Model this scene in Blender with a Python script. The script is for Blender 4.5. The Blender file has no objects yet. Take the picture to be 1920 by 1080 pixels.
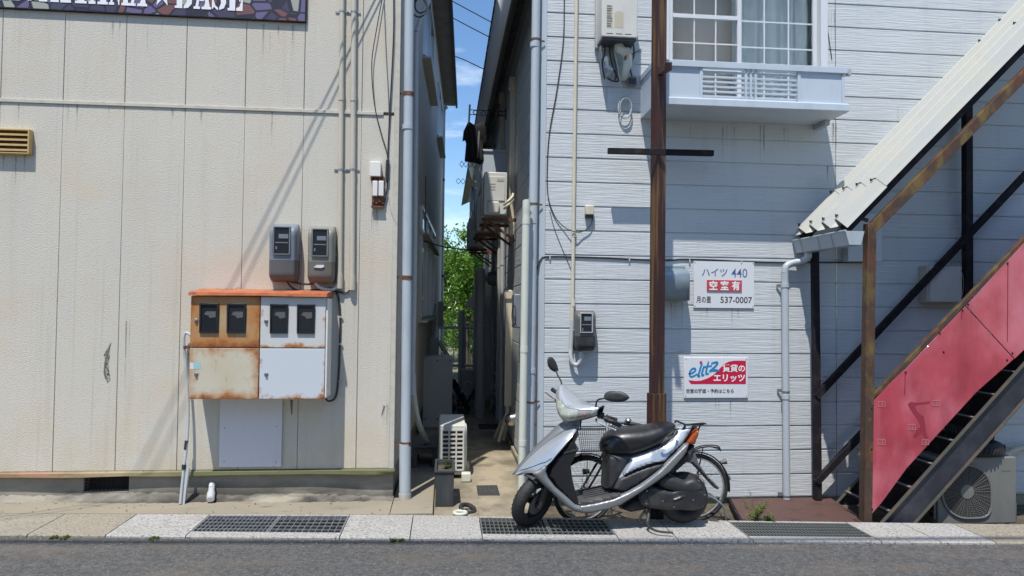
import bpy, bmesh, math, random
import numpy as np
from mathutils import Vector, Matrix
from mathutils.geometry import delaunay_2d_cdt
rad = math.radians
random.seed(7)
SC = bpy.context.scene
COL = SC.collection

# ---------------------------------------------------------------- camera
CAM_H, FPX = 1.68, 1331.0
def _axes(pitch, yaw, roll):
    p, y, r = map(rad, (pitch, yaw, roll))
    fw = Vector((math.sin(y)*math.cos(p), math.cos(y)*math.cos(p), math.sin(p)))
    rt = fw.cross(Vector((0, 0, 1))).normalized()
    up = rt.cross(fw)
    return rt*math.cos(r)+up*math.sin(r), up*math.cos(r)-rt*math.sin(r), fw
RT, UP, FW = _axes(1.7, 5.4, 0.6)
cam_d = bpy.data.cameras.new('camera')
cam_d.sensor_width = 36.0
cam_d.lens = FPX/1920*36
cam_d.clip_start, cam_d.clip_end = 0.1, 2000
cam = bpy.data.objects.new('camera', cam_d)
COL.objects.link(cam)
m = Matrix((RT, UP, -FW)).transposed().to_4x4()
m.translation = Vector((0, 0, CAM_H))
cam.matrix_world = m
SC.camera = cam
def ray(px, py):
    return FW+RT*((px-960)/FPX)-UP*((py-540)/FPX)
def P(px, py, Y):          # a photo measurement taken on the plane at depth Y
    d = ray(px, py); t = Y/d.y
    return Vector((d.x*t, Y, CAM_H+d.z*t))
SLOPE = -0.013             # the street falls slightly to the right
def g(x): return SLOPE*x
def PG(px, py):            # the same on the sloping street
    d = ray(px, py); t = -CAM_H/(d.z-SLOPE*d.x)
    return Vector((d.x*t, d.y*t, CAM_H+d.z*t))

# ---------------------------------------------------------------- light
SUN = Vector((0.42, 1.0, -2.4)).normalized()
sun_d = bpy.data.lights.new('sun', 'SUN')
sun_d.energy = 4.2; sun_d.angle = rad(0.55); sun_d.color = (1.0, 0.955, 0.88)
sun = bpy.data.objects.new('sun', sun_d); COL.objects.link(sun)
sun.rotation_euler = SUN.to_track_quat('-Z', 'Y').to_euler()
sun.location = (-3, -6, 14)
W = bpy.data.worlds.new('World'); SC.world = W; W.use_nodes = True
nt = W.node_tree; nt.nodes.clear()
out = nt.nodes.new('ShaderNodeOutputWorld'); bg = nt.nodes.new('ShaderNodeBackground')
sky = nt.nodes.new('ShaderNodeTexSky'); sky.sky_type = 'NISHITA'; sky.sun_disc = False
sky.sun_elevation = math.asin(-SUN.z); sky.sun_rotation = math.atan2(-SUN.x, -SUN.y)
sky.air_density = 1.0; sky.dust_density = 0.3; sky.ozone_density = 3.0
tc = nt.nodes.new('ShaderNodeTexCoord'); mp = nt.nodes.new('ShaderNodeMapping')
mp.inputs['Scale'].default_value = (1.6, 1.6, 7.0)
nz = nt.nodes.new('ShaderNodeTexNoise'); nz.inputs['Scale'].default_value = 2.6; nz.inputs['Detail'].default_value = 9
nz.inputs['Roughness'].default_value = 0.62
rp = nt.nodes.new('ShaderNodeValToRGB'); rp.color_ramp.elements[0].position = 0.54; rp.color_ramp.elements[1].position = 0.95
mx = nt.nodes.new('ShaderNodeMix'); mx.data_type = 'RGBA'
nt.links.new(tc.outputs['Generated'], mp.inputs['Vector']); nt.links.new(mp.outputs[0], nz.inputs['Vector'])
nt.links.new(nz.outputs['Fac'], rp.inputs[0]); nt.links.new(rp.outputs[0], mx.inputs['Factor'])
hs = nt.nodes.new('ShaderNodeHueSaturation'); hs.inputs['Saturation'].default_value = 1.12
nt.links.new(sky.outputs[0], hs.inputs['Color']); nt.links.new(hs.outputs[0], mx.inputs['A']); mx.inputs['B'].default_value = (7.5, 7.8, 8.2, 1)
nt.links.new(mx.outputs['Result'], bg.inputs['Color']); bg.inputs['Strength'].default_value = 0.148
nt.links.new(bg.outputs[0], out.inputs[0])
SC.view_settings.view_transform = 'Standard'; SC.view_settings.look = 'None'
SC.view_settings.exposure = 0.3; SC.view_settings.gamma = 1.0
SC.view_settings.use_curve_mapping = False
SC.cycles.max_bounces = 10; SC.cycles.diffuse_bounces = 7

# ---------------------------------------------------------------- materials
def s2l(c):                # an sRGB 0-255 triple to linear
    return tuple(((v/255+0.055)/1.055)**2.4 if v > 10 else v/255/12.92 for v in c)
class Mat:
    def __init__(s, name, col, rough=0.6, metal=0.0, coat=0.0, spec=0.5):
        s.m = bpy.data.materials.new(name); s.m.use_nodes = True
        s.t = s.m.node_tree; s.b = s.t.nodes['Principled BSDF']
        s.b.inputs['Roughness'].default_value = rough; s.b.inputs['Metallic'].default_value = metal
        s.b.inputs['Coat Weight'].default_value = coat; s.b.inputs['Specular IOR Level'].default_value = spec
        s.b.inputs['Coat Roughness'].default_value = 0.06
        s.b.inputs['Base Color'].default_value = (*col, 1)
        s.col = None; s.base = col; s.nrm = None; s.rough = rough
    def n(s, t): return s.t.nodes.new('ShaderNode'+t)
    def L(s, a, b): s.t.links.new(a, b)
    def vec(s, scale, coord='Object', loc=(0, 0, 0), rot=(0, 0, 0)):
        c = s.n('TexCoord'); mp = s.n('Mapping')
        mp.inputs['Scale'].default_value = scale if isinstance(scale, tuple) else (scale,)*3
        mp.inputs['Location'].default_value = loc; mp.inputs['Rotation'].default_value = rot
        s.L(c.outputs[coord], mp.inputs[0]); return mp.outputs[0]
    def noise(s, scale, detail=4, rough=0.6, coord='Object', loc=(0, 0, 0), dist=0.0):
        n = s.n('TexNoise'); n.inputs['Scale'].default_value = 1; n.inputs['Detail'].default_value = detail
        n.inputs['Roughness'].default_value = rough; n.inputs['Distortion'].default_value = dist
        s.L(s.vec(scale, coord, loc), n.inputs['Vector']); return n.outputs['Fac']
    def voro(s, scale, feat='F1', outp='Distance', rnd=1.0):
        n = s.n('TexVoronoi'); n.inputs['Scale'].default_value = 1; n.feature = feat
        n.inputs['Randomness'].default_value = rnd
        s.L(s.vec(scale), n.inputs['Vector']); return n.outputs[outp]
    def ramp(s, x, lo, hi, a=0.0, b=1.0):
        r = s.n('MapRange'); r.inputs['From Min'].default_value = lo; r.inputs['From Max'].default_value = hi
        r.inputs['To Min'].default_value = a; r.inputs['To Max'].default_value = b
        s.L(x, r.inputs['Value']); return r.outputs[0]
    def math(s, op, a, b=0.0):
        r = s.n('Math'); r.operation = op
        for i, v in enumerate((a, b)):
            if isinstance(v, (int, float)): r.inputs[i].default_value = v
            else: s.L(v, r.inputs[i])
        return r.outputs[0]
    def axis(s, k, coord='Object'):
        c = s.n('TexCoord'); x = s.n('SeparateXYZ'); s.L(c.outputs[coord], x.inputs[0]); return x.outputs[k]
    def mix(s, fac, col):      # lay colour `col` over what is there by `fac`
        r = s.n('Mix'); r.data_type = 'RGBA'
        if s.col is None: r.inputs['A'].default_value = (*s.base, 1)
        else: s.L(s.col, r.inputs['A'])
        if isinstance(fac, float): r.inputs['Factor'].default_value = fac
        else: s.L(fac, r.inputs['Factor'])
        if isinstance(col, tuple): r.inputs['B'].default_value = (*col, 1)
        else: s.L(col, r.inputs['B'])
        s.col = r.outputs['Result']; s.L(s.col, s.b.inputs['Base Color']); return s
    def var(s, scale, col, lo=0.4, hi=0.7, amt=1.0, detail=5, coord='Object', rough=0.6, loc=(0, 0, 0)):
        return s.mix(s.ramp(s.noise(scale, detail, rough, coord, loc), lo, hi, 0, amt), col)
    def bump(s, h, strength=0.5, dist=0.01):
        b = s.n('Bump'); b.inputs['Strength'].default_value = strength; b.inputs['Distance'].default_value = dist
        s.L(h, b.inputs['Height'])
        if s.nrm is not None: s.L(s.nrm, b.inputs['Normal'])
        s.nrm = b.outputs[0]; s.L(s.nrm, s.b.inputs['Normal']); return s
    def rvar(s, scale, lo, hi, detail=3):
        s.L(s.ramp(s.noise(scale, detail), 0.35, 0.65, lo, hi), s.b.inputs['Roughness']); return s
M = {}
def new(key, *a, **k):
    M[key] = Mat(key, *a, **k); return M[key]
RUST = (0.125, 0.043, 0.017); RUSTD = (0.035, 0.016, 0.012); RUSTO = (0.27, 0.10, 0.027)

# ---------------------------------------------------------------- mesh builder
class MB:
    def __init__(s): s.v = []; s.f = []
    def add(s, vs, fs):
        o = len(s.v); s.v += [Vector(v) for v in vs]; s.f += [tuple(i+o for i in f) for f in fs]; return s
    def box(s, x0, x1, y0, y1, z0, z1):
        vs = [(x, y, z) for z in (z0, z1) for y in (y0, y1) for x in (x0, x1)]
        return s.add(vs, [(0, 2, 3, 1), (4, 5, 7, 6), (0, 1, 5, 4), (2, 6, 7, 3), (0, 4, 6, 2), (1, 3, 7, 5)])
    def beam(s, a, b, w, h, up=(0, 0, 1)):     # rectangular bar from a to b, w across, h along up
        a, b = Vector(a), Vector(b); d = (b-a).normalized(); u = Vector(up); u = (u-d*u.dot(d)).normalized(); r = d.cross(u)
        vs = [p+r*(i*w/2)+u*(j*h/2) for p in (a, b) for i, j in ((-1, -1), (1, -1), (1, 1), (-1, 1))]
        return s.add(vs, [(0, 1, 2, 3), (7, 6, 5, 4), (0, 4, 5, 1), (1, 5, 6, 2), (2, 6, 7, 3), (3, 7, 4, 0)])
    def tube(s, pts, r, n=10, closed=False, cap=True):
        pts = [Vector(p) for p in pts]; k = len(pts); rs = r if isinstance(r, (list, tuple)) else [r]*k
        tan = []
        for i in range(k):
            a = pts[(i-1) % k] if (closed or i > 0) else pts[0]; b = pts[(i+1) % k] if (closed or i < k-1) else pts[-1]
            t = b-a; tan.append(t.normalized() if t.length > 1e-9 else Vector((0, 0, 1)))
        u = tan[0].orthogonal().normalized(); vs = []
        for i in range(k):
            u = u-tan[i]*u.dot(tan[i]); u = u.normalized() if u.length > 1e-6 else tan[i].orthogonal().normalized()
            w = tan[i].cross(u)
            vs += [pts[i]+(u*math.cos(q)+w*math.sin(q))*rs[i] for q in [2*math.pi*j/n for j in range(n)]]
        fs = []
        for i in range(k if closed else k-1):
            i2 = (i+1) % k
            for j in range(n):
                fs.append((i*n+j, i*n+(j+1) % n, i2*n+(j+1) % n, i2*n+j))
        if cap and not closed:
            fs += [tuple(reversed(range(n))), tuple(range((k-1)*n, k*n))]
        return s.add(vs, fs)
    def lathe(s, c, ax, prof, n=20, a0=0.0, a1=2*math.pi):   # prof: (distance along axis, radius)
        c = Vector(c); ax = Vector(ax).normalized(); u = ax.orthogonal().normalized(); w = ax.cross(u)
        full = abs(a1-a0-2*math.pi) < 1e-6; m_ = n if full else n+1; vs = []
        for t, r in prof:
            vs += [c+ax*t+(u*math.cos(q)+w*math.sin(q))*r for q in [a0+(a1-a0)*j/n for j in range(m_)]]
        fs = []
        for i in range(len(prof)-1):
            for j in range(n):
                j2 = (j+1) % m_; fs.append((i*m_+j, i*m_+j2, (i+1)*m_+j2, (i+1)*m_+j))
        return s.add(vs, fs)
    def prism(s, poly, vec):
        poly = [Vector(p) for p in poly]; vec = Vector(vec); n = len(poly)
        fs = [tuple(range(n)), tuple(range(2*n-1, n-1, -1))]+[(i, i+n, (i+1) % n+n, (i+1) % n) for i in range(n)]
        return s.add(poly+[p+vec for p in poly], fs)
    def grid(s, rows, wrap=False):
        n = len(rows[0]); vs = [p for r in rows for p in r]; fs = []
        for i in range(len(rows)-1):
            for j in range(n if wrap else n-1):
                j2 = (j+1) % n; fs.append((i*n+j, i*n+j2, (i+1)*n+j2, (i+1)*n+j))
        return s.add(vs, fs)
    def quad(s, *p): return s.add(p, [tuple(range(len(p)))])
    def torus(s, c, ax, R, r, n=32, k=8):
        c = Vector(c); ax = Vector(ax).normalized(); u = ax.orthogonal().normalized(); w = ax.cross(u)
        return s.tube([c+(u*math.cos(q)+w*math.sin(q))*R for q in [2*math.pi*j/n for j in range(n)]], r, k, closed=True)
    def xf(s, fn): s.v = [Vector(fn(v)) for v in s.v]; return s
    def build(s, name, mat, root=None, bevel=0.0, smooth=38, solid=0.0, local=False, fix=True):
        me = bpy.data.meshes.new(name)
        off = Vector((0, 0, 0)) if (root is None or local or '_loc' not in root) else Vector(root['_loc'])
        me.from_pydata([tuple(v-off) for v in s.v], [], s.f)
        if fix:
            bm = bmesh.new(); bm.from_mesh(me); bmesh.ops.remove_doubles(bm, verts=bm.verts, dist=1e-5)
            bmesh.ops.recalc_face_normals(bm, faces=bm.faces); bm.to_mesh(me); bm.free()
        if smooth:
            me.polygons.foreach_set('use_smooth', [True]*len(me.polygons)); me.set_sharp_from_angle(angle=rad(smooth))
        mm = M[mat] if isinstance(mat, str) else mat
        me.materials.append(mm.m if isinstance(mm, Mat) else mm)
        o = bpy.data.objects.new(name, me); COL.objects.link(o)
        if root is not None: o.parent = root
        o['_loc'] = tuple(off)
        if solid:
            d = o.modifiers.new('solid', 'SOLIDIFY'); d.thickness = solid; d.offset = 0
        if bevel:
            d = o.modifiers.new('bevel', 'BEVEL'); d.width = bevel; d.segments = 2; d.limit_method = 'ANGLE'; d.angle_limit = rad(40)
            d.harden_normals = False
        return o
def tag(o, label, cat, group=None):
    o['label'] = label; o['category'] = cat
    if group: o['group'] = group
    return o
def thing(name, label, cat, loc=(0, 0, 0), group=None, rot=(0, 0, 0)):
    o = bpy.data.objects.new(name, None); COL.objects.link(o); o.location = loc; o.rotation_euler = rot
    o['_loc'] = tuple(loc); o.empty_display_size = 0.1
    return tag(o, label, cat, group)
def structure(o): o['kind'] = 'structure'; return o
def dup(root, loc, label, rot=None):
    r = root.copy(); COL.objects.link(r); r.location = loc; r['label'] = label
    if rot is not None: r.rotation_euler = rot
    def kids(a, b):
        for ch in list(a.children):
            c = ch.copy(); COL.objects.link(c); c.parent = b; kids(ch, c)
    kids(root, r)
    return r
def catmull(pts, n=6, closed=False):
    pts = [Vector(p) for p in pts]; k = len(pts); res = []
    for i in range(k if closed else k-1):
        p0 = pts[(i-1) % k] if closed or i > 0 else pts[0]*2-pts[1]
        p1 = pts[i]; p2 = pts[(i+1) % k]
        p3 = pts[(i+2) % k] if closed or i < k-2 else pts[-1]*2-pts[-2]
        for j in range(n):
            t = j/n
            res.append(0.5*((2*p1)+(p2-p0)*t+(2*p0-5*p1+4*p2-p3)*t*t+(3*p1-p0-3*p2+p3)*t**3))
    if not closed: res.append(pts[-1])
    return res
def inflate(poly, w, r=0.05, step=0.015, wmin=0.25, sides=(1, -1), power=0.5):
    """outline (x,z) turned into a solid: half width w(x,z) in the middle falling off near the edge"""
    pts = []
    n = len(poly)
    for i in range(n):
        a, b = Vector(poly[i]), Vector(poly[(i+1) % n]); k = max(1, int((b-a).length/step))
        pts += [a.lerp(b, j/k) for j in range(k)]
    A = np.array([(p.x, p.y) for p in pts]); B = np.roll(A, -1, 0); nb = len(pts)
    def edge_d(q):
        ab = B-A; t = np.clip(((q-A)*ab).sum(1)/np.maximum((ab*ab).sum(1), 1e-12), 0, 1)
        return np.hypot(*((A+ab*t[:, None])-q).T).min()
    def inside(q):
        x, y = q; c = ((A[:, 1] > y) != (B[:, 1] > y)); yy = np.where(c, B[:, 1]-A[:, 1], 1)
        return bool((c & (x < A[:, 0]+(y-A[:, 1])/yy*(B[:, 0]-A[:, 0]))).sum() % 2)
    verts = [Vector(p) for p in A]
    x0, z0 = A.min(0); x1, z1 = A.max(0)
    z = z0+step/2; row = 0
    while z < z1:
        x = x0+step*(0.5 if row % 2 else 0)
        while x < x1:
            q = np.array((x, z))
            if inside(q) and edge_d(q) > step*0.55: verts.append(Vector((x, z)))
            x += step
        z += step*0.87; row += 1
    V, E, F, *_ = delaunay_2d_cdt(verts, [(i, (i+1) % nb) for i in range(nb)], [], 1, 1e-6)
    wf = w if callable(w) else (lambda x, z: w)
    mb = MB(); ys = []
    for p in V:
        d = min(edge_d(np.array((p.x, p.y)))/r, 1.0); e = wmin+(1-wmin)*(1-(1-d)**2)**power
        ys.append(wf(p.x, p.y)*e)
    nV = len(V)
    vs = [(V[i].x, s_*ys[i], V[i].y) for s_ in (1, -1) for i in range(nV)]
    fs = [tuple(f) for f in F]+[tuple(i+nV for i in reversed(f)) for f in F]
    cnt = {}
    for f in F:
        for i in range(3):
            e = (f[i], f[(i+1) % 3]); cnt[tuple(sorted(e))] = cnt.get(tuple(sorted(e)), 0)+1
    for f in F:
        for i in range(3):
            a, b = f[i], f[(i+1) % 3]
            if cnt[tuple(sorted((a, b)))] == 1: fs.append((b, a, a+nV, b+nV))
    return mb.add(vs, fs)
def text(body, name, mat, root, x0, x1, z0, z1, Y, bold=0.0, depth=0.0015, slant=0.0):
    """lettering on a board facing the street, fitted to the given rectangle"""
    c = bpy.data.curves.new(name, 'FONT'); c.body = body; c.size = 1; c.offset = bold; c.resolution_u = 3; c.fill_mode = 'BOTH'
    o = bpy.data.objects.new(name, c); COL.objects.link(o)
    dg = bpy.context.evaluated_depsgraph_get(); dg.update()
    me = bpy.data.meshes.new_from_object(o.evaluated_get(dg)); bpy.data.objects.remove(o)
    A = np.array([tuple(v.co) for v in me.vertices])
    if len(A) == 0: return None
    lo, hi = A.min(0), A.max(0)
    mb = MB(); vs = []
    for p in A:
        u = (p[0]-lo[0])/(hi[0]-lo[0]); v = (p[1]-lo[1])/(hi[1]-lo[1])
        vs.append((x0+(x1-x0)*u+slant*v, Y, z0+(z1-z0)*v))
    mb.add(vs, [tuple(p.vertices) for p in me.polygons])
    return mb.build(name, mat, root, smooth=0, fix=False)
# stucco panels of the left building
k = new('stucco', (0.60, 0.56, 0.48), 0.9)
k.var((1.6, 1.6, 0.5), (0.56, 0.535, 0.47), 0.4, 0.65); k.var((0.9, 0.9, 1.3), (0.60, 0.50, 0.375), 0.5, 0.72, 0.8)
k.var((9, 9, 0.6), (0.47, 0.43, 0.35), 0.56, 0.8, 0.55); k.var(42, (0.46, 0.42, 0.35), 0.52, 0.75, 0.35, 3)
k.bump(k.noise((75, 75, 95), 5, 0.62), 0.55, 0.009); k.var((26, 26, 0.35), (0.40, 0.37, 0.31), 0.58, 0.75, 0.5); k.mix(k.math('MULTIPLY', k.ramp(k.axis(2), 0.9, 0.28, 0, 0.5), k.ramp(k.noise((3, 3, 2), 6), 0.4, 0.6)), (0.50, 0.42, 0.28))
k = new('stucco_band', (0.53, 0.50, 0.43), 0.75); k.var(14, (0.4, 0.36, 0.3), 0.45, 0.7, 0.6)
k = new('joint', (0.16, 0.15, 0.13), 0.9)
k = new('plinth', (0.30, 0.275, 0.225), 0.92); k.var((2, 2, 4), (0.2, 0.185, 0.155), 0.4, 0.65)
k.mix(k.math('MULTIPLY', k.ramp(k.axis(2), 0.03, 0.2, 1, 0), k.ramp(k.noise((1.6, 1.6, 5), 7), 0.40, 0.58)), (0.035, 0.033, 0.03))
k.var((1, 1, 7), (0.4, 0.36, 0.28), 0.58, 0.7, 0.6); k.bump(k.noise(90, 5), 0.4, 0.004)
k = new('flash_metal', (0.155, 0.16, 0.075), 0.65); k.mix(k.ramp(k.axis(0), 0.9, 0.3, 0, 0.85), (0.38, 0.31, 0.19)); k.mix(k.ramp(k.axis(0), 0.15, -0.35, 0, 0.9), (0.36, 0.20, 0.12)); k.var((2.5, 2.5, 14), (0.12, 0.12, 0.05), 0.5, 0.68, 0.7)
k.var(30, RUST, 0.6, 0.72, 0.8)
# timber-grain siding of the right building
for key, c in (('siding', (0.535, 0.565, 0.58)), ('siding_seam', (0.50, 0.52, 0.56)), ('siding_side', (0.50, 0.535, 0.56))):
    k = new(key, c, 0.62); k.var((0.7, 0.7, 0.5), tuple(v*1.06 for v in c), 0.4, 0.66); k.var((7, 7, 0.35), tuple(v*0.76 for v in c), 0.56, 0.8, 0.45)
    k.var((5, 5, 95), tuple(v*0.55 for v in c), 0.61, 0.67, 0.45, 4)
    k.bump(k.ramp(k.noise((3.2, 3.2, 75), 5, 0.6, dist=0.25), 0.38, 0.62), 0.36, 0.006)
    k.bump(k.noise(140, 2), 0.2, 0.002)
k = new('trim_blue', (0.47, 0.53, 0.58), 0.45); k.var((6, 6, 1), (0.38, 0.42, 0.46), 0.5, 0.75, 0.6)
k = new('trim_dark', (0.05, 0.05, 0.055), 0.6)
k = new('roof_dark', (0.035, 0.035, 0.04), 0.6); k.var(8, (0.07, 0.07, 0.07), 0.45, 0.7)
k = new('soffit', (0.2, 0.195, 0.185), 0.8); k.var(5, (0.15, 0.145, 0.135), 0.45, 0.7)
k = new('fascia_grey', (0.52, 0.545, 0.56), 0.6)
# ground
k = new('asphalt', (0.058, 0.058, 0.058), 0.88)
k.mix(k.ramp(k.voro(75, 'F1', 'Color'), 0, 1, 0, 0.75), (0.145, 0.143, 0.139)); k.mix(k.ramp(k.voro(52, 'F1', 'Distance'), 0.17, 0.08, 0, 0.9), (0.40, 0.39, 0.37))
k.var(26, (0.05, 0.05, 0.05), 0.45, 0.62, 0.8, 6); k.var((0.9, 2.2, 1), (0.15, 0.125, 0.10), 0.5, 0.7, 0.6); k.var((1.6, 3.2, 1), (0.105, 0.08, 0.06), 0.56, 0.70, 0.6, 6)
k.bump(k.voro(70), 0.7, 0.008); k.bump(k.noise(160, 3), 0.5, 0.004)
for key, a, b_, c in (('kerb_pale', (0.36, 0.35, 0.33), (0.13, 0.125, 0.12), (0.50, 0.49, 0.47)), ('kerb_beige', (0.28, 0.25, 0.195), (0.13, 0.115, 0.09), (0.36, 0.33, 0.27))):
    k = new(key, a, 0.9); k.var(60, b_, 0.52, 0.62, 0.95, 4); k.var(48, c, 0.55, 0.68, 0.8, 3, loc=(9, 3, 1)); k.var((1.4, 5, 1), (0.3, 0.275, 0.23), 0.52, 0.72, 0.7)
    k.bump(k.noise(80, 4), 0.6, 0.005)
k = new('apron', (0.28, 0.245, 0.185), 0.92); k.var((1.3, 3, 1), (0.25, 0.22, 0.165), 0.42, 0.65); k.var((3, 9, 1), (0.1, 0.09, 0.075), 0.6, 0.72, 0.8); k.var(60, (0.27, 0.23, 0.17), 0.55, 0.7, 0.5)
k.bump(k.noise(70, 5), 0.5, 0.004)
k = new('alley_floor', (0.33, 0.28, 0.20), 0.92); k.var((3, 2, 1), (0.18, 0.155, 0.115), 0.42, 0.62); k.var((6, 4, 1), (0.34, 0.29, 0.2), 0.55, 0.7, 0.6); k.var((2.2, 2.2, 1), (0.12, 0.105, 0.075), 0.54, 0.66, 0.8, loc=(4, 1, 0))
k.bump(k.noise(50, 5), 0.5, 0.006)
k = new('foundation', (0.27, 0.255, 0.185), 0.92); k.var((3, 3, 1), (0.12, 0.115, 0.07), 0.45, 0.65); k.bump(k.noise(60, 4), 0.4, 0.004)
k = new('soil', (0.075, 0.06, 0.042), 0.95); k.var(9, (0.12, 0.10, 0.07), 0.45, 0.65); k.bump(k.noise(40, 5), 0.8, 0.02)
k = new('pit', (0.05, 0.048, 0.045), 0.95)
k = new('earth', (0.2, 0.18, 0.12), 0.95); k.var(0.5, (0.07, 0.09, 0.04), 0.45, 0.6)
k = new('galv', (0.44, 0.46, 0.47), 0.42, 0.7); k.var(14, (0.26, 0.27, 0.28), 0.42, 0.68)
k = new('galv_dull', (0.2, 0.215, 0.21), 0.55, 0.55); k.var(9, (0.22, 0.14, 0.085), 0.55, 0.72, 0.7)
# plastics and metals
def plain(key, c, r=0.5, dirt=0.5, metal=0.0, coat=0.0, dc=None):
    k = new(key, c, r, metal, coat)
    if dirt: k.var((7, 7, 2.2), dc or tuple(v*0.6 for v in c), 0.5, 0.78, dirt, 6)
    return k
plain('pvc_grey', (0.44, 0.465, 0.48), 0.4); plain('pvc_blue', (0.43, 0.48, 0.52), 0.4); plain('pvc_ivory', (0.60, 0.62, 0.54), 0.45, 0.4)
k = plain('conduit_beige', (0.53, 0.49, 0.40), 0.55); plain('beige', (0.60, 0.55, 0.43), 0.5); plain('beige_grey', (0.46, 0.44, 0.39), 0.6)
plain('white_plastic', (0.74, 0.72, 0.67), 0.4, 0.35); plain('panel_white', (0.66, 0.65, 0.66), 0.5, 0.2); plain('white_paint', (0.72, 0.73, 0.75), 0.35, 0.2)
plain('balcony_white', (0.50, 0.56, 0.625), 0.35, 0.35); plain('window_frame', (0.64, 0.655, 0.67), 0.35, 0.15)
plain('ac_stair_shade', (0.16, 0.16, 0.15), 0.55, 0.5); plain('ac_stair_shade_dark', (0.12, 0.12, 0.113), 0.55, 0.3); plain('ac_white', (0.60, 0.595, 0.55), 0.5, 0.4); plain('ac_shade', (0.44, 0.44, 0.41), 0.5, 0.3)  # under-stair unit's two tones are darkened to carry the deep shade there
plain('rubber', (0.018, 0.018, 0.019), 0.62, 0.0).var(12, (0.05, 0.048, 0.045), 0.5, 0.75, 0.6)
plain('cable', (0.025, 0.025, 0.027), 0.5, 0); plain('black_plastic', (0.028, 0.029, 0.031), 0.5, 0.0).var(9, (0.075, 0.074, 0.072), 0.5, 0.75, 0.7)
plain('dark_plastic', (0.014, 0.015, 0.017), 0.42, 0).var(7, (0.04, 0.04, 0.04), 0.55, 0.75, 0.5)
plain('meter_grey', (0.175, 0.2, 0.235), 0.42, 0.3); plain('meter_green', (0.21, 0.215, 0.19), 0.45, 0.3); plain('meter_low', (0.105, 0.105, 0.105), 0.5, 0.3); plain('meter_low_brown', (0.14, 0.13, 0.11), 0.5, 0.3)
plain('dial', (0.42, 0.45, 0.47), 0.4, 0); plain('meter_inside', (0.015, 0.018, 0.022), 0.5, 0)
k = new('window_black', (0.02, 0.022, 0.026), 0.08, 0.0, 0.6)
plain('chrome', (0.75, 0.76, 0.77), 0.18, 0.0, 1.0); plain('steel_dull', (0.42, 0.42, 0.42), 0.35, 0.3, 0.9); plain('alu', (0.55, 0.56, 0.57), 0.3, 0.3, 0.9)
plain('wood_grey', (0.115, 0.108, 0.1), 0.75); plain('planter_dark', (0.035, 0.04, 0.042), 0.7, 0.8, dc=(0.09, 0.095, 0.09)); plain('cloth_black', (0.022, 0.019, 0.02), 0.95, 0.4, dc=(0.05, 0.045, 0.045)); plain('cloth_print', (0.2, 0.19, 0.2), 0.9, 0.4)
plain('duct_grey', (0.40, 0.395, 0.375), 0.45, 0.4); plain('panel_grey', (0.52, 0.52, 0.485), 0.55, 0.3); plain('hood_blue', (0.27, 0.335, 0.385), 0.32, 0.25, 0.3)
plain('steel_hood', (0.55, 0.55, 0.54), 0.25, 0.5, 1.0)
k = plain('yellow_vent', (0.56, 0.40, 0.16), 0.5, 0.5)
plain('gutter_blue', (0.38, 0.43, 0.46), 0.4, 0.4); plain('sign_white', (0.66, 0.68, 0.715), 0.3, 0.1); plain('sign_frame', (0.62, 0.63, 0.65), 0.4, 0.2)
plain('ink_blue', (0.10, 0.17, 0.32), 0.5, 0); plain('ink_black', (0.02, 0.02, 0.025), 0.5, 0); plain('ink_white', (0.82, 0.82, 0.82), 0.4, 0); plain('red_plate', (0.50, 0.055, 0.075), 0.4, 0.4, dc=(0.6, 0.2, 0.2))
plain('logo_red', (0.50, 0.008, 0.05), 0.35, 0); plain('logo_dot', (0.62, 0.02, 0.03), 0.35, 0); plain('logo_blue', (0.0, 0.23, 0.52), 0.35, 0); plain('label_print', (0.16, 0.16, 0.155), 0.6, 0); plain('label_tan', (0.50, 0.46, 0.34), 0.6, 0.4); plain('tape_blue', (0.32, 0.55, 0.56), 0.4, 0.3)
# rusty paints
def rusty(key, base, lo, hi, scale=5, dark=True, rough=0.65):
    k = new(key, base, rough); k.var(scale, RUST, lo, hi, 1, 8, rough=0.68); k.var(scale*2.3, RUSTO, lo+0.07, hi+0.12, 0.8, 6, loc=(3, 1, 7))
    if dark: k.var((scale*1.6, scale*1.6, scale*0.4), RUSTD, 0.54, 0.68, 0.85, 6, loc=(5, 2, 2))
    k.bump(k.noise(scale*8, 6), 0.5, 0.004); return k
rusty('pole_rust', (0.05, 0.012, 0.011), 0.56, 0.72, 6)
k = M['pole_rust']; k.var((4, 4, 2), (0.03, 0.010, 0.010), 0.42, 0.55, 0.85, 7); k.var((18, 18, 0.8), (0.16, 0.085, 0.025), 0.50, 0.60, 0.8, 6)
rusty('beam_rust', (0.06, 0.035, 0.022), 0.50, 0.68, 7); M['beam_rust'].var((6, 6, 3), (0.17, 0.115, 0.03), 0.50, 0.64, 0.8)
rusty('bracket_rust', (0.12, 0.06, 0.035), 0.4, 0.6, 12); rusty('plate_rust', (0.085, 0.042, 0.036), 0.56, 0.74, 4)
k = M['plate_rust']; k.mix(k.ramp(k.voro((30, 30, 1), rnd=0.0), 0.36, 0.22, 0, 0.55), (0.19, 0.10, 0.08)); k.bump(k.ramp(k.voro((30, 30, 1), rnd=0.0), 0.2, 0.36, 1, 0), 1.0, 0.008)
k = new('black_steel', (0.012, 0.010, 0.013), 0.75, 0, 0, 0.25); k.var(9, (0.04, 0.03, 0.03), 0.5, 0.7); k.var(14, RUST, 0.66, 0.76, 0.6)
k = new('stringer', (0.022, 0.024, 0.034), 0.42); k.var(4, (0.05, 0.052, 0.065), 0.45, 0.7); k.var(16, RUST, 0.66, 0.75, 0.6); k.bump(k.noise(18, 4), 0.25, 0.006)
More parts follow.
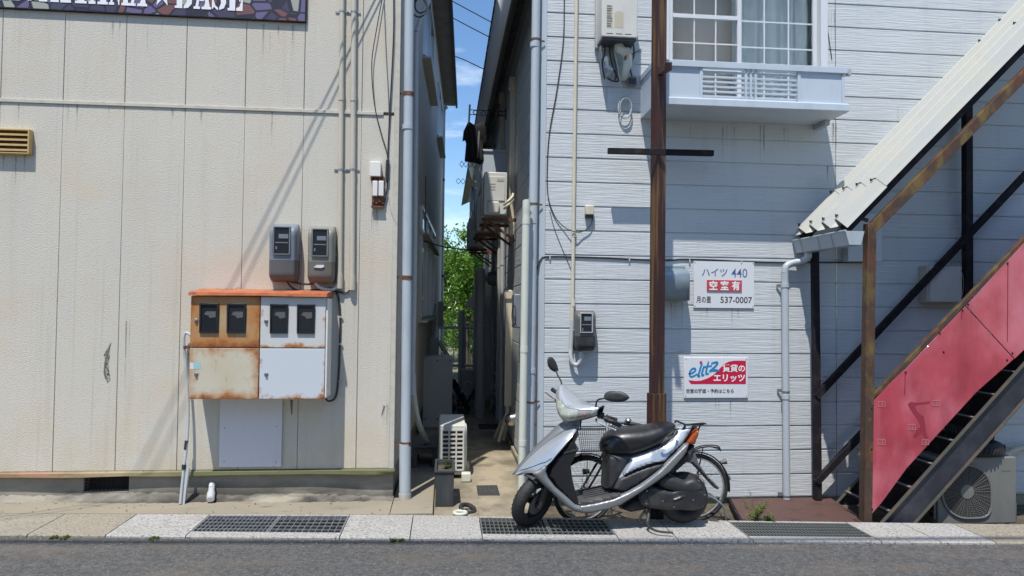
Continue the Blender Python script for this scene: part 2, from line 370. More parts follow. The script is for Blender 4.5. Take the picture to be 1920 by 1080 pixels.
plain('stringer_edge', (0.065, 0.062, 0.053), 0.6, 0.6, dc=(0.16, 0.1, 0.06)); plain('nosing', (0.20, 0.195, 0.18), 0.5, 0.3)
k = new('red_sheet', (0.45, 0.06, 0.085), 0.34, 0, 0.3); k.var((1.3, 1.3, 1.1), (0.55, 0.15, 0.19), 0.42, 0.62); k.var((2.2, 2.2, 0.9), (0.27, 0.022, 0.036), 0.48, 0.66, 0.8); k.var((9, 9, 0.7), (0.5, 0.16, 0.19), 0.6, 0.75, 0.4)
k.bump(k.noise((1.8, 1.8, 1.4), 2), 0.5, 0.06)
plain('scuff', (0.60, 0.20, 0.23), 0.6, 0); plain('stain_red', (0.27, 0.022, 0.045), 0.5, 0)
k = new('canopy', (0.50, 0.495, 0.43), 0.38); k.var((3, 3, 3), (0.47, 0.475, 0.455), 0.4, 0.65); k.var((8, 8, 2), (0.45, 0.42, 0.33), 0.58, 0.75, 0.6)
# cabinet doors: paint that has rusted in from the rim
def door_mat(key, base, lo1, hi1, lo2, hi2, tan, spots):
    k = new(key, base, 0.45)
    gx = k.math('ABSOLUTE', k.math('SUBTRACT', k.axis(0, 'Generated'), 0.5)); gz = k.math('SUBTRACT', 0.5, k.axis(2, 'Generated'))
    low = k.math('MAXIMUM', k.math('MULTIPLY', gz, 1.12), k.math('MULTIPLY', k.math('ABSOLUTE', gz), 0.88))
    n = k.math('MULTIPLY', k.math('SUBTRACT', k.noise(5, 9, 0.68), 0.5), 0.75)
    e = k.math('ADD', k.math('MAXIMUM', k.math('MULTIPLY', gx, 0.94), low), n)
    k.var(3, (base[0]*.9, base[1]*.8, base[2]*.62), 0.4, 0.7, tan)
    k.mix(k.ramp(e, lo1, hi1, 0, 0.92), (0.43, 0.165, 0.035)); k.mix(k.ramp(e, lo2, hi2, 0, 0.95), (0.20, 0.055, 0.018))
    k.var((34, 34, 9), (0.24, 0.09, 0.03), 0.60, 0.72, tan*0.6, 5)
    k.var((11, 11, 5), (0.36, 0.13, 0.035), spots, spots+0.06, 0.95, 7)
    return k
door_mat('door_rusty', (0.56, 0.52, 0.41), 0.31, 0.52, 0.44, 0.60, 0.6, 0.68); door_mat('door_top_rusty', (0.46, 0.36, 0.22), 0.10, 0.46, 0.42, 0.58, 0.9, 0.68); door_mat('door_white', (0.56, 0.60, 0.64), 0.485, 0.56, 0.54, 0.62, 0.05, 0.665); door_mat('door_top_white', (0.57, 0.575, 0.56), 0.47, 0.55, 0.54, 0.62, 0.15, 0.69)
k = new('cabinet_roof', (0.40, 0.115, 0.045), 0.6); k.var(7, (0.52, 0.17, 0.06), 0.45, 0.65); k.var(16, (0.22, 0.06, 0.03), 0.55, 0.7); k.bump(k.noise(40, 4), 0.4, 0.004)
# vehicle
k = new('silver', (0.44, 0.475, 0.51), 0.30, 0.5, 0.6); k.var(9, (0.44, 0.47, 0.5), 0.5, 0.75, 0.35); k.rvar(6, 0.24, 0.38)
k = new('silver_dark', (0.20, 0.207, 0.215), 0.36, 0.25, 0.4); k.var(8, (0.2, 0.2, 0.2), 0.5, 0.75, 0.5)
k = new('seat_vinyl', (0.012, 0.012, 0.013), 0.36, 0, 0.0, 0.6); k.var(5, (0.028, 0.027, 0.026), 0.5, 0.72); k.rvar(4, 0.3, 0.48); k.bump(k.noise(260, 3), 0.35, 0.001); k.bump(k.noise(7, 3), 0.25, 0.012)
k = new('engine_black', (0.022, 0.023, 0.025), 0.45); k.var(6, (0.055, 0.055, 0.056), 0.45, 0.7); k.bump(k.noise(30, 3), 0.15, 0.004)
k = new('floor_mat', (0.05, 0.05, 0.052), 0.6); k.var(6, (0.105, 0.10, 0.095), 0.45, 0.7); k.bump(k.voro(90), 0.3, 0.002)
k = new('amber', (0.30, 0.06, 0.011), 0.18, 0, 0.6); k = new('lens', (0.40, 0.41, 0.335), 0.12, 0.15, 1.0); k.var(16, (0.20, 0.22, 0.18), 0.45, 0.62); k.var(22, (0.62, 0.63, 0.56), 0.58, 0.66, 0.9)
k = new('lens_clear', (0.36, 0.37, 0.37), 0.12, 0.3, 0.9); k.var(14, (0.15, 0.15, 0.15), 0.5, 0.65)
k = new('tyre', (0.017, 0.017, 0.018), 0.7); k.var(10, (0.032, 0.031, 0.03), 0.45, 0.7)
# glass, curtains, leaves
k = new('glass', (0.03, 0.035, 0.04), 0.03, 0, 0.0, 0.9); k.b.inputs['Transmission Weight'].default_value = 1; k.b.inputs['Base Color'].default_value = (0.92, 0.96, 0.95, 1); k.b.inputs['IOR'].default_value = 1.08
k = new('glass_dark', (0.03, 0.04, 0.045), 0.05, 0, 0.8); k = new('glass_grey', (0.10, 0.115, 0.12), 0.08, 0, 0.6)
plain('curtain_blue', (0.42, 0.5, 0.53), 0.9, 0.3); plain('screen_brown', (0.44, 0.42, 0.39), 0.9, 0.3)
def leafy(key, a, b_, c):
    k = new(key, a, 0.5); k.var(2.2, b_, 0.4, 0.6); k.var(9, c, 0.5, 0.68, 0.9)
    tr = k.n('BsdfTranslucent'); ms = k.n('MixShader'); ms.inputs[0].default_value = 0.4
    k.L(k.col, tr.inputs[0]); k.L(k.b.outputs[0], ms.inputs[1]); k.L(tr.outputs[0], ms.inputs[2]); k.L(ms.outputs[0], k.n('OutputMaterial').inputs[0])
    for nd in list(k.t.nodes):
        if nd.type == 'OUTPUT_MATERIAL' and not nd.inputs[0].links[0].from_node == ms: k.t.nodes.remove(nd)
    return k
leafy('leaf_bright', (0.15, 0.30, 0.025), (0.08, 0.19, 0.018), (0.25, 0.38, 0.05)); leafy('leaf_dark', (0.035, 0.085, 0.015), (0.02, 0.05, 0.012), (0.07, 0.13, 0.02)); leafy('leaf_weed', (0.15, 0.22, 0.04), (0.10, 0.17, 0.03), (0.26, 0.27, 0.08))
plain('bark', (0.10, 0.08, 0.06), 0.9)
# mural board of painted pebbles
k = new('pebbles', (0.1, 0.1, 0.15), 0.5)
vc = k.n('TexVoronoi'); vc.inputs['Scale'].default_value = 1; vc.inputs['Randomness'].default_value = 0.85; k.L(k.vec((7.6, 7.6, 9.4)), vc.inputs['Vector'])
sp = k.n('SeparateColor'); k.L(vc.outputs['Color'], sp.inputs[0]); cr = k.n('ValToRGB'); cr.color_ramp.interpolation = 'CONSTANT'; k.L(sp.outputs[0], cr.inputs[0])
for i, (p_, c_) in enumerate(((0, (0.045, 0.04, 0.085)), (0.25, (0.13, 0.10, 0.21)), (0.5, (0.17, 0.065, 0.065)), (0.72, (0.34, 0.35, 0.30)), (0.88, (0.05, 0.055, 0.09)))):
    e = cr.color_ramp.elements[i] if i < 2 else cr.color_ramp.elements.new(p_)
    e.position = p_; e.color = (*c_, 1)
k.mix(1.0, cr.outputs[0])
k.mix(k.ramp(k.voro((7.6, 7.6, 9.4), 'DISTANCE_TO_EDGE', 'Distance', 0.85), 0.05, 0.075, 1, 0), (0.012, 0.012, 0.03))

for key, c, am in (('stain_dark', (0.08, 0.08, 0.08), 0.34), ('stain_brown', (0.22, 0.13, 0.06), 0.38)):
    k = new(key, c, 0.9); k.L(k.math('MULTIPLY', k.ramp(k.axis(2, 'Generated'), 0.0, 0.9, 0.0, am), k.ramp(k.noise((60, 60, 6), 5), 0.35, 0.6)), k.b.inputs['Alpha'])
# ================================================================ ground
KB = [(-9, 6.03), (-3.43, 5.934), (-0.38, 5.866), (1.956, 5.686), (4.72, 5.525), (12, 5.2)]
def kb(x):
    for (a, ya), (b, yb) in zip(KB, KB[1:]):
        if x <= b: return ya+(yb-ya)*(x-a)/(b-a)
    return KB[-1][1]
def kf(x): return 5.272-0.046*x
structure(MB().quad((-300, -60, -0.9), (300, -60, -0.9), (300, 400, -0.9), (-300, 400, -0.9)).build('ground', 'earth'))
xs = [i*0.5-20 for i in range(81)]
mb = MB(); mb.grid([[(x, y if y < 5 else kf(x)+0.02, g(x)-0.02+(0.012 if y < 5 and y > 4.5 else 0)) for x in xs] for y in (-16, -8, 0, 3, 4.0, 4.7, 9)])
structure(mb.build('road', 'asphalt'))
GR = [(-4.9, PG(115, 964).x, PG(62, 1000).x), (PG(390, 966).x, PG(650, 967).x, 0), (PG(898, 967).x, PG(1152, 970).x, 0), (PG(1380, 976).x, PG(1612, 981).x, 0)]
G1 = (-4.9, (PG(115, 964).x+PG(62, 1000).x)/2)
G2 = ((PG(390, 966).x+PG(355, 1000).x)/2, (PG(650, 967).x+PG(645, 1000).x)/2)
G3 = ((PG(898, 967).x+PG(903, 1002).x)/2, (PG(1130, 970).x+PG(1155, 1003).x)/2)
G4 = ((PG(1363, 976).x+PG(1402, 1005).x)/2, (PG(1590, 980).x+PG(1640, 1010).x)/2)
PITS = [G1, G2, G3, G4]
KX0 = PG(225, 985).x; KX1 = PG(1840, 1005).x
pale, beige = MB(), MB()
FW_, BW_ = 0.10, 0.035
def kerb_piece(mb, a, b, ya, yb, yc=None):
    n = max(1, int((b-a)/0.25)); top = []; 
    X = [a+(b-a)*i/n for i in range(n+1)]
    def row(fy, z): return [(x, fy(x), g(x)+z) for x in X]
    rows = [row(ya, -0.06), row(lambda x: ya(x)+0.0, -0.008), row(lambda x: ya(x)+0.008, 0.0), row(yb, 0.0), row(yb, -0.3)]
    mb.grid(rows)
    for x in (a, b): mb.quad((x, ya(x), g(x)-0.3), (x, yb(x), g(x)-0.3), (x, yb(x), g(x)), (x, ya(x)+0.008, g(x)), (x, ya(x), g(x)-0.008))
cuts = sorted([-9, KX0, PG(772, 985).x, PG(1250, 990).x, KX1, 9]+[v for p in PITS for v in p]+[PG(1720, 995).x, PG(205, 985).x-1.1])
for a, b in zip(cuts, cuts[1:]):
    if b-a < 0.02: continue
    mb = beige if (b <= KX0+1e-6 or a >= KX1-1e-6) else pale
    a2, b2 = a+0.004, b-0.004
    if any(abs(a-p[0]) < 1e-6 and abs(b-p[1]) < 1e-6 for p in PITS):
        kerb_piece(mb, a2, b2, kf, lambda x: kf(x)+FW_); kerb_piece(mb, a2, b2, lambda x: kb(x)-BW_, kb)
    else: kerb_piece(mb, a2, b2, kf, kb)
structure(pale.build('kerb', 'kerb_pale', smooth=25)); structure(beige.build('kerb', 'kerb_beige', smooth=25))
mb = MB(); mb.grid([[(x, kf(x)+0.01, g(x)-0.28) for x in xs], [(x, kb(x)-0.005, g(x)-0.28) for x in xs]])
structure(mb.build('drain_channel', 'pit'))
# concrete apron before the left building, alley floor, strip before the right one
XS = -0.075
mb = MB(); xa = [-9, -6, -4.5, -3.5, -2.5, -1.5, -0.9, -0.425]
mb.grid([[(x, kb(x)+0.004, g(x)+0.002) for x in xa], [(x, 6.1, g(x)+0.006) for x in xa], [(x, 6.35, g(x)+0.012) for x in xa]])
mb.grid([[(x, kb(x)+0.004, g(x)-0.25) for x in xa], [(x, kb(x)+0.004, g(x)+0.002) for x in xa]])
structure(mb.build('concrete_apron', 'apron'))
mb = MB().box(-0.421, XS, 5.885, 8.35, -0.4, 0.012)
structure(mb.build('concrete_step', 'apron', bevel=0.008))
mb = MB(); ya = [5.84, 6.3, 7, 8, 9, 10, 12, 14, 17]
mb.grid([[(x, max(y, kb(x)+0.004), -0.045-0.004*x+0.006*math.sin(y*2)) for x in (-0.8, XS-0.02, 0.3, 0.6, 0.84)] for y in ya])
structure(mb.build('alley_floor', 'alley_floor'))
mb = MB(); ra = [0.84, 1.4, 2, 2.7, 3.4, 4.2, 5, 6, 9]
mb.grid([[(x, kb(x)+0.004, g(x)-0.12) for x in ra], [(x, 6.0, g(x)-0.13) for x in ra], [(x, 6.7, g(x)-0.11) for x in ra]])
structure(mb.build('soil_strip', 'soil'))
mb = MB(); mb.grid([[(x, y, -0.12) for x in (-12, -3, 0.3, 5, 14)] for y in (16.9, 20, 30, 60)])
structure(mb.build('garden_ground', 'earth'))

# ---------------------------------------------------------------- drain gratings
def grating(label, a, b, mat, dens, skew=0.0):
    y0, y1 = kf((a+b)/2)+FW_, kb((a+b)/2)-BW_
    loc = ((a+b)/2, (y0+y1)/2, g((a+b)/2))
    t = thing('drain_grating', label, 'drain grating', loc, 'steel drain gratings along the kerb')
    bars, rim, cross = MB(), MB(), MB()
    def Y(x, f): return (kf(x)+FW_)*(1-f)+(kb(x)-BW_)*f
    def bar(mb, p, q, w, h, dz=0.0): mb.beam((p[0], p[1], g(p[0])-h/2+dz), (q[0], q[1], g(q[0])-h/2+dz), w, h)
    a2, b2 = a+0.008, b-0.008
    n = int((b2-a2)/dens)
    for i in range(1, n):
        x = a2+(b2-a2)*i/n; bar(bars, (x, Y(x, 0.01)), (x+skew, Y(x, 0.99)), 0.0055, 0.03, -0.002)
    for f in (0.2, 0.4, 0.6, 0.8): bar(cross, (a2, Y(a2, f)), (b2, Y(b2, f)), 0.007, 0.01, -0.001)
    for f in (0.012, 0.988): bar(rim, (a2, Y(a2, f)), (b2, Y(b2, f)), 0.012, 0.035)
    for x in (a2, b2): bar(rim, (x, Y(x, 0.0)), (x, Y(x, 1)), 0.012, 0.0355)
    bars.build('bearing_bars', mat, t, smooth=0); cross.build('cross_bars', mat, t, smooth=0); rim.build('rim', mat, t, smooth=0)
m2 = (PG(522, 967).x+PG(503, 1000).x)/2; m3 = PG(1026, 985).x
grating('galvanised grating at the far left of the kerb, cut by the photo edge', G1[0], G1[1], 'galv', 0.03)
grating('galvanised grating below the rusty meter cabinet, left one of the joined pair', G2[0], m2, 'galv', 0.03)
grating('galvanised grating below the meter cabinet, right one of the joined pair with open mesh', m2, G2[1], 'galv', 0.045)
grating('weathered grating under the front wheel of the silver scooter', G3[0], m3, 'galv_dull', 0.032)
grating('weathered grating in the shade below the scooter footboard', m3, G3[1], 'galv_dull', 0.04)
grating('dark grating on the kerb before the rusty steel plate', G4[0], G4[1], 'galv_dull', 0.026)

# ================================================================ left building
LY, LX = 6.3, -0.425
def LW(y): return LX+0.0322*(y-LY)          # the alley wall runs slightly askew
LFAR, LEAVE = 17.0, 6.62
lb = thing('cream_building', 'cream stucco panel building left of the alley, with a pebble sign', 'building', (-3, LY, 0))
mb = MB(); seam = -1.2476; pw = 0.4985; zb = 0.285; zband = 3.375
edges = [LX]+[seam+pw*i for i in range(1, -20, -1)]
for x1, x0 in zip(edges, edges[1:]):
    for z0, z1 in ((zb, zband), (zband+0.03, LEAVE)):
        mb.box(x0+0.0018, x1-0.0018 if x1 != LX else x1-0.04, LY, LY+0.02, z0, z1)
mb.build('front_wall', 'stucco', lb, bevel=0.003)
MB().box(edges[-1], LX-0.045, LY+0.012, LY+0.2, zb-0.011, LEAVE).build('wall_backing', 'joint', lb)
MB().box(edges[-1], -0.56, LY-0.012, LY+0.011, zband, zband+0.03).build('band', 'stucco_band', lb, bevel=0.003)
MB().box(LX-0.042, LX+0.004, LY-0.004, LY+0.05, 0.28, LEAVE).build('corner_trim', 'stucco_band', lb, bevel=0.004)
mb = MB(); py_ = LY+0.02; v0, v1 = P(155, 890, LY), P(239, 922, LY)
mb.box(edges[-1], v0.x, py_, LY+0.2, -0.3, zb-0.012); mb.box(v1.x, LX-0.004, py_, LY+0.2, -0.3, zb-0.012); mb.box(v0.x, v1.x, py_, LY+0.2, -0.3, v1.z)
mb.box(v0.x, v1.x, py_, LY+0.2, v0.z, zb-0.012)
mb.build('plinth', 'plinth', lb, bevel=0.006)
fl = MB(); n = 60; xs_ = [edges[-1]+(LX+0.012-edges[-1])*i/n for i in range(n+1)]
def wob(x): return 0.006*math.sin(x*2.3)+0.004*math.sin(x*5.1+1)
fl.grid([[(x, LY+0.0, zb-0.001) for x in xs_], [(x, LY-0.03+wob(x), zb-0.012) for x in xs_], [(x, LY-0.032+wob(x), zb-0.036-abs(wob(x))) for x in xs_], [(x, LY+0.015, zb-0.04) for x in xs_]])
fl.build('drip_flashing', 'flash_metal', lb, solid=0.002)
uv = MB().box(v0.x-0.001, v1.x+0.001, LY+0.12, LY+0.13, v1.z, v0.z).build('underfloor_vent', 'pit', lb)
mb = MB()
for i in range(13): x = v0.x+(v1.x-v0.x)*i/12; mb.beam((x, LY+0.05, v1.z), (x+0.01, LY+0.05, v0.z), 0.004, 0.004)
for i in range(6): z = v1.z+(v0.z-v1.z)*(i+0.5)/6; mb.beam((v0.x, LY+0.054, z), (v1.x, LY+0.054, z), 0.004, 0.004)
mb.build('vent_mesh', 'black_steel', uv, smooth=0)
# alley wall
mb = MB(); n = 11
for i in range(n):
    a, b = LY+0.02+(LFAR-LY)*i/n, LY+0.02+(LFAR-LY)*(i+1)/n-0.004
    for z0, z1 in ((0.28, 3.3), (3.31, LEAVE)):
        mb.add([(LW(a), a, z0), (LW(b), b, z0), (LW(b), b, z1), (LW(a), a, z1), (LW(a)-0.15, a, z0), (LW(b)-0.15, b, z0), (LW(b)-0.15, b, z1), (LW(a)-0.15, a, z1)],
               [(0, 1, 2, 3), (4, 7, 6, 5), (0, 4, 5, 1), (3, 2, 6, 7), (1, 5, 6, 2), (0, 3, 7, 4)])
mb.build('alley_wall', 'stucco_band', lb)
mb = MB().add([(LW(LY)-0.02, LY+0.2, -0.3), (LW(LFAR)-0.02, LFAR, -0.3), (LW(LFAR)-0.02, LFAR, 0.28), (LW(LY)-0.02, LY+0.2, 0.28)], [(0, 1, 2, 3)]); mb.build('alley_plinth', 'plinth', lb)
MB().box(-8, LW(LFAR)-0.02, LFAR-0.2, LFAR, 0, LEAVE).build('rear_wall', 'stucco_band', lb)
# roof slab with dark fascia over the alley
e0, e1 = LY-0.35, LFAR+0.25
def LE(y): return LW(y)+0.27
mb = MB(); mb.add([(-10, e0, LEAVE), (LE(e0), e0, LEAVE), (LE(e1), e1, LEAVE), (-10, e1, LEAVE)], [(0, 1, 2, 3)])
mb.build('soffit', 'soffit', lb)
mb = MB(); mb.add([(-10, e0-.02, LEAVE+0.02), (LE(e0)+0.02, e0-.02, LEAVE+0.02), (LE(e1)+0.02, e1+.02, LEAVE+0.02), (-10, e1+.02, LEAVE+0.02), (-10, e0, LEAVE+0.75), (LE(e0)-0.1, e0, LEAVE+0.3), (LE(e1)-0.1, e1, LEAVE+0.3), (-10, e1, LEAVE+0.75)],
       [(0, 1, 2, 3), (4, 7, 6, 5), (0, 4, 5, 1), (1, 5, 6, 2), (2, 6, 7, 3)]); mb.build('roof', 'roof_dark', lb)
mb = MB()
mb.beam((LE(e0)+0.03, e0, LEAVE), (LE(e1)+0.03, e1, LEAVE), 0.045, 0.11); mb.build('fascia', 'roof_dark', lb)
# alley windows of the left building
def alley_window(y0, y1, z0, z1, panes, awn=False):
    d = 0.018; f = MB()
    def q(y, z, o=0.0): return Vector((LW(y)+o, y, z))
    for z in (z0, z1): f.beam(q(y0, z, d), q(y1, z, d), 0.045, 0.05)
    for i in range(panes+1):
        y = y0+(y1-y0)*i/panes; f.beam(q(y, z0, d), q(y, z1, d), 0.05, 0.045, up=(1, 0, 0))
    w = f.build('window', 'alu', lb)
    p_ = MB().quad(q(y0, z0, 0.008), q(y1, z0, 0.008), q(y1, z1, 0.008), q(y0, z1, 0.008)).build('pane', 'glass_grey', w)
    s = MB(); s.beam(q(y0-0.05, z0-0.04, 0.05), q(y1+0.05, z0-0.04, 0.05), 0.12, 0.025); s.build('sill', 'stucco_band', w)
alley_window(9.15, 12.8, 1.55, 2.62, 3); alley_window(9.3, 11.4, 5.0, 6.1, 2); alley_window(13.6, 15.4, 5.0, 6.0, 2); alley_window(9.15, 12.8, 2.68, 2.98, 3)

# ---------------------------------------------------------------- pebble sign
t = thing('sign_board', 'pebble painted board lettered SHITAMA star BASE in white stencil capitals', 'sign board', P(300, 30, LY-0.028))
s0 = P(572, 41, LY-0.028); SZ = P(300, 27, LY-0.028).z; SX = s0.x
MB().box(-4.6, SX, LY-0.028, LY-0.004, SZ, SZ+0.62).build('board', 'pebbles', t, bevel=0.002)
mb = MB().box(-4.6, SX+0.002, LY-0.030, LY-0.002, SZ-0.008, SZ); mb.box(SX, SX+0.008, LY-0.030, LY-0.002, SZ-0.008, SZ+0.63); mb.build('edge_strip', 'black_steel', t)
LB, LH = SZ+0.062, 0.27        # baseline and height of the capitals
GL = {  # stencil capitals, unit boxes
 'S': [[(.95, .68), (.95, .97), (.88, .97), (.82, .9), (.6, 1), (.56, 1), (.56, .93), (.72, .86), (.86, .68)], [(.5, 1), (.2, .93), (.06, .75), (.1, .56), (.3, .46), (.62, .37), (.66, .22), (.54, .08), (.54, 0), (.85, .06), (1, .24), (.95, .44), (.75, .56), (.42, .65), (.36, .8), (.5, .92)], [(.05, .33), (.05, .03), (.12, .03), (.18, .1), (.4, 0), (.46, 0), (.46, .07), (.28, .14), (.14, .33)]],
 'H': [[(0, 0), (.42, 0), (.42, .08), (.34, .08), (.34, .92), (.42, .92), (.42, 1), (0, 1), (0, .92), (.08, .92), (.08, .08), (0, .08)], [(.58, 0), (1, 0), (1, .08), (.92, .08), (.92, .92), (1, .92), (1, 1), (.58, 1), (.58, .92), (.66, .92), (.66, .08), (.58, .08)], [(.38, .46), (.62, .46), (.62, .55), (.38, .55)]],
 'I': [[(0, 0), (1, 0), (1, .08), (.82, .08), (.82, .92), (1, .92), (1, 1), (0, 1), (0, .92), (.18, .92), (.18, .08), (0, .08)]],
 'T': [[(.22, 0), (.78, 0), (.78, .08), (.66, .08), (.66, .98), (.34, .98), (.34, .08), (.22, .08)], [(0, .68), (.06, .68), (.28, .9), (.28, 1), (0, 1)], [(1, .68), (.94, .68), (.72, .9), (.72, 1), (1, 1)]],
 'A': [[(0, 0), (.36, 0), (.36, .08), (.26, .08), (.46, .78), (.46, 1), (.4, 1), (.1, .08), (0, .08)], [(.52, 1), (.62, 1), (.92, .08), (1, .08), (1, 0), (.46, 0), (.46, .08), (.58, .08), (.66, .2), (.52, .7)], [(.34, .26), (.58, .26), (.56, .34), (.37, .34)]],
 'M': [[(0, 0), (.26, 0), (.26, .08), (.18, .08), (.18, .8), (.12, 1), (0, 1), (0, .92), (.08, .92), (.08, .08), (0, .08)], [(.2, 1), (.3, 1), (.52, .35), (.52, 0), (.48, 0), (.2, .85)], [(.56, .3), (.7, 1), (1, 1), (1, .92), (.94, .92), (.94, .08), (1, .08), (1, 0), (.62, 0), (.62, .08), (.7, .08), (.7, .7)]],
 'B': [[(0, 0), (.42, 0), (.42, 1), (0, 1), (0, .92), (.1, .92), (.1, .08), (0, .08)], [(.5, 0), (.75, .02), (.95, .15), (.97, .34), (.85, .48), (.7, .53), (.85, .6), (.9, .78), (.8, .94), (.5, 1), (.5, .92), (.62, .85), (.64, .65), (.5, .57), (.5, .5), (.66, .4), (.67, .2), (.5, .08)]],
 'E': [[(0, 0), (.5, 0), (.5, 1), (0, 1), (0, .92), (.12, .92), (.12, .08), (0, .08)], [(.57, 0), (1, 0), (1, .38), (.93, .38), (.8, .14), (.57, .08)], [(.57, 1), (.97, 1), (.97, .68), (.9, .68), (.78, .86), (.57, .92)], [(.57, .46), (.7, .46), (.78, .3), (.84, .3), (.84, .74), (.78, .74), (.7, .56), (.57, .56)]],
 '*': [[(.5+.5*r*math.sin(i*math.pi/5), .5+.55*r*math.cos(i*math.pi/5)) for i in range(10) for r in [(1, .42)[i % 2]]]],
}
for ch, xa_, xb_ in (('A', 5, 37), ('S', 44, 66), ('H', 73, 110), ('I', 113, 133), ('T', 132, 171), ('A', 166, 202), ('M', 204, 242), ('A', 242, 276), ('*', 286, 322), ('B', 328, 361), ('A', 363, 396), ('S', 396, 424), ('E', 427, 455)):
    xa2, xb2 = P(xa_, 20, LY-0.028).x, P(xb_, 20, LY-0.028).x
    mb = MB()
    for pl in GL[ch]: mb.prism([(xa2+(xb2-xa2)*u, LY-0.032, LB+LH*v) for u, v in pl], (0, 0.004, 0))
    mb.build('star' if ch == '*' else 'letter', 'ink_white', t, smooth=0)

# ================================================================ right building
RY, RX = 6.5, 0.862
SP, S0 = 0.2268, 1.274         # siding pitch and the height of one groove
def board_rows(z0, z1):
    z = S0-math.ceil((S0-z0)/SP)*SP; r = []
    while z < z1: r.append((max(z, z0), min(z+SP, z1))); z += SP
    return r
def siding(mapf, a0, a1, z0, z1, holes=()):
    mb = MB(); G, D = 0.011, 0.009
    for ra, rb in board_rows(z0, z1):
        zs = sorted({ra, rb}|{h[k_] for h in holes for k_ in (2, 3) if ra < h[k_] < rb})
        for za, zb_ in zip(zs, zs[1:]):
            iv = [(a0, a1)]
            for h in holes:
                if za >= h[2]-1e-6 and zb_ <= h[3]+1e-6: iv = [q for (p0, p1) in iv for q in ((p0, min(p1, h[0])), (max(p0, h[1]), p1)) if q[1]-q[0] > 1e-4]
            for p0, p1 in iv:
                pr = [(za, 0), (zb_, 0)] if za > ra+1e-6 else [(za, D), (za+G, D), (za+G+0.001, 0.0015), (za+G+0.006, 0), (zb_-0.003, 0), (zb_, 0.002)]
                mb.grid([[mapf(p, o, z) for p in (p0, p1)] for z, o in pr])
    return mb
rb_ = thing('grey_sided_building', 'two storey building with pale grey timber grain siding right of the alley', 'building', (3.5, RY, 0))
wx0, wx1, wz0, wz1 = P(1240, 60, RY).x, P(1549, 60, RY).x, 3.63, 5.35
ZB = -0.075
xj = P(1567, 300, RY).x
siding(lambda a, o, z: Vector((a, RY+o, z)), RX+0.05, xj-0.003, ZB, 6.9, [(wx0, wx1, wz0, wz1)]).build('front_wall', 'siding', rb_, smooth=0)
siding(lambda a, o, z: Vector((a, RY+o, z)), xj+0.003, 8.6, ZB, 6.9).build('front_wall', 'siding', rb_, smooth=0)
MB().box(xj-0.004, xj+0.004, RY+0.003, RY+0.006, ZB, 6.9).build('wall_joint', 'trim_dark', rb_)
siding(lambda a, o, z: Vector((RX+o, a, z)), RY+0.05, 15.9, 0.02, 5.38, ).build('alley_wall', 'siding_side', rb_, smooth=0)
mb = MB()
mb.box(RX+0.004, RX+0.055, RY-0.008, RY+0.012, ZB, 6.9); mb.box(RX-0.004, RX+0.012, RY-0.006, RY+0.055, ZB, 6.9); mb.build('corner_trim', 'trim_blue', rb_, bevel=0.003)
MB().box(RX+0.03, 8.6, RY+0.03, RY+0.15, -0.5, ZB-0.002).build('foundation', 'foundation', rb_)
MB().box(RX-0.035, RX+0.05, RY+0.03, 15.9, -0.5, 0.015).build('alley_foundation', 'foundation', rb_, bevel=0.006)
MB().box(RX-0.006, RX+0.03, RY+0.05, 15.9, 0.016, 0.03).build('drip_flashing', 'trim_dark', rb_)
MB().box(RX+0.02, 8.6, 15.9, 16.0, -0.3, 5.2).build('rear_wall', 'siding_seam', rb_)
MB().box(wx1+0.3, 8.6, RY+0.05, RY+0.06, -0.1, 6.8).build('wall_lining', 'trim_dark', rb_)
# eave over the alley
ez, ex = 4.87, 0.52
MB().quad((ex-.01, RY+0.04, ez+.10), (ex+.07, RY+0.04, ez-.22), (ex+.07, 16.3, ez-.22), (ex-.01, 16.3, ez+.10)).build('fascia', 'fascia_grey', rb_, solid=.02)
MB().quad((ex+.075, RY+0.05, ez-.2), (RX, RY+0.05, ez+0.5), (RX, 16.3, ez+0.5), (ex+.075, 16.3, ez-.2)).build('soffit', 'soffit', rb_)
mb = MB(); nn = 60
for i in range(nn):
    y = RY+0.04+i*0.27
    mb.add([(ex-0.035, y, ez+0.105), (ex-0.035, y+0.26, ez+0.105), (4.4, y+0.26, ez+2.0), (4.4, y, ez+2.0), (ex-0.03, y+0.04, ez+0.14), (ex-0.03, y+0.22, ez+0.14), (4.4, y+0.22, ez+2.05), (4.4, y+0.04, ez+2.05)], [(0, 1, 5, 4), (4, 5, 6, 7), (1, 2, 6, 5), (0, 4, 7, 3), (0, 3, 2, 1)])
mb.build('roof', 'roof_dark', rb_, smooth=0)
# room behind the front window
mb = MB(); mb.box(wx0-0.4, wx1+0.4, RY+1.6, RY+1.62, wz0-0.2, wz1+0.2); mb.box(wx0-0.4, wx1+0.4, RY+0.05, RY+1.6, wz0-0.22, wz0-0.2)
for x in (wx0-.42, wx1+.4): mb.box(x, x+.02, RY+.05, RY+1.62, wz0-.22, wz1+.22)
mb.box(wx0-.42, wx1+.42, RY+.05, RY+1.62, wz1+.2, wz1+.22); mb.build('room_wall', 'soffit', rb_)
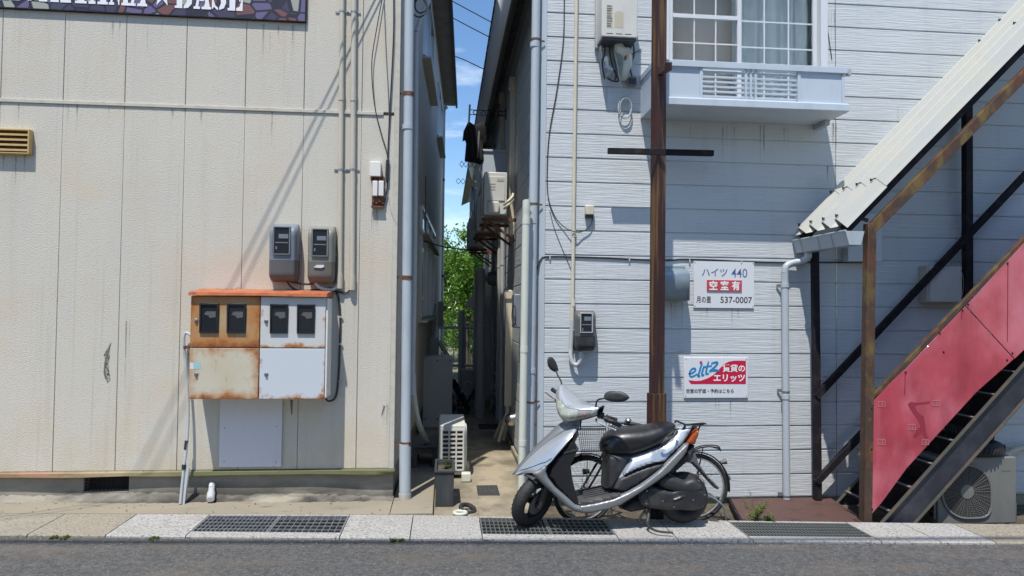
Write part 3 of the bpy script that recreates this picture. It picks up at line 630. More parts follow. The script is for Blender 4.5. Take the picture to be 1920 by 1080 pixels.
# window: frame, sashes, muntins, panes
WY = RY+0.012
f = MB(); fx0, fx1 = wx0, wx1
f.box(fx1-0.07, fx1+0.004, RY-0.03, RY+0.09, wz0, wz1); f.box(fx0-0.004, fx0+0.07, RY-0.03, RY+0.09, wz0, wz1); f.box(fx0+0.07, fx1-0.07, RY-0.03, RY+0.09, wz0, wz0+0.06); f.box(fx0+0.07, fx1-0.07, RY-0.03, RY+0.09, wz1-0.06, wz1)
win = f.build('window', 'window_frame', rb_, bevel=0.004)
def sub(mb, name, mat, par, base, **kw):
    return mb.build(name, mat, par, **kw)
xm = P(1387, 60, RY).x
def sash(xa, xb, y, cols, rows, bar_z):
    s = MB(); w = 0.042
    for x in (xa, xb-w): s.box(x, x+w, y, y+0.03, wz0+0.062, wz1-0.062)
    for z in (wz0+0.062, wz1-0.062-w): s.box(xa+w, xb-w, y, y+0.03, z, z+w)
    if bar_z: s.box(xa+w, xb-w, y-0.004, y+0.026, bar_z-0.02, bar_z+0.02)
    so = sub(s, 'sash', 'window_frame', win, rb_, bevel=0.003)
    mu = MB()
    for i in range(1, cols): x = xa+w+(xb-xa-2*w)*i/cols; mu.box(x-0.0065, x+0.0065, y+0.008, y+0.016, wz0+0.1, wz1-0.1)
    for i in range(1, rows): z = wz0+0.1+(wz1-wz0-0.2)*i/rows; mu.box(xa+w, xb-w, y+0.010, y+0.018, z-0.0065, z+0.0065)
    sub(mu, 'muntins', 'window_frame', win, rb_)
    sub(MB().quad((xa+w, y+0.02, wz0+0.1), (xb-w, y+0.02, wz0+0.1), (xb-w, y+0.02, wz1-0.1), (xa+w, y+0.02, wz1-0.1)), 'pane', 'glass', win, rb_)
gz = P(1290, 30, RY).z
sash(fx0+0.07, xm+0.02, RY+0.0, 3, 6, gz); sash(xm-0.02, fx1-0.07, RY+0.04, 3, 6, None)
def curtain(xa, xb, y, mat, amp, per, name, label, z0_=wz0+0.05):
    n = 90; X = [xa+(xb-xa)*i/n for i in range(n+1)]
    mb = MB().grid([[(x, y+amp*math.sin(2*math.pi*x/per+0.7*math.sin(x*9))*(1+.3*math.sin(x*23)), z) for x in X] for z in (z0_, wz1)])
    return tag(mb.build(name, mat, None), label, 'curtain')
curtain(xm+0.0, fx1-0.05, RY+0.18, 'curtain_blue', 0.03, 0.17, 'curtain', 'pale blue curtain hanging behind the right half of the grid window')
curtain(fx0+0.02, xm+0.16, RY+0.30, 'screen_brown', 0.004, 0.5, 'curtain', 'brownish blind behind the left half of the grid window')
# ================================================================ things on the left building
def rbox(mb, x0, x1, y0, y1, z0, z1, r, n=5):      # box with its four corners (seen from the street) rounded
    pts = []
    for cx, cz, a in ((x1-r, z1-r, 0), (x0+r, z1-r, 90), (x0+r, z0+r, 180), (x1-r, z0+r, 270)):
        pts += [(cx+r*math.cos(rad(a+90*i/n)), y0, cz+r*math.sin(rad(a+90*i/n))) for i in range(n+1)]
    return mb.prism(pts, (0, y1-y0, 0))
# ---- meter cabinet
CY = 6.01
def C(px, py): return P(px, py, CY)
tl, br_ = C(357, 552), C(609, 748); xmid = C(486.5, 650).x; zmid = C(486, 652.5).z; zt = tl.z; z0_ = br_.z; x0_, x1_ = C(356, 650).x, C(610, 650).x
cab = thing('meter_cabinet', 'wide four door steel meter cabinet, left half rusty orange, right half white', 'meter cabinet', ((x0_+x1_)/2, LY, z0_))
mb = MB().box(x0_+0.004, x1_-0.002, CY+0.02, LY-0.004, z0_+0.004, zt-0.01); mb.build('body', 'beige_grey', cab, bevel=0.004)
mb = MB().box(x1_-0.0015, x1_+0.014, CY+0.012, LY-0.06, z0_+0.01, zt-0.02); mb.build('side_flange', 'white_plastic', cab, bevel=0.002)
roof = MB(); zr = zt+0.006
rx = [x0_-0.01, x0_+0.3, xmid-0.01, xmid+0.01, xmid+0.3, x1_+0.012]
roof.grid([[(x, LY-0.004, zr+0.05+0.002*math.sin(x*9)) for x in rx], [(x, CY-0.03, zr+0.012+0.003*math.sin(x*11)) for x in rx], [(x, CY-0.034, zr-0.012+0.003*math.sin(x*7)) for x in rx], [(x, CY-0.015, zr-0.014) for x in rx], [(x, LY-0.004, zr-0.014) for x in rx]])
for x in (rx[0], rx[-1]): roof.quad((x, LY-0.004, zr+0.05), (x, CY-0.03, zr+0.012), (x, CY-0.034, zr-0.012), (x, LY-0.004, zr-0.014))
roof.build('cabinet_roof', 'cabinet_roof', cab, smooth=20)
for (a, b, c_, d_, mt, lab) in ((x0_, xmid-0.004, zmid+0.004, zt-0.012, 'door_top_rusty', 'ochre rusted upper door with two windows'), (xmid+0.004, x1_-0.004, zmid+0.004, zt-0.012, 'door_top_white', 'off white upper door with two windows'), (x0_, xmid-0.004, z0_, zmid-0.004, 'door_rusty', 'cream lower door with rusted rim and blue tape'), (xmid+0.004, x1_-0.004, z0_, zmid-0.004, 'door_white', 'white lower door with rust spots')):
    d = MB().box(a, b, CY, CY+0.018, c_, d_).build('door', mt, cab, bevel=0.003); d['label'] = lab
    up = c_ > zmid
    kx, kz = (a+0.045, c_+(d_-c_)*(0.52 if up else 0.5)) if up else (a+0.055, c_+(d_-c_)*0.49)
    mb = MB().lathe((kx, CY, kz), (0, -1, 0), [(0, 0.017), (0.004, 0.017), (0.006, 0.012), (0.012, 0.011), (0.012, 0.0)], 14); mb.box(kx-0.008, kx+0.008, CY-0.018, CY-0.012, kz-0.003, kz+0.003); mb.build('lock', 'steel_dull', d)
    if up:
        for fx in ((0.27, 0.665) if a < xmid-0.1 else (0.285, 0.70)):
            wx = a+(b-a)*fx; ww = (b-a)*0.135; zb0 = c_+(d_-c_)*0.28; zb1 = c_+(d_-c_)*0.86
            w = MB(); w.box(wx-ww, wx+ww, CY-0.016, CY+0.0, zb0, zb0+0.014); w.box(wx-ww, wx+ww, CY-0.016, CY+0.0, zb1-0.014, zb1); w.box(wx-ww, wx-ww+0.012, CY-0.016, CY, zb0+0.014, zb1-0.014); w.box(wx+ww-0.012, wx+ww, CY-0.016, CY, zb0+0.014, zb1-0.014)
            wo = w.build('window', 'dark_plastic', d, bevel=0.002)
            MB().box(wx-ww+0.011, wx+ww-0.011, CY-0.006, CY-0.002, zb0+0.013, zb1-0.013).build('pane', 'window_black', wo)
            mb = MB(); zc = (zb0+zb1)/2+0.02
            mb.prism([(wx-ww*.55, CY-0.0085, zc+.01), (wx-ww*.3, CY-0.0085, zc+.035), (wx+ww*.7, CY-0.0085, zc+.035), (wx+ww*.72, CY-0.0085, zc-.012), (wx+ww*.1, CY-0.0085, zc-.02), (wx-ww*.1, CY-0.0085, zc+.0)], (0, 0.002, 0)); mb.build('dial', 'meter_low', wo)
    elif a < xmid-0.1:
        MB().box(a+0.035, a+0.085, CY-0.0015, CY+0.001, d_-0.17, d_-0.115).build('sticker', 'tape_blue', d)
        MB().box(a+0.004, a+0.0335, CY-0.0013, CY+0.001, d_-0.17, d_-0.118).build('sticker', 'panel_white', d)
# ---- the black cable clipped along its side
def cable(name, label, pts, r=0.006, mat='cable', n=5, root=None, group=None, cat='cable'):
    o = MB().tube(catmull(pts, n), r, 7).build(name, mat, root)
    if root is None: tag(o, label, cat, group)
    return o
WL = LY-0.012
c = thing('power_cable', 'black cable clipped down the wall along the right side of the meter cabinet', 'cable', P(636, 650, WL))
MB().tube(catmull([P(600, 545, WL-.03), P(622, 541, WL), P(634, 556, WL), P(638, 600, WL), P(637, 650, WL), P(635, 700, WL), P(630, 742, WL), P(618, 752, WL-.02), P(611, 748, WL-.05)], 6), 0.0085, 8).build('cable', 'cable', c)
for yy in (594, 645, 715):
    p = P(638, yy, WL); MB().beam(p+Vector((-.014, -.006, 0)), p+Vector((.02, -.002, 0)), 0.012, 0.012).build('clip', 'pvc_grey', c)
# ---- white panel under it
p0, p1 = P(413, 748, LY-.02), P(527, 875, LY-.02)
t = thing('cover_panel', 'blank pale panel screwed to the wall under the meter cabinet', 'panel', ((p0.x+p1.x)/2, LY, p1.z))
MB().box(p0.x, p1.x, LY-.02, LY-.004, p1.z, p0.z+.03).build('sheet', 'panel_white', t, bevel=0.002)
for px, py in ((421, 803), (518, 800), (420, 865), (517, 867)):
    q = P(px, py, LY-.02); MB().lathe(q, (0, -1, 0), [(0, .006), (.003, .005), (.003, 0)], 8).build('screw', 'steel_dull', t)
# ---- electric meters
def meter(name, label, x0, x1, y0, y1, Y, mat_up, mat_lo, sticker):
    d = 0.15; a, b = P(x0, y1, Y-d), P(x1, y0, Y-d)
    w, h = b.x-a.x, b.z-a.z; t = thing(name, label, 'electric meter', ((a.x+b.x)/2, Y, a.z), 'domed electric meters')
    zs = a.z+h*0.36; cx = (a.x+b.x)/2
    def sec(z, tt):                      # plan section: rounded front, narrower towards the street
        hw = w/2*(1-0.10*max(0, (tt-0.86)/0.14)**2-0.12*max(0, (0.14-tt)/0.14)**2); dp = d*(1-0.75*max(0, (tt-0.84)/0.16)**2.2-0.4*max(0, (0.12-tt)/0.12)**2)*(0.92+0.08*tt)
        pts = [(cx-hw, Y-.003, z), (cx-hw, Y-dp*.35, z)]
        pts += [(cx-hw+0.26*hw*(1-math.cos(q)), Y-dp*.35-dp*.65*math.sin(q), z) for q in [rad(90)*i/5 for i in range(1, 6)]]
        pts += [(cx+hw-0.26*hw*(1-math.cos(q)), Y-dp*.35-dp*.65*math.sin(q), z) for q in [rad(90)*i/5 for i in range(5, 0, -1)]]
        return pts+[(cx+hw, Y-dp*.35, z), (cx+hw, Y-.003, z)]
    def part(t0, t1, nm, mat):
        T = [t0+(t1-t0)*i/8 for i in range(9)]; rows = [sec(a.z+h*q, q) for q in T]; mb = MB().grid(rows)
        mb.quad(*rows[0]); mb.quad(*rows[-1]); return mb.build(nm, mat, t, smooth=50)
    part(0.362, 1.0, 'upper_cover', mat_up); part(0.0, 0.359, 'terminal_cover', mat_lo)
    wx0, wx1, wz0_, wz1_ = cx-w*.27, cx+w*.24, a.z+h*.47, a.z+h*.92; yf = Y-d*0.985
    f = MB(); f.box(wx0-.009, wx1+.009, yf-.010, yf+.02, wz1_, wz1_+.009); f.box(wx0-.009, wx1+.009, yf-.010, yf+.02, wz0_-.009, wz0_); f.box(wx0-.009, wx0, yf-.010, yf+.02, wz0_, wz1_); f.box(wx1, wx1+.009, yf-.010, yf+.02, wz0_, wz1_)
    fo = f.build('window', mat_up if mat_up != 'meter_low' else 'dial', t, bevel=0.002)
    MB().quad((wx0, yf-.003, wz0_), (wx1, yf-.003, wz0_), (wx1, yf-.003, wz1_), (wx0, yf-.003, wz1_)).build('pane', 'window_black', fo)
    mb = MB(); zz = (wz0_+wz1_)/2; mb.box(wx0+w*.15, wx1-w*.03, yf-.006, yf-.0035, zz+.018, zz+.055); mb.box(wx0+w*.04, wx1-w*.03, yf-.006, yf-.0035, zz-.022, zz-.014); mb.box(wx0+w*.05, wx0+w*.1, yf-.006, yf-.0035, zz-.075, zz-.05); mb.build('counter', 'meter_grey', fo)
    for sx in (-1, 1): MB().lathe((cx+sx*(w/2-.004), Y-.05, a.z+h*.5), (sx, 0, 0), [(0, .007), (.014, .006), (.014, 0)], 8).build('screw', 'steel_dull', t)
    if sticker:
        mb = MB().prism([(cx-w*.22+.0, yf-.0035, a.z+h*.265), (cx-w*.12, yf-.0035, a.z+h*.305), (cx+w*.14, yf-.0035, a.z+h*.31), (cx+w*.16, yf-.0035, a.z+h*.275), (cx+w*.04, yf-.0035, a.z+h*.255)], (0, .008, 0)); mb.build('sticker', 'sign_white', t)
    return t
meter('electric_meter', 'blue grey domed electric meter above the cabinet, left of two', 500, 557, 418, 527, LY, 'meter_grey', 'meter_low', False)
meter('electric_meter', 'olive grey domed electric meter above the cabinet with a torn white sticker', 573, 627, 422, 530, LY, 'meter_green', 'meter_low_brown', True)
cable('meter_lead', 'thick black lead looping from the left domed meter to the conduits', [P(536, 524, LY-.06), P(545, 537, LY-.05), P(562, 545, LY-.03), P(600, 543, LY-.02), P(628, 546, LY-.02), P(650, 549, LY-.012), P(657, 541, LY-.02)], 0.0085)
cable('meter_lead', 'short black lead running straight under the left domed meter to the right one', [P(538, 526, LY-.06), P(560, 531, LY-.04), P(580, 533, LY-.04), P(592, 528, LY-.06)], 0.009)
cable('meter_lead', 'light grey hose curving from the right domed meter to the conduit foot', [P(590, 527, LY-.07), P(598, 538, LY-.07), P(612, 543, LY-.06), P(626, 542, LY-.04), P(634, 534, LY-.035)], 0.014, 'pvc_grey')
# ---- conduits
def conduit(label, xt, xb, yb, clamps, r, mat, Y, yt=-40):
    t = thing('conduit_pipe', label, 'conduit', P(xb, yb, Y-r), 'beige conduits up the stucco wall')
    p, q = P(xt, yt, Y-r-.006), P(xb, yb, Y-r-.006); MB().tube([p, q], r, 14).build('pipe', mat, t)
    MB().tube([q+Vector((0, 0, .13)), q], r+.005, 14).build('coupling', mat, t); MB().tube([p.lerp(q, .36), p.lerp(q, .36)+Vector((0, 0, -.1))], r+.004, 14).build('coupling', mat, t)
    for cy in clamps:
        f = (cy-yt)/(yb-yt); k_ = p.lerp(q, f); mb = MB().tube([k_, k_+Vector((0, 0, -.016))], r+.003, 14); mb.beam(k_+Vector((-.06, r, -.008)), k_+Vector((.055, r, -.008)), .006, .014); mb.build('clamp', 'galv', t)
    return t
conduit('beige conduit up the stucco wall above the domed meters, left of two', 642, 637, 541, (20, 318), 0.0215, 'conduit_beige', LY)
conduit('beige conduit up the stucco wall, right of two with a white clamp band', 664, 660, 544, (21, 318), 0.0235, 'conduit_beige', LY)
# ---- white cable boxes
t = thing('cable_junction', 'white plastic cable junction boxes over rust stained terminals on the stucco wall', 'junction box', P(708, 390, LY))
a, b = P(693, 330, LY-.07), P(714, 303, LY-.07); rbox(MB(), a.x, b.x, LY-.07, LY-.002, a.z, b.z, .008).build('top_box', 'white_plastic', t, bevel=.004)
for xx in (698, 709.5):
    a, b = P(xx, 367, LY-.06), P(xx+10, 339, LY-.06); rbox(MB(), a.x, b.x, LY-.06, LY-.002, a.z, b.z, .006).build('fuse_cover', 'white_plastic', t, bevel=.004)
mb = MB(); a, b = P(697, 389, LY-.02), P(721, 331, LY-.02); mb.box(a.x, b.x, LY-.02, LY-.001, a.z, b.z); mb.build('base_plate', 'bracket_rust', t)
mb = MB()
for i in range(4):
    q = P(700+6*i, 378+3*(i % 2), LY-.03); mb.lathe(q, (0, -1, 0), [(-.01, .010), (.012, .009), (.012, 0)], 8)
for i in range(3):
    q = P(697+7*i, 334, LY-.03); mb.lathe(q, (0, 0, -1), [(-.01, .012), (.02, .009), (.02, 0)], 8)
mb.box(a.x-.004, b.x+.002, LY-.045, LY-.021, a.z-.002, a.z+.012); mb.build('terminals', 'bracket_rust', t)
cable('drop_wire', 'black wire hanging in a loose bow from the eave to the white junction boxes', [P(722, -30, LY-.02), P(706, 55, LY-.03), P(697, 120, LY-.03), P(702, 195, LY-.03), P(715, 250, LY-.02), P(726, 290, LY-.015), P(726, 335, LY-.015), P(716, 345, LY-.05)], .0045, group='black wires down to the junction boxes')
cable('drop_wire', 'straighter black wire running down beside the wall corner to the junction boxes', [P(738, -30, LY-.02), P(738, 60, LY-.02), P(733, 170, LY-.02), P(728, 270, LY-.015), P(727, 320, LY-.015), P(725, 360, LY-.02), P(719, 386, LY-.02)], .006, group='black wires down to the junction boxes')
cable('drop_wire', 'thin grey wire between the two black wires above the junction boxes', [P(720, 0, LY-.012), P(724, 100, LY-.012), P(729, 200, LY-.012), P(728, 300, LY-.012)], .003, 'meter_low', group='black wires down to the junction boxes')
mb = MB().tube(catmull([P(727, 300, LY-.02), P(726, 325, LY-.02), P(726, 338, LY-.02)], 4), .016, 8); tag(mb.build('tape_wrap', 'cable', None), 'thick black taped bundle on the wires right of the junction boxes', 'tape wrap')
cable('signal_wire', 'thin wire slanting from the junction boxes to the wall corner', [P(718, 345, LY-.03), P(727, 362, LY-.012), P(733, 395, LY-.006), P(744, 420, LY-.006)], .0028, 'pvc_grey')
# ---- yellow vent
a, b = P(-30, 286, LY-.06), P(55, 242, LY-.06)
t = thing('wall_vent', 'yellow ochre louvred vent on the stucco wall at the left photo edge', 'wall vent', ((a.x+b.x)/2, LY, a.z))
f = MB(); f.box(a.x, b.x, LY-.06, LY-.002, b.z-.012, b.z); f.box(a.x, b.x, LY-.06, LY-.002, a.z, a.z+.01); f.box(b.x-.012, b.x, LY-.06, LY-.002, a.z+.01, b.z-.012); f.box(a.x, a.x+.012, LY-.06, LY-.002, a.z+.01, b.z-.012); f.build('frame', 'yellow_vent', t, bevel=.002)
for i in range(4):
    z = a.z+.022+(b.z-a.z-.035)*i/4; mb = MB().add([(a.x+.012, LY-.055, z), (b.x-.012, LY-.055, z), (b.x-.012, LY-.02, z+.028), (a.x+.012, LY-.02, z+.028), (a.x+.012, LY-.055, z+.014), (b.x-.012, LY-.055, z+.014)], [(0, 1, 2, 3), (0, 1, 5, 4), (4, 5, 2, 3)]); mb.build('louvre', 'yellow_vent', t, smooth=0)
MB().box(a.x+.01, b.x-.01, LY-.012, LY-.003, a.z+.008, b.z-.01).build('backing', 'bracket_rust', t)
# ---- leaning grey conduit at the cabinet's left
GY = LY-.05
t = thing('ground_conduit', 'bent grey conduit leaning from the cabinet side down to the concrete apron', 'conduit', P(338, 948, GY-.1))
MB().tube(catmull([P(362, 632, GY-.02), P(350, 624, GY), P(345, 632, GY), P(346, 660, GY), P(351, 720, GY-.01), P(353, 780, GY-.02), P(350, 835, GY-.04), P(345, 875, GY-.06), P(338, 945, GY-.10)], 6), .0115, 10).build('pipe', 'pvc_grey', t)
mb = MB().tube([P(350, 826, GY-.035), P(348, 843, GY-.043)], .0155, 10); mb.tube([P(345, 871, GY-.06), P(344, 880, GY-.063)], .0165, 10); mb.build('tape', 'cable', t)
mb = MB().beam(P(356, 651, GY), P(345, 651, GY), .03, .025); mb.build('bracket', 'bracket_rust', t)
q = P(346, 905, GY-.06); mb = MB().beam(P(351, 868, GY-.05), P(342, 946, GY-.09), .035, .006, up=(0, 1, 0)); mb.beam(P(353, 878, GY-.05), P(347, 935, GY-.07), .02, .012, up=(0, 1, 0)); mb.build('wrapping', 'pvc_grey', t)
# ---- capped stub pipe
t = thing('drain_stub', 'short grey plastic stub pipe with a white cap on the plinth foot', 'pipe', P(395, 948, LY-.1))
a, b = P(398, 906, LY+.03), P(394.5, 936, LY-.12); MB().tube([a, a.lerp(b, .7)], .026, 14).build('pipe', 'pvc_grey', t)
MB().tube([a.lerp(b, .62), b], .033, 14).build('cap', 'pvc_grey', t); MB().tube([b, b+(b-a).normalized()*.004], .029, 14).build('end_face', 'ink_white', t)
MB().tube([a.lerp(b, .1)+Vector((0, -.02, .012)), a.lerp(b, .3)+Vector((0, -.02, .012))], .014, 8).build('tape', 'ink_white', t)
# ---- crack in the stucco, scratches
def chip(name, label, pts, mat, Y, d=.004):
    o = MB().prism([P(x, y, Y) for x, y in pts], (0, d, 0)).build(name, mat, lb); o['label'] = label; return o
k = new('chip_pale', (0.42, 0.40, 0.35), 0.95); k.var(40, (0.10, 0.09, 0.075), 0.46, 0.56, 1, 6); k.bump(k.noise(60, 6), 1.0, 0.02)
chip('crack', 'jagged crack knocked into the stucco', [(208, 643), (205, 655), (206, 668), (203, 678), (204, 694), (207, 712), (201, 718), (196, 706), (195, 690), (197, 674), (194, 666), (200, 655)], M['chip_pale'], LY-.002)
chip('gouge', 'dark gouge', [(208, 642), (203, 655), (199, 662), (197, 672), (195, 684), (194, 700), (197, 710), (199, 706), (197, 690), (199, 678), (203, 664)], 'joint', LY-.0035, .003)
chip('scratch', 'dark scratch low on the wall', [(720, 760), (722, 762), (718, 775), (715, 782), (716, 772)], 'joint', LY-.002)
chip('scratch', 'black scratch under the cabinet', [(544, 750), (549, 750), (548, 775), (546, 778)], 'joint', LY-.002)
# ---- downspout on the corner
t = thing('downspout', 'stout pale grey downspout with rusty bands on the corner of the stucco building', 'downspout', P(760, 937, 6.34))
r = .043; YD = 6.33; top, bot = P(768, -60, YD), P(759.5, 938, YD)
MB().tube([top, bot], r, 18).build('pipe', 'pvc_blue', t)
MB().tube([P(759.5, 832, YD), P(759.5, 925, YD)], r+.008, 18).build('sleeve', 'pvc_blue', t); MB().tube([P(759.4, 925, YD), P(759.3, 939, YD)], r+.012, 18).build('foot', 'beige_grey', t)
mb = MB()
for yy in (236, 240): pass
mb.tube([P(764.6, 234, YD), P(764.6, 243, YD)], r+.006, 18); mb.build('coupling', 'pvc_blue', t)
for yy in (176, 520, 831):
    q = P(760+(938-yy)*.008, yy, YD); mb = MB().tube([q+Vector((0, 0, .014)), q+Vector((0, 0, -.02))], r+.004, 18); mb.beam(q, q+Vector((-.09, -.0, .0)), .008, .02); mb.build('band', 'bracket_rust', t)
# ---- far downspout at the back of the left building
t = thing('downspout', 'slim grey downspout at the far end of the alley below the left eave', 'downspout', P(829, 640, 16.9))
MB().tube(catmull([P(838, 200, 16.9), P(834, 204, 16.9), P(832, 215, 16.9), P(831, 300, 16.9), P(829, 470, 16.9), P(828, 640, 16.9)], 4), .045, 10).build('pipe', 'pvc_grey', t)
mb = MB()
for yy in (340, 520): q = P(830, yy, 16.9); mb.tube([q, q+Vector((0, 0, .06))], .055, 10)
mb.build('band', 'trim_dark', t)
# ---- coil of wire by the eave and grey conduit down the alley wall
AY = 6.9
t = thing('service_conduit', 'grey conduit bending from the eave down the shaded left alley wall', 'conduit', P(782, 640, AY))
MB().tube(catmull([P(812, -25, AY+.2), P(795, 22, AY+.1), P(782, 58, AY), P(781, 66, AY), P(780, 150, AY), P(778, 400, AY), P(776, 560, AY), P(774, 660, AY), P(773, 740, AY)], 5), .026, 10).build('pipe', 'pvc_grey', t)
cable('drain_hose', 'ribbed pale hose curving from the alley wall to the bench', [P(774, 700, 6.95), P(776, 745, 7.0), P(784, 790, 7.2), P(797, 822, 7.5), P(806, 836, 7.7)], .03, 'pvc_grey', cat='hose')
for k_, (dx, dy, s) in enumerate(((0, 0, 1), (3, -4, .8))):
    pts = [P(786+dx+14*s*math.cos(q), 14+dy+18*s*math.sin(q), 6.75+.02*k_) for q in [2*math.pi*i/14 for i in range(14)]]
    tag(MB().tube(catmull(pts, 3, True), .008, 6, closed=True).build('wire_coil', 'cable', None), ('large', 'small')[k_]+' black loop of wire hanging at the eave beside the corner downspout', 'wire coil', 'wire coils at the left eave')

# ================================================================ in the alley
def ac_unit(name, label, loc, rot, w=.78, d=.28, h=.55, fan=True, big=False, mats=('ac_white', 'ac_shade')):
    t = thing(name, label, 'air conditioner', (0, 0, 0), None)
    kw = dict(local=True)
    MB().box(-w/2, w/2, -d/2, d/2, .03, h).build('casing', mats[0], t, bevel=.012, **kw)
    fx, fz, fr = -w*.14, h*.5+.01, min(h*.41, w*.31)
    ring = MB(); pts = []
    for i in range(48):
        q = 2*math.pi*i/48; rr = fr
        x, z = rr*math.cos(q), rr*math.sin(q)
        if big and x > 0 and z < 0:     # squared-off lower right corner
            e = 5; k_ = (abs(math.cos(q))**e+abs(math.sin(q))**e)**(-1/e); x, z = fr*k_*math.cos(q), fr*k_*math.sin(q)
        pts.append(Vector((fx+x, -d/2-.006, fz+z)))
    ring.tube(pts, .011, 8, closed=True); ring.build('grille_rim', mats[0], t, **kw)
    MB().prism([p+Vector((0, .001, 0)) for p in pts], (0, .003, 0)).build('fan_opening', 'pit', t, **kw)
    sp_ = MB()
    for i in range(36):
        q = 2*math.pi*i/36; k_ = pts[int(i*48/36)]; sp_.beam((fx+fr*.24*math.cos(q), -d/2-.012, fz+fr*.24*math.sin(q)), tuple(k_-Vector((0, .006, 0))), .0035, .0035, up=(0, 1, 0))
    for j in range(11):
        s_ = .3+.65*j/10; sp_.tube([Vector((fx, -d/2-.013, fz))+(p-Vector((fx, -d/2-.006, fz)))*s_ for p in pts[::2]], .0016, 4, closed=True)
    sp_.build('grille', mats[1], t, smooth=0, **kw)
    MB().lathe((fx, -d/2-.01, fz), (0, -1, 0), [(0, fr*.27), (.008, fr*.26), (.01, 0)], 28).build('hub', mats[0], t, **kw)
    # valve end at +x
    mb = MB().box(w/2, w/2+.012, -d*.42, d*.40, h*.36, h*.9); mb.build('side_panel', mats[0], t, bevel=.004, **kw)
    mb = MB()
    for z in (.60, .66, .72): mb.box(w/2+.012, w/2+.015, -d*.3, -d*.02, h*z, h*z+.014)
    mb.box(w/2+.012, w/2+.016, d*.05, d*.34, h*.8, h*.86); mb.build('louvre', mats[1], t, **kw)
    MB().box(w/2+.001, w/2+.05, -d*.34, d*.16, h*.07, h*.34).build('valve_cover', mats[0], t, bevel=.02, **kw)
    # coil end at -x: open grid
    g_ = MB(); nz_, ny_ = 9, 3
    for i in range(nz_+1): z = .08+(h-.13)*i/nz_; g_.box(-w/2-.016, -w/2-.004, -d*.42, d*.38, z-.008, z+.008)
    for i in range(ny_+1): y = -d*.42+d*.8*i/ny_; g_.box(-w/2-.018, -w/2-.003, y-.008, y+.008, .075, h-.045)
    g_.build('coil_grid', mats[0], t, smooth=0, **kw); MB().box(-w/2-.004, -w/2-.0005, -d*.41, d*.37, .08, h-.05).build('coil', 'pit', t, **kw)
    for sx in (-.3, .3): MB().box(w*sx-.04, w*sx+.04, -d/2-.03, d/2+.03, 0, .029).build('foot', mats[1], t, bevel=.004, **kw)
    t.location = loc; t.rotation_euler = rot
    return t
ac0 = ac_unit('outdoor_unit', 'white air conditioner unit on the alley floor with a square grid end', (P(847, 888, 7.25).x, 7.62, -.03), (0, 0, rad(90)), w=.74, d=.27, h=.53)
blk = []
for i, (px, py, yy) in enumerate(((871, 903, 7.12), (869, 880, 7.6))):
    q = P(px, py, yy); tag(MB().box(q.x-.03, q.x+.06, yy-.03, yy+.07, -.035, .045).build('support_block', 'pvc_ivory', None, bevel=.006), ('front', 'rear')[i]+' white plastic block under the alley air conditioner', 'support block', 'plastic blocks under the alley unit')
# big blank panel unit further back
a, b = P(792, 792, 10.4), P(849, 671, 10.4)
t = thing('equipment_cabinet', 'tall blank grey cabinet against the left alley wall behind the floor unit', 'cabinet', ((a.x+b.x)/2, 10.4, a.z))
MB().box(a.x, b.x, 10.4, 11.0, a.z-.1, b.z).build('casing', 'panel_grey', t, bevel=.008)
mb = MB()
for px, py in ((797, 786), (820, 786), (844, 786), (820, 676), (844, 676)):
    mb.lathe(P(px, py, 10.4), (0, -1, 0), [(0, .012), (.006, .01), (.006, 0)], 8)
mb.build('screws', 'trim_dark', t)
# pipes and boxes above the cabinet
t = thing('meter_box', 'small grey gas meter box on the left alley wall above the blank cabinet', 'meter box', P(815, 655, 11.5))
a, b = P(802, 668, 11.5), P(822, 632, 11.5); MB().box(a.x, b.x, 11.5, 11.7, a.z, b.z).build('casing', 'duct_grey', t, bevel=.02)
MB().tube(catmull([P(812, 632, 11.55), P(812, 600, 11.55), P(817, 570, 11.6)], 4), .02, 8).build('riser', 'duct_grey', t); MB().tube(catmull([P(822, 640, 11.5), P(832, 655, 11.5), P(842, 672, 11.4)], 4), .035, 8).build('outlet_pipe', 'conduit_beige', t)
a, b = P(820, 612, 14), P(832, 565, 14); tag(MB().box(a.x, b.x, 14, 14.3, a.z, b.z).build('wall_box', 'duct_grey', None, bevel=.01), 'narrow grey box under the far downspout at the end of the alley', 'box')
cable('wall_wire', 'black wire sloping from the left alley windows across to the right building', [P(795, 452, 9.6), P(830, 462, 11), P(860, 467, 12), P(890, 468, 12.8)], .010)
cable('wall_wire', 'thin wire drooping down the left alley wall above the lower window', [P(798, 330, 8.6), P(798, 440, 8.7)], .006)
# bench
a, b = P(768, 880, 7.55), P(821, 833, 7.55)
bz = b.z; t = thing('bench', 'low weathered grey slatted bench on the concrete step', 'bench', ((a.x+b.x)/2, 7.6, .012))
for i in range(4):
    x = a.x+.02+(b.x-a.x-.02)*(i+.5)/4; MB().box(x-.036, x+.036, 7.5, 8.1, bz-.03, bz).build('slat', 'wood_grey', t, bevel=.004)
for x in (a.x+.03, b.x-.055):
    for y in (7.52, 8.02): MB().box(x, x+.05, y, y+.06, .012, bz-.031).build('leg', 'wood_grey', t, bevel=.003)
MB().box(a.x+.03, b.x-.005, 7.53, 7.55, bz-.1, bz-.032).build('apron', 'wood_grey', t)
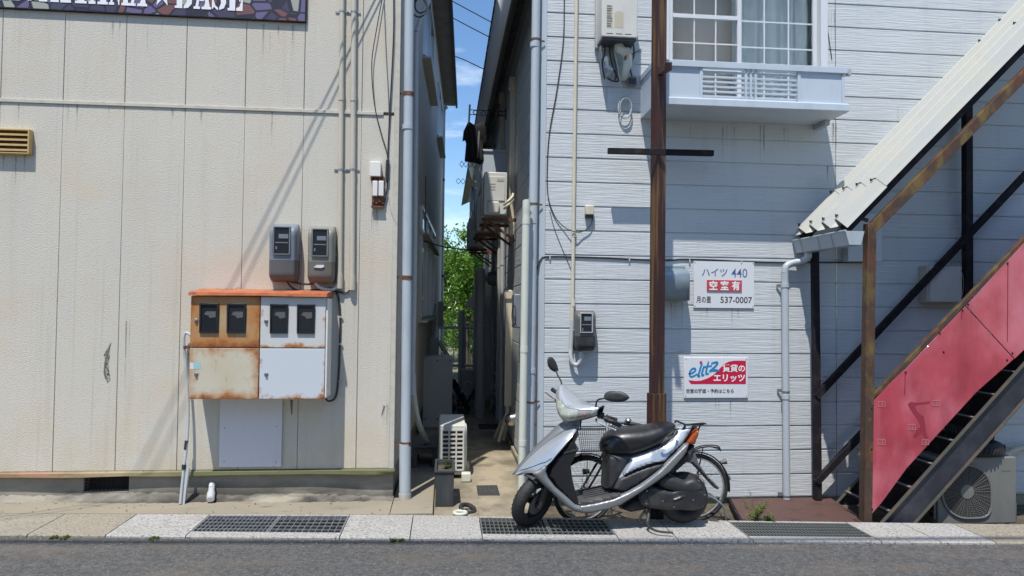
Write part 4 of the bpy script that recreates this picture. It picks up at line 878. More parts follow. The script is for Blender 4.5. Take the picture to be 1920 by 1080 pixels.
# planter
a, b = P(816, 947, 6.25), P(851, 886, 6.25)
t = thing('planter', 'dark box planter with a scrawny plant before the alley air conditioner', 'planter', ((a.x+b.x)/2, 6.5, a.z))
mb = MB(); x0, x1, y0, y1, z0, z1 = a.x, b.x, 6.25, 6.72, -.045, b.z
for q in ((x0, x1, y0, y0+.015), (x0, x1, y1-.015, y1), (x0, x0+.015, y0+.015, y1-.015), (x1-.015, x1, y0+.015, y1-.015)): mb.box(*q, z0, z1)
mb.build('box', 'planter_dark', t, bevel=.004)
mb = MB()
for q in ((x0-.01, x1+.01, y0-.012, y0+.01), (x0-.01, x1+.01, y1-.01, y1+.012), (x0-.01, x0+.01, y0+.01, y1-.01), (x1-.01, x1+.01, y0+.01, y1-.01)): mb.box(*q, z1+.0005, z1+.018)
mb.build('rim', 'planter_dark', t, bevel=.003)
MB().box(x0+.015, x1-.015, y0+.015, y1-.015, z1-.07, z1-.03).build('potting_soil', 'soil', t)
def sprig(c, h, n, ln, rnd, spread=.4, curve=.3):   # stems with narrow leaves
    st, lf = MB(), MB()
    for i in range(n):
        a_ = rnd.uniform(0, 6.28); p = Vector(c)+Vector((math.cos(a_), math.sin(a_), 0))*rnd.uniform(0, .03); hh = h*rnd.uniform(.55, 1.05); dr = Vector((math.cos(a_)*spread*rnd.uniform(.2, 1), math.sin(a_)*spread*rnd.uniform(.2, 1), 1)).normalized()
        pts = [p+dr*hh*t_+Vector((math.cos(a_), math.sin(a_), -.2))*curve*hh*t_*t_ for t_ in (0, .35, .7, 1)]
        st.tube(pts, [.0028, .0022, .0016, .0008], 5); cm = catmull(pts, 5)
        for j in range(2, len(cm)):
            for _ in range(2):
                b_ = rnd.uniform(0, 6.28); d_ = Vector((math.cos(b_), math.sin(b_), rnd.uniform(-.1, .8))).normalized(); s_ = d_.cross(Vector((0, 0, 1))).normalized(); L_ = ln*rnd.uniform(.6, 1.1)*(1.1-.5*j/len(cm)); q = cm[j]
                lf.add([q, q+d_*L_*.5+s_*L_*.17, q+d_*L_+Vector((0, 0, -L_*.25)), q+d_*L_*.5-s_*L_*.17], [(0, 1, 2, 3)])
    return st, lf
rnd = random.Random(3)
st, lf = sprig(((x0+x1)/2+.05, 6.55, z1-.05), .13, 4, .045, rnd); st.build('stem', 'leaf_dark', t); lf.build('leaves', 'leaf_dark', t, smooth=0)
# rings and floor cover
q = PG(863, 957); tag(MB().torus((q.x, q.y+.03, -.03), (0, 0, 1), .05, .014, 24, 8).build('ring', 'pvc_ivory', None), 'white plastic ring lying on the alley floor by the kerb', 'ring')
q = PG(873, 954); tag(MB().torus((q.x+.02, q.y+.08, -.025), (.25, -.3, 1), .06, .02, 24, 8).build('ring', 'rubber', None), 'black rubber ring lying on the alley floor by the kerb', 'ring')
a, b = P(897, 937, 6.55), P(938, 917, 7.0); t = thing('manhole_cover', 'dark square drain cover set in the alley floor', 'drain cover', ((a.x+b.x)/2, 6.8, -.04))
MB().box(P(896, 930, 6.62).x, P(937, 930, 6.62).x, 6.60, 6.95, -.06, -.034).build('lid', 'planter_dark', t, bevel=.004)
mb = MB()
for i in range(4): mb.box(P(899+i*9.5, 930, 6.62).x, P(903+i*9.5, 930, 6.62).x, 6.64, 6.91, -.0338, -.031)
mb.build('slots', 'pit', t, smooth=0)
a = P(900, 800, 10.6); tag(MB().box(a.x-.03, a.x+.28, 10.2, 10.6, -.05, -.03).build('floor_grate', 'pit', None, bevel=.004), 'dark square grate further down the alley floor', 'floor grate')
# big grey flue
Yf = 11.3; a = P(899.5, 780, Yf); b = P(900.5, 508, Yf)
t = thing('flue_pipe', 'thick grey vertical flue pipe with a pale domed top on the right alley wall', 'flue pipe', (a.x, Yf, -.05))
MB().tube([Vector((a.x, Yf, -.05)), Vector((b.x, Yf, b.z))], .082, 20).build('pipe', 'duct_grey', t)
MB().lathe((b.x, Yf, b.z), (0, 0, 1), [(0, .086), (.02, .08), (.045, .045), (.055, 0)], 20).build('cap', 'pvc_ivory', t)
mb = MB()
for z in (1.45, .62): mb.lathe((a.x, Yf, z), (0, 0, 1), [(0, .082), (.004, .09), (.03, .09), (.034, .082)], 20)
mb.build('joint', 'duct_grey', t)
q = P(916, 522, 11.0); t = thing('vent_hood', 'round dark vent hood high on the right alley wall beside the flue top', 'vent hood', q)
MB().lathe((RX, 11.0, q.z), (-1, 0, 0), [(0, .11), (.16, .11), (.2, .09), (.2, 0)], 20).build('hood', 'meter_low', t); MB().lathe((RX-.2, 11.0, q.z), (-1, 0, .0), [(0, .075), (.03, .06), (.045, 0)], 16).build('dome', 'steel_hood', t)
# round steel hoods low on the wall
for px, py, yy, rr, lab in ((951, 786, 8.6, .085, 'shiny round steel vent hood low on the right alley wall, nearer of two'), (921, 739, 10.9, .1, 'shiny round steel vent hood low on the right alley wall, farther of two')):
    z = P(px, py, yy).z; t = thing('vent_hood', lab, 'vent hood', (RX, yy, z), 'steel vent hoods low on the alley wall')
    prof = [(0, rr), (.03, rr)]+[(.03+rr*1.1*math.sin(q), rr*math.cos(q)) for q in [rad(90)*i/8 for i in range(1, 9)]]
    MB().lathe((RX, yy, z), (-1, 0, -.15), prof, 22).build('dome', 'steel_hood', t); MB().lathe((RX, yy, z), (-1, 0, 0), [(-.002, rr*1.2), (.008, rr*1.2), (.01, rr)], 22).build('flange', 'steel_dull', t)
# beige pipe cover with a cap, and loose pipes at its foot
Yc = 9.0; a = P(947, 552, Yc); zt_ = a.z
t = thing('pipe_cover', 'ivory pipe cover with a boxy cap on the right alley wall, loose hoses below', 'pipe cover', (RX, Yc, .4))
MB().box(RX-.095, RX-.002, Yc-.035, Yc+.035, .45, zt_-.06).build('duct', 'beige', t, bevel=.008); MB().box(RX-.12, RX-.001, Yc-.06, Yc+.06, zt_-.07, zt_+.06).build('cap', 'beige', t, bevel=.02)
for i, (dx, dy) in enumerate(((-.17, -.1), (-.10, .02), (-.2, .18))):
    MB().tube(catmull([(RX-.05, Yc+.01*i, .5), (RX-.06, Yc-.02, .36), (RX+dx*.7, Yc+dy*.6, .18), (RX+dx, Yc+dy, .02)], 5), .022, 9).build('hose', 'conduit_beige', t)
t = thing('wall_box', 'grey utility box on the right alley wall behind the ivory pipe', 'box', (RX, 7.9, 1.5))
a, b = P(967, 614, 7.9), P(976, 552, 7.9); MB().box(RX-.11, RX-.001, 7.7, 7.95, a.z, b.z).build('casing', 'meter_grey', t, bevel=.012)
MB().torus((RX-.12, 7.6, (a.z+b.z)/2-.05), (1, .1, 0), .11, .006, 22, 6).build('wire_loop', 'cable', t)
# slim pipes running down the wall behind
for px, yy, mat, lab, r in ((936, 10.0, 'pvc_grey', 'slim grey pipe up the right alley wall beside the ivory pipe cover', .03), (927, 10.6, 'duct_grey', 'slim dark pipe up the right alley wall next to the flue', .028), (913, 11.9, 'pvc_grey', 'slim pale pipe on the right alley wall just behind the flue', .03)):
    tp = P(px, 420, yy).z
    t = thing('drain_pipe', lab, 'pipe', (RX-.06, yy, 0), 'slim pipes on the right alley wall'); MB().tube([(RX-.06, yy, .02), (RX-.06, yy, tp+.6)], r, 10).build('pipe', mat, t)
    mb = MB()
    for z in (.6, 1.5, 2.3): mb.tube([(RX-.06, yy, z), (RX-.06, yy, z+.04)], r+.006, 10)
    mb.build('coupling', mat, t)
# things at the alley's end
t = thing('outdoor_unit', 'small dim outdoor unit standing at the far end of the alley', 'air conditioner', P(876, 742, 12.5)); a, b = P(864, 742, 12.5), P(890, 695, 12.5)
MB().box(a.x, b.x, 12.5, 13.0, a.z, b.z).build('casing', 'beige_grey', t, bevel=.012); MB().box(a.x+.05, b.x-.08, 12.488, 12.499, a.z+.22, a.z+.24).build('badge', 'pvc_ivory', t); MB().tube(catmull([P(878, 716, 12.45), P(884, 722, 12.4), P(888, 735, 12.45)], 4), .016, 7).build('hose', 'conduit_beige', t)
a, b = P(859, 690, 13.4), P(872, 583, 13.4); t = thing('concrete_post', 'pale square post standing free at the end of the alley', 'post', ((a.x+b.x)/2, 13.4, -.1)); MB().box(a.x, (a.x+b.x)/2+.01, 13.4, 13.5, -.1, b.z).build('post', 'pvc_ivory', t, bevel=.01); MB().box((a.x+b.x)/2+.011, b.x, 13.42, 13.52, -.1, b.z+.02).build('backing', 'duct_grey', t, bevel=.006)
t = thing('awning_hood', 'white quarter round hood on the back wall at the alley end', 'hood', P(882, 577, 13)); a, b = P(874, 577, 13), P(890, 553, 13)
pts = [(b.x+.3, 13, a.z)]+[(b.x+.0-(b.x-a.x)*math.cos(q), 13, a.z+(b.z-a.z)*math.sin(q)) for q in [rad(90)*i/8 for i in range(9)]]+[(b.x+.3, 13, b.z)]
MB().prism(pts, (0, .35, 0)).build('shell', 'white_plastic', t); a = P(886, 690, 13.1); b = P(890, 525, 13.1); MB().box(a.x, b.x+.3, 13.08, 13.14, 0, b.z).build('backing', 'white_plastic', t)
t = thing('pipe_fence', 'thin pale tube fence crossing the end of the alley before the trees', 'fence', (.3, 15.4, -.1))
for z in (1.27, .45): MB().tube([(-.6, 15.4, z), (1.3, 15.4, z)], .03, 8).build('rail', 'pvc_ivory', t)
for x in (-.4, .45, 1.2): MB().tube([(x, 15.44, -.12), (x, 15.44, 1.3)], .022, 8).build('post', 'pvc_grey', t)
mb = MB()
for i in range(12): mb.tube([(-.6+i*.16, 15.42, .45), (-.6+i*.16, 15.42, 1.27)], .006, 5)
mb.build('wires', 'galv', t)
# dim clutter on the ground at the far end
for i, (px, py, yy, s, lab) in enumerate(((870, 770, 11.6, .3, 'dark crate of junk on the floor left of the flue foot'), (855, 735, 13, .34, 'dark tarpaulin heap near the alley end'),)):
    q = P(px, py, yy); t = thing('junk_heap', lab, 'junk', (q.x, yy, -.05)); rr = random.Random(i+5)
    for k_ in range(7):
        c_ = Vector((q.x+rr.uniform(-.16, .16), yy+rr.uniform(-.2, .2), -.03+rr.uniform(0, .18))); MB().beam(c_, c_+Vector((rr.uniform(-.2, .2), rr.uniform(-.2, .2), rr.uniform(-.02, .3))), rr.uniform(.03, .12), rr.uniform(.02, .08)).build('scrap', rr.choice(['meter_low', 'planter_dark', 'wood_grey', 'black_plastic']), t)

# ---------------------------------------------------------------- up on the right alley wall
def wall_ac(label, x, y, z):
    return ac_unit('wall_outdoor_unit', label, (x, y, z), (0, 0, rad(-90)))
u0 = wall_ac('beige air conditioner on a rusty wall bracket high in the alley, nearest of three', .60, 8.98, P(925, 407, 8.6).z)
u0['group'] = 'air conditioners bracketed to the alley wall'
for i, (y, z) in enumerate(((10.98, P(905, 437, 10.6).z), (12.98, P(890, 466, 12.6).z))):
    dup(u0, (.60-.05*i, y, z), ('beige air conditioner on the alley wall, middle of three on brackets', 'beige air conditioner on the alley wall, farthest and lowest looking of three on brackets')[i])
for i, (y, z) in enumerate(((8.98, P(925, 407, 8.6).z), (10.98, P(905, 437, 10.6).z), (12.98, P(890, 466, 12.6).z))):
    t = thing('wall_bracket', 'rusty angle iron bracket under the %s wall air conditioner' % ('nearest', 'middle', 'farthest')[i], 'bracket', (RX, y, z), 'rusty brackets under the wall units')
    for dy in (-.3, .3):
        MB().beam((RX, y+dy, z-.022), (.44, y+dy, z-.022), .04, .04).build('arm', 'bracket_rust', t); MB().beam((RX-.01, y+dy, z-.28), (.52, y+dy, z-.04), .03, .03).build('strut', 'bracket_rust', t)
    MB().box(.47, .5, y-.42, y+.42, z-.085, z-.044).build('crossbar', 'bracket_rust', t)
    pt = [(.70, y-.44, z+.10), (.74, y-.5, z+.13), (.80, y-.45, z+.2), (RX-.05, y-.42, z+.24)]
    c = thing('refrigerant_pipe', 'two white insulated pipes from the %s wall air conditioner into the wall' % ('nearest', 'middle', 'farthest')[i], 'pipe', (RX, y-.4, z+.2), 'insulated pipes of the wall units')
    for dz in (0, .045): MB().tube(catmull([Vector(p)+Vector((0, 0, dz)) for p in pt], 5), .017, 8).build('pipe', 'beige', c)
for (px, yt, yb, yy, w, lab) in ((951, 150, 440, 8.9, .085, 'tall ivory pipe duct up the right alley wall, nearer of two'), (938, 178, 345, 10.6, .075, 'tall ivory pipe duct up the right alley wall, farther of two')):
    zt2, zb2 = P(px, yt, yy).z, P(px, yb, yy).z; t = thing('pipe_duct', lab, 'pipe duct', (RX, yy, zb2), 'ivory pipe ducts high on the alley wall')
    MB().box(RX-.07, RX-.001, yy-w/2, yy+w/2, zb2, zt2).build('duct', 'beige', t, bevel=.008); MB().box(RX-.085, RX-.0005, yy-w*.7, yy+w*.7, zt2-.12, zt2+.03).build('cap', 'beige', t, bevel=.01)
# small balconies
def balcony(label, y0, y1, z, mat='balcony_white'):
    t = thing('wall_balcony', label, 'balcony', (RX, y0, z), 'small balconies on the alley wall'); x0, x1 = .5, RX; h = .5
    MB().box(x0, x1, y0, y1, z, z+.05).build('floor', mat, t, bevel=.004); mb = MB().box(x0-.01, x1, y0-.02, y0+.02, z+h-.03, z+h); mb.box(x0-.02, x0+.025, y0-.02, y1, z+h-.03, z+h); mb.build('top_rail', mat, t, bevel=.003)
    MB().box(x0+.02, x1, y0, y0+.012, z+.051, z+h-.031).build('end_panel', mat, t)
    mb = MB()
    for i in range(int((y1-y0)/.11)): mb.box(x0, x0+.02, y0+.05+i*.11, y0+.07+i*.11, z+.051, z+h-.031)
    mb.build('balusters', mat, t)
balcony('small white railed balcony on the alley wall above the nearest wall unit', 10.2, 12.0, P(920, 345, 10.2).z); balcony('small white railed balcony on the alley wall beyond the middle wall unit', 13.6, 15.2, P(893, 400, 13.6).z)
# laundry brackets, pole and T-shirt
def arm(label, y, z, mat, ln=.42, x=RX):
    t = thing('laundry_bracket', label, 'laundry bracket', (x, y, z), 'laundry pole brackets')
    mb = MB().beam((x, y, z), (x-ln, y, z), .016, .008); mb.beam((x, y, z-.07), (x-ln, y, z-.07), .016, .008); mb.build('rails', mat, t)
    mb = MB()
    for i in range(4): mb.torus((x-.09-ln*.22*i, y, z-.035), (0, 1, 0), .03, .007, 14, 6)
    mb.build('rings', mat, t); MB().box(x-.012, x-.001, y-.03, y+.03, z-.12, z+.05).build('wall_plate', mat, t)
za = P(910, 207, 10.3).z
arm('dark ringed laundry bracket holding the shirt, nearest on the alley wall', 10.3, za, 'black_steel', .55); arm('dark ringed laundry bracket behind the hanging shirt', 12.6, za, 'black_steel', .5)
def lattice(label, y, z, mat, pts_x):
    t = thing('folding_hanger', label, 'hanger', (pts_x[0], y, z), 'folding lattice hangers'); mb = MB(); w = (pts_x[1]-pts_x[0])/4
    for i in range(4):
        x = pts_x[0]+w*i
        for s in (-1, 1): mb.beam((x, y, z+s*.06), (x+w/2, y, z-s*.0), .008, .01) if False else mb.beam((x, y, z), (x+w/2, y, z+s*.055), .006, .009); mb.beam((x+w/2, y, z+s*.055), (x+w, y, z), .006, .009)
    mb.build('lattice', mat, t, smooth=0); MB().tube([(pts_x[1], y, z), (RX, y, z)], .008, 6).build('arm', mat, t)
    return t
lattice('white folding lattice hanger against the sky below the hanging shirt', 13.4, P(870, 340, 13.4).z, 'white_plastic', (P(855, 340, 13.4).x, P(890, 340, 13.4).x)); lattice('dark folding lattice hanger just under the shirt hem', 12, P(875, 308, 12).z, 'meter_low', (P(862, 308, 12).x, P(893, 308, 12).x))
Yp = 10.2
tag(MB().tube([P(881, 196, Yp), P(879, 235, Yp+.02), P(876, 262, 10.9)], .014, 8).build('laundry_pole', 'steel_dull', None), 'steel laundry pole end poking out above the shirt', 'pole')
def TS(px, py): p = P(px, py, Yp); return Vector((p.x, p.z))
out_ = [TS(*q) for q in ((878, 226), (886, 232), (894, 233), (903, 228), (911, 238), (914, 266), (907, 271), (905, 262), (908, 304), (898, 307), (884, 304), (871, 301), (874, 268), (872, 262), (867, 265), (869, 246))]
cx_ = sum(p.x for p in out_)/len(out_)
mb = inflate(out_, lambda x, z: .045+.018*math.sin((x-cx_)*55+z*4)+.012*math.sin(z*14+x*20), .1, .022, .2)
mb.xf(lambda v: (v.x, Yp+.03+v.y+.02*math.sin((v.x-cx_)*42+v.z*3), v.z))
t = thing('t_shirt', 'black short sleeved T-shirt hung out to dry high in the alley', 't-shirt', (cx_, Yp, out_[9].y)); mb.build('shirt', 'cloth_black', t, smooth=60)
mb = MB().prism([(P(x, y, Yp-.06).x, Yp-.032, P(x, y, Yp).z) for x, y in ((897, 246), (900, 247), (897, 298), (894, 297))], (0, .03, 0)); mb.build('printed_stripe', 'cloth_print', t)
for i, (q0, q1, q2) in enumerate((((838, -3), (870, 14), (932, 47)), ((838, 28), (880, 50), (925, 73)), ((842, 101), (870, 112), (908, 130)))):
    tag(MB().tube(catmull([P(q0[0]-60, q0[1]-28, 24), P(*q0, 24), P(*q1, 24), P(*q2, 24), P(q2[0]+60, q2[1]+28, 24)], 4), .018, 6).build('overhead_wire', 'cable', None), ('upper', 'middle', 'lowest')[i]+' overhead wire crossing the blue gap of sky', 'overhead wire', 'wires across the sky gap')
# ---------------------------------------------------------------- trees beyond the alley
def tree(label, x, y, h, rcrown, leaf, mat, n, seed, zlow=.15):
    rr = random.Random(seed); t = thing('broadleaf_tree', label, 'tree', (x, y, -.12), 'trees beyond the alley')
    tr_ = MB().tube(catmull([(x, y, -.15), (x+rr.uniform(-.1, .1), y, h*.35), (x+rr.uniform(-.2, .2), y+.1, h*.9)], 4), [.09, .085, .08, .075, .07, .05, .04, .03, .02][:9], 8)
    cl = []
    for i in range(34):
        f = rr.uniform(zlow, 1); a_ = rr.uniform(0, 6.28); r_ = rcrown*math.sqrt(rr.random())*(1.05-.55*abs(f-.45)*1.4)
        c_ = Vector((x+r_*math.cos(a_), y+r_*math.sin(a_)*.7, h*f)); cl.append((c_, rr.uniform(.22, .5)))
        if i % 2 == 0: tr_.tube(catmull([(x, y, h*f*.7), ((x+c_.x)/2, (y+c_.y)/2, h*f*.86), c_], 3), [.03, .026, .022, .016, .012, .009, .006], 5)
    tr_.build('trunk', 'bark', t)
    lf = MB()
    for i in range(n):
        c_, s = cl[rr.randrange(len(cl))]; p = c_+Vector((rr.gauss(0, s*.55), rr.gauss(0, s*.55), rr.gauss(0, s*.45)))
        d_ = Vector((rr.gauss(0, 1), rr.gauss(0, 1), rr.gauss(-.2, .7))).normalized(); s_ = d_.cross(Vector((rr.gauss(0, 1), rr.gauss(0, 1), rr.gauss(0, 1)))).normalized(); L_ = leaf*rr.uniform(.6, 1.3)
        lf.add([p, p+d_*L_*.5+s_*L_*.28, p+d_*L_, p+d_*L_*.5-s_*L_*.28], [(0, 1, 2, 3)])
    lf.build('crown', mat, t, smooth=0, fix=False)
tree('bright green leafy tree nearest behind the alley fence', .75, 21.5, 3.4, 1.2, .11, 'leaf_bright', 5200, 1, .1)
tree('bright green tree left of centre beyond the alley, thin top against the sky', -.1, 23.5, 4.3, 1.15, .12, 'leaf_bright', 4600, 2, .1)
tree('tall bright green tree at the back right, its top under the wall units', 1.1, 26, 4.4, 1.5, .13, 'leaf_bright', 4600, 4, .1)
rr = random.Random(9); mb = MB()
for i in range(5200):
    x = rr.uniform(-5, 6); y = 34+rr.uniform(-2, 2); z = rr.random()**.6*(3.7+.35*math.sin(x*1.7)+.2*math.sin(x*4.1)); d_ = Vector((rr.gauss(0, 1), rr.gauss(-.6, 1), rr.gauss(.2, .7))).normalized(); s_ = d_.cross(Vector((rr.gauss(0, 1), rr.gauss(0, 1), rr.gauss(0, 1)))).normalized(); p = Vector((x, y, z)); L_ = rr.uniform(.2, .45)
    mb.add([p, p+d_*L_*.5+s_*L_*.3, p+d_*L_, p+d_*L_*.5-s_*L_*.3], [(0, 1, 2, 3)])
o = mb.build('far_woodland', 'leaf_dark', None, smooth=0, fix=False); o['kind'] = 'stuff'; o['label'] = 'dark wooded rise closing the view beyond the alley trees'; o['category'] = 'woodland'
# ================================================================ things on the right front wall
def RP(px, py, o=0.0): return P(px, py, RY-o)
# water heater
D = .26; a, b = RP(1128, 68, D), RP(1196, -40, D)
t = thing('water_heater', 'white gas water heater on the wall with tan notice labels, pipes below it', 'water heater', ((a.x+b.x)/2, RY, a.z))
rbox(MB(), a.x, b.x, RY-D, RY-.03, a.z, b.z, .012).build('casing', 'ac_white', t, bevel=.008)
MB().box(a.x-.012, b.x+.012, RY-.055, RY-.004, a.z-.03, b.z).build('back_tray', 'ac_shade', t, bevel=.006)
MB().box(a.x+.01, b.x-.01, RY-D+.012, RY-.06, a.z-.022, a.z-.002).build('underside', 'trim_dark', t)
mb = MB()
for i in range(3): x = a.x+.045+i*.085; mb.box(x, x+.06, RY-D-.001, RY-D+.004, a.z+.026, a.z+.033)
mb.build('vent_slot', 'trim_dark', t)
p, q = RP(1137, 52, D), RP(1149, 10, D); MB().box(p.x, q.x, RY-D-.0012, RY-D+.002, p.z, q.z).build('notice_label', 'label_tan', t)
mb = MB(); rr = random.Random(2)
for i in range(9):
    z = p.z+(q.z-p.z)*(i+.4)/9; mb.box(p.x+.004, q.x-.004-rr.uniform(0, .012), RY-D-.0022, RY-D, z, z+(.013 if i % 3 else .017))
mb.build('notice_print', 'label_print', t, smooth=0)
c0, c1 = RP(1152, 52, D), RP(1169, 21, D); pts = [(c0.x, RY-D-.001, c0.z), (c1.x, RY-D-.001, c0.z)]+[((c0.x+c1.x)/2+(c1.x-c0.x)/2*math.cos(w_), RY-D-.001, c1.z-.03+.03*math.sin(w_)) for w_ in [math.pi*i/8 for i in range(9)]]
MB().prism(pts, (0, .003, 0)).build('notice_label', 'label_tan', t)
def pipe_thing(name, label, pts, r, mat, cat='pipe', n=6, group=None, k=10):
    return tag(MB().tube(catmull(pts, n), r, k).build(name, mat, None), label, cat, group)
t = thing('heater_pipe', 'thick taped ivory pipe under the water heater with a brown band', 'pipe', RP(1172, 145))
MB().tube(catmull([RP(1160, 72, .12), RP(1162, 92, .13), RP(1170, 97, .14), RP(1177, 108, .12), RP(1176, 122, .1), RP(1173, 137, .07), RP(1168, 146, .02)], 6), .042, 14).build('insulation', 'pvc_ivory', t, smooth=60)
mb = MB().tube([RP(1171, 95, .14), RP(1179, 103, .14)], .046, 12); mb.build('band', 'door_rusty', t)
mb = MB().tube(catmull([RP(1180, 98, .15), RP(1174, 104, .16), RP(1171, 112, .15)], 3), .009, 6); mb.build('strap', 'bracket_rust', t)
t = thing('heater_valve', 'small white valve assembly with stub pipes under the water heater, left side', 'valve', RP(1139, 135))
MB().lathe(RP(1137, 112, .1), (0, 0, 1), [(-.02, .0), (-.02, .02), (.015, .022), (.03, .012), (.03, 0)], 12).build('knob', 'white_plastic', t)
MB().tube(catmull([RP(1137, 114, .1), RP(1140, 126, .1), RP(1145, 131, .08), RP(1139, 141, .05)], 5), .017, 9).build('pipe', 'pvc_ivory', t)
MB().beam(RP(1134, 124, .13), RP(1149, 132, .13), .02, .03).build('valve_body', 'galv', t); MB().tube(catmull([RP(1150, 75, .1), RP(1148, 100, .1), RP(1156, 130, .08), RP(1153, 150, .03)], 4), .012, 8).build('flexible_pipe', 'meter_low', t)
MB().tube(catmull([RP(1128, 76, .1), RP(1126, 100, .09), RP(1131, 138, .05)], 4), .012, 8).build('flexible_pipe', 'steel_dull', t)
pts = [RP(1152, 72, .12), RP(1153, 95, .12), RP(1158, 125, .11), RP(1163, 155, .08), RP(1168, 182, .05)]
w_ = thing('hanging_wire', 'pale wire hanging from the water heater to a coiled loop on the wall', 'wire', RP(1172, 200)); MB().tube(catmull(pts, 5), .0055, 7).build('wire', 'pvc_grey', w_)
mb = MB()
for s, dx in ((1, 0), (.88, 1.5), (.95, -1.2)): mb.tube([RP(1172+dx+12.5*s*math.cos(q_), 202+21*s*math.sin(q_), .04+.008*dx) for q_ in [2*math.pi*i/22 for i in range(22)]], .0045, 6, closed=True)
mb.build('coil', 'pvc_grey', w_); MB().tube(catmull([RP(1172, 181, .04), RP(1180, 176, .03), RP(1183, 170, .02)], 4), .005, 6).build('tail', 'pvc_grey', w_)
a, b = RP(1176, 159, .05), RP(1194, 143, .05); t = thing('terminal_box', 'small grey terminal box on the wall under the water heater', 'box', ((a.x+b.x)/2, RY, a.z)); MB().box(a.x, b.x, RY-.05, RY-.002, a.z, b.z).build('casing', 'meter_green', t, bevel=.006); MB().box(a.x+.01, b.x-.01, RY-.053, RY-.0505, a.z+.008, b.z-.02).build('cover', 'trim_dark', t)
for i_, (lab_, pp) in enumerate((('thin black hose looping behind the taped pipe under the water heater', [(1146, 74), (1143, 96), (1150, 128), (1160, 150), (1150, 152), (1138, 146)]), ('dark hose hanging left of the taped pipe under the water heater', [(1133, 78), (1134, 100), (1129, 120), (1134, 148)]), ('short dark hose from the heater base to the terminal box', [(1186, 74), (1189, 100), (1182, 126), (1185, 144)]))): cable('heater_hose', lab_, [RP(x_, y_, .07+.02*i_) for x_, y_ in pp], .008, group='dark hoses under the water heater', cat='hose')
cable('gas_lead', 'short dark lead from the taped pipe up to a wall fixing', [RP(1180, 104, .1), RP(1192, 98, .05), RP(1202, 93, .004)], .005)
# electric conduit and meter
t = thing('conduit_pipe', 'slim beige conduit down the grey siding to the dark electric meter', 'conduit', RP(1074, 600))
p, q = RP(1081.5, -40, .02), RP(1073, 600, .02); MB().tube([p, q], .0165, 12).build('pipe', 'beige', t)
MB().tube([q, RP(1070, 655, .025), ], .022, 12).build('lower_sleeve', 'pvc_grey', t)
for px, py in ((1076, 432), (1074.5, 562)): s_ = RP(px, py, .02); MB().tube([s_, s_+Vector((0, 0, -.06))], .0205, 12).build('coupling', 'beige', t)
MB().tube(catmull([RP(1070, 655, .03), RP(1070, 668, .04), RP(1074, 681, .05), RP(1082, 684, .06), RP(1088, 676, .07), RP(1090, 660, .08)], 6), .02, 10).build('hose', 'pvc_grey', t)
meter('electric_meter', 'dark grey domed electric meter on the grey siding above the scooter', 1080, 1120, 582, 658, RY, 'meter_low', 'black_plastic', False)
# small junction + drooping wire
a, b = RP(1098, 402, .06), RP(1114, 385, .06); t = thing('cable_outlet', 'tiny cream cable outlet box on the siding with a wire drooping from it', 'outlet box', ((a.x+b.x)/2, RY, a.z))
MB().box(a.x, b.x, RY-.06, RY-.002, a.z, b.z).build('hood', 'beige', t, bevel=.006); MB().box(a.x+.004, b.x-.004, RY-.045, RY-.003, a.z-.025, a.z-.001).build('terminals', 'trim_dark', t)
MB().tube(catmull([RP(1112, 408, .03), RP(1106, 424, .03), RP(1092, 434, .03), RP(1076, 434, .05), RP(1056, 424, .02), RP(1040, 405, .012), RP(1028, 370, .01), RP(1026, 320, .01), RP(1030, 250, .01), RP(1044, 170, .01), RP(1056, 80, .01), RP(1058, 0, .01), RP(1059, -40, .01)], 6), .005, 6).build('wire', 'cable', t)
# black cable across the siding
c = thing('wall_cable', 'black cable clipped along the grey siding from the corner to the stair post', 'cable', RP(1240, 488))
MB().tube(catmull([P(1004, 520, RY-.03), RP(1008, 500, .03), RP(1014, 487, .012), RP(1030, 481, .008), RP(1120, 483, .008), RP(1240, 488, .008), RP(1293, 486, .008), RP(1400, 490.5, .008), RP(1460, 492, .008), RP(1530, 492, .01), RP(1640, 492, .01)], 5), .0075, 7).build('cable', 'cable', c)
for px in (1031, 1293, 1180, 1390): s_ = RP(px, 484+(px-1031)*.022, .012); MB().beam(s_+Vector((0, 0, .02)), s_-Vector((0, 0, .012)), .012, .012, up=(0, 1, 0)).build('clip', 'pvc_grey', c)
cable('sagging_wire', 'thin black wire sagging from the wall cable down beside the conduit', [RP(1031, 395, .006), RP(1040, 430, .006), RP(1060, 480, .006), RP(1078, 520, .012)], .0025)
# exhaust hood
D = .2; a, b = RP(1247, 563, D), RP(1291, 503, D); a0, b0 = RP(1245, 560, 0), RP(1297, 497, 0)
t = thing('exhaust_hood', 'pale blue steel exhaust hood on the siding between the rusty pole and the vacancy sign', 'vent hood', ((a.x+b.x)/2, RY, a.z))
rows = []
for q_ in [rad(90)*i/8 for i in range(9)]:
    rows.append([(a.x-.01, RY-.01-(D-.01)*math.sin(q_), b.z-.06+.06*math.cos(q_)), (a.x+.004, RY-.01-(D)*math.sin(q_), b.z-.06+.066*math.cos(q_)), (b.x-.0, RY-.01-D*math.sin(q_), b.z-.06+.066*math.cos(q_)), (b.x+.012, RY-.01-(D-.01)*math.sin(q_), b.z-.06+.06*math.cos(q_))])
rows.append([(x, y, a.z) for x, y, z in [tuple(v) for v in rows[-1]]])
mb = MB().grid(rows)
for k_ in (0, 3): mb.add([Vector(r_[k_]) for r_ in rows]+[Vector((rows[0][k_][0], RY-.004, a.z))], [tuple(range(len(rows)+1))])
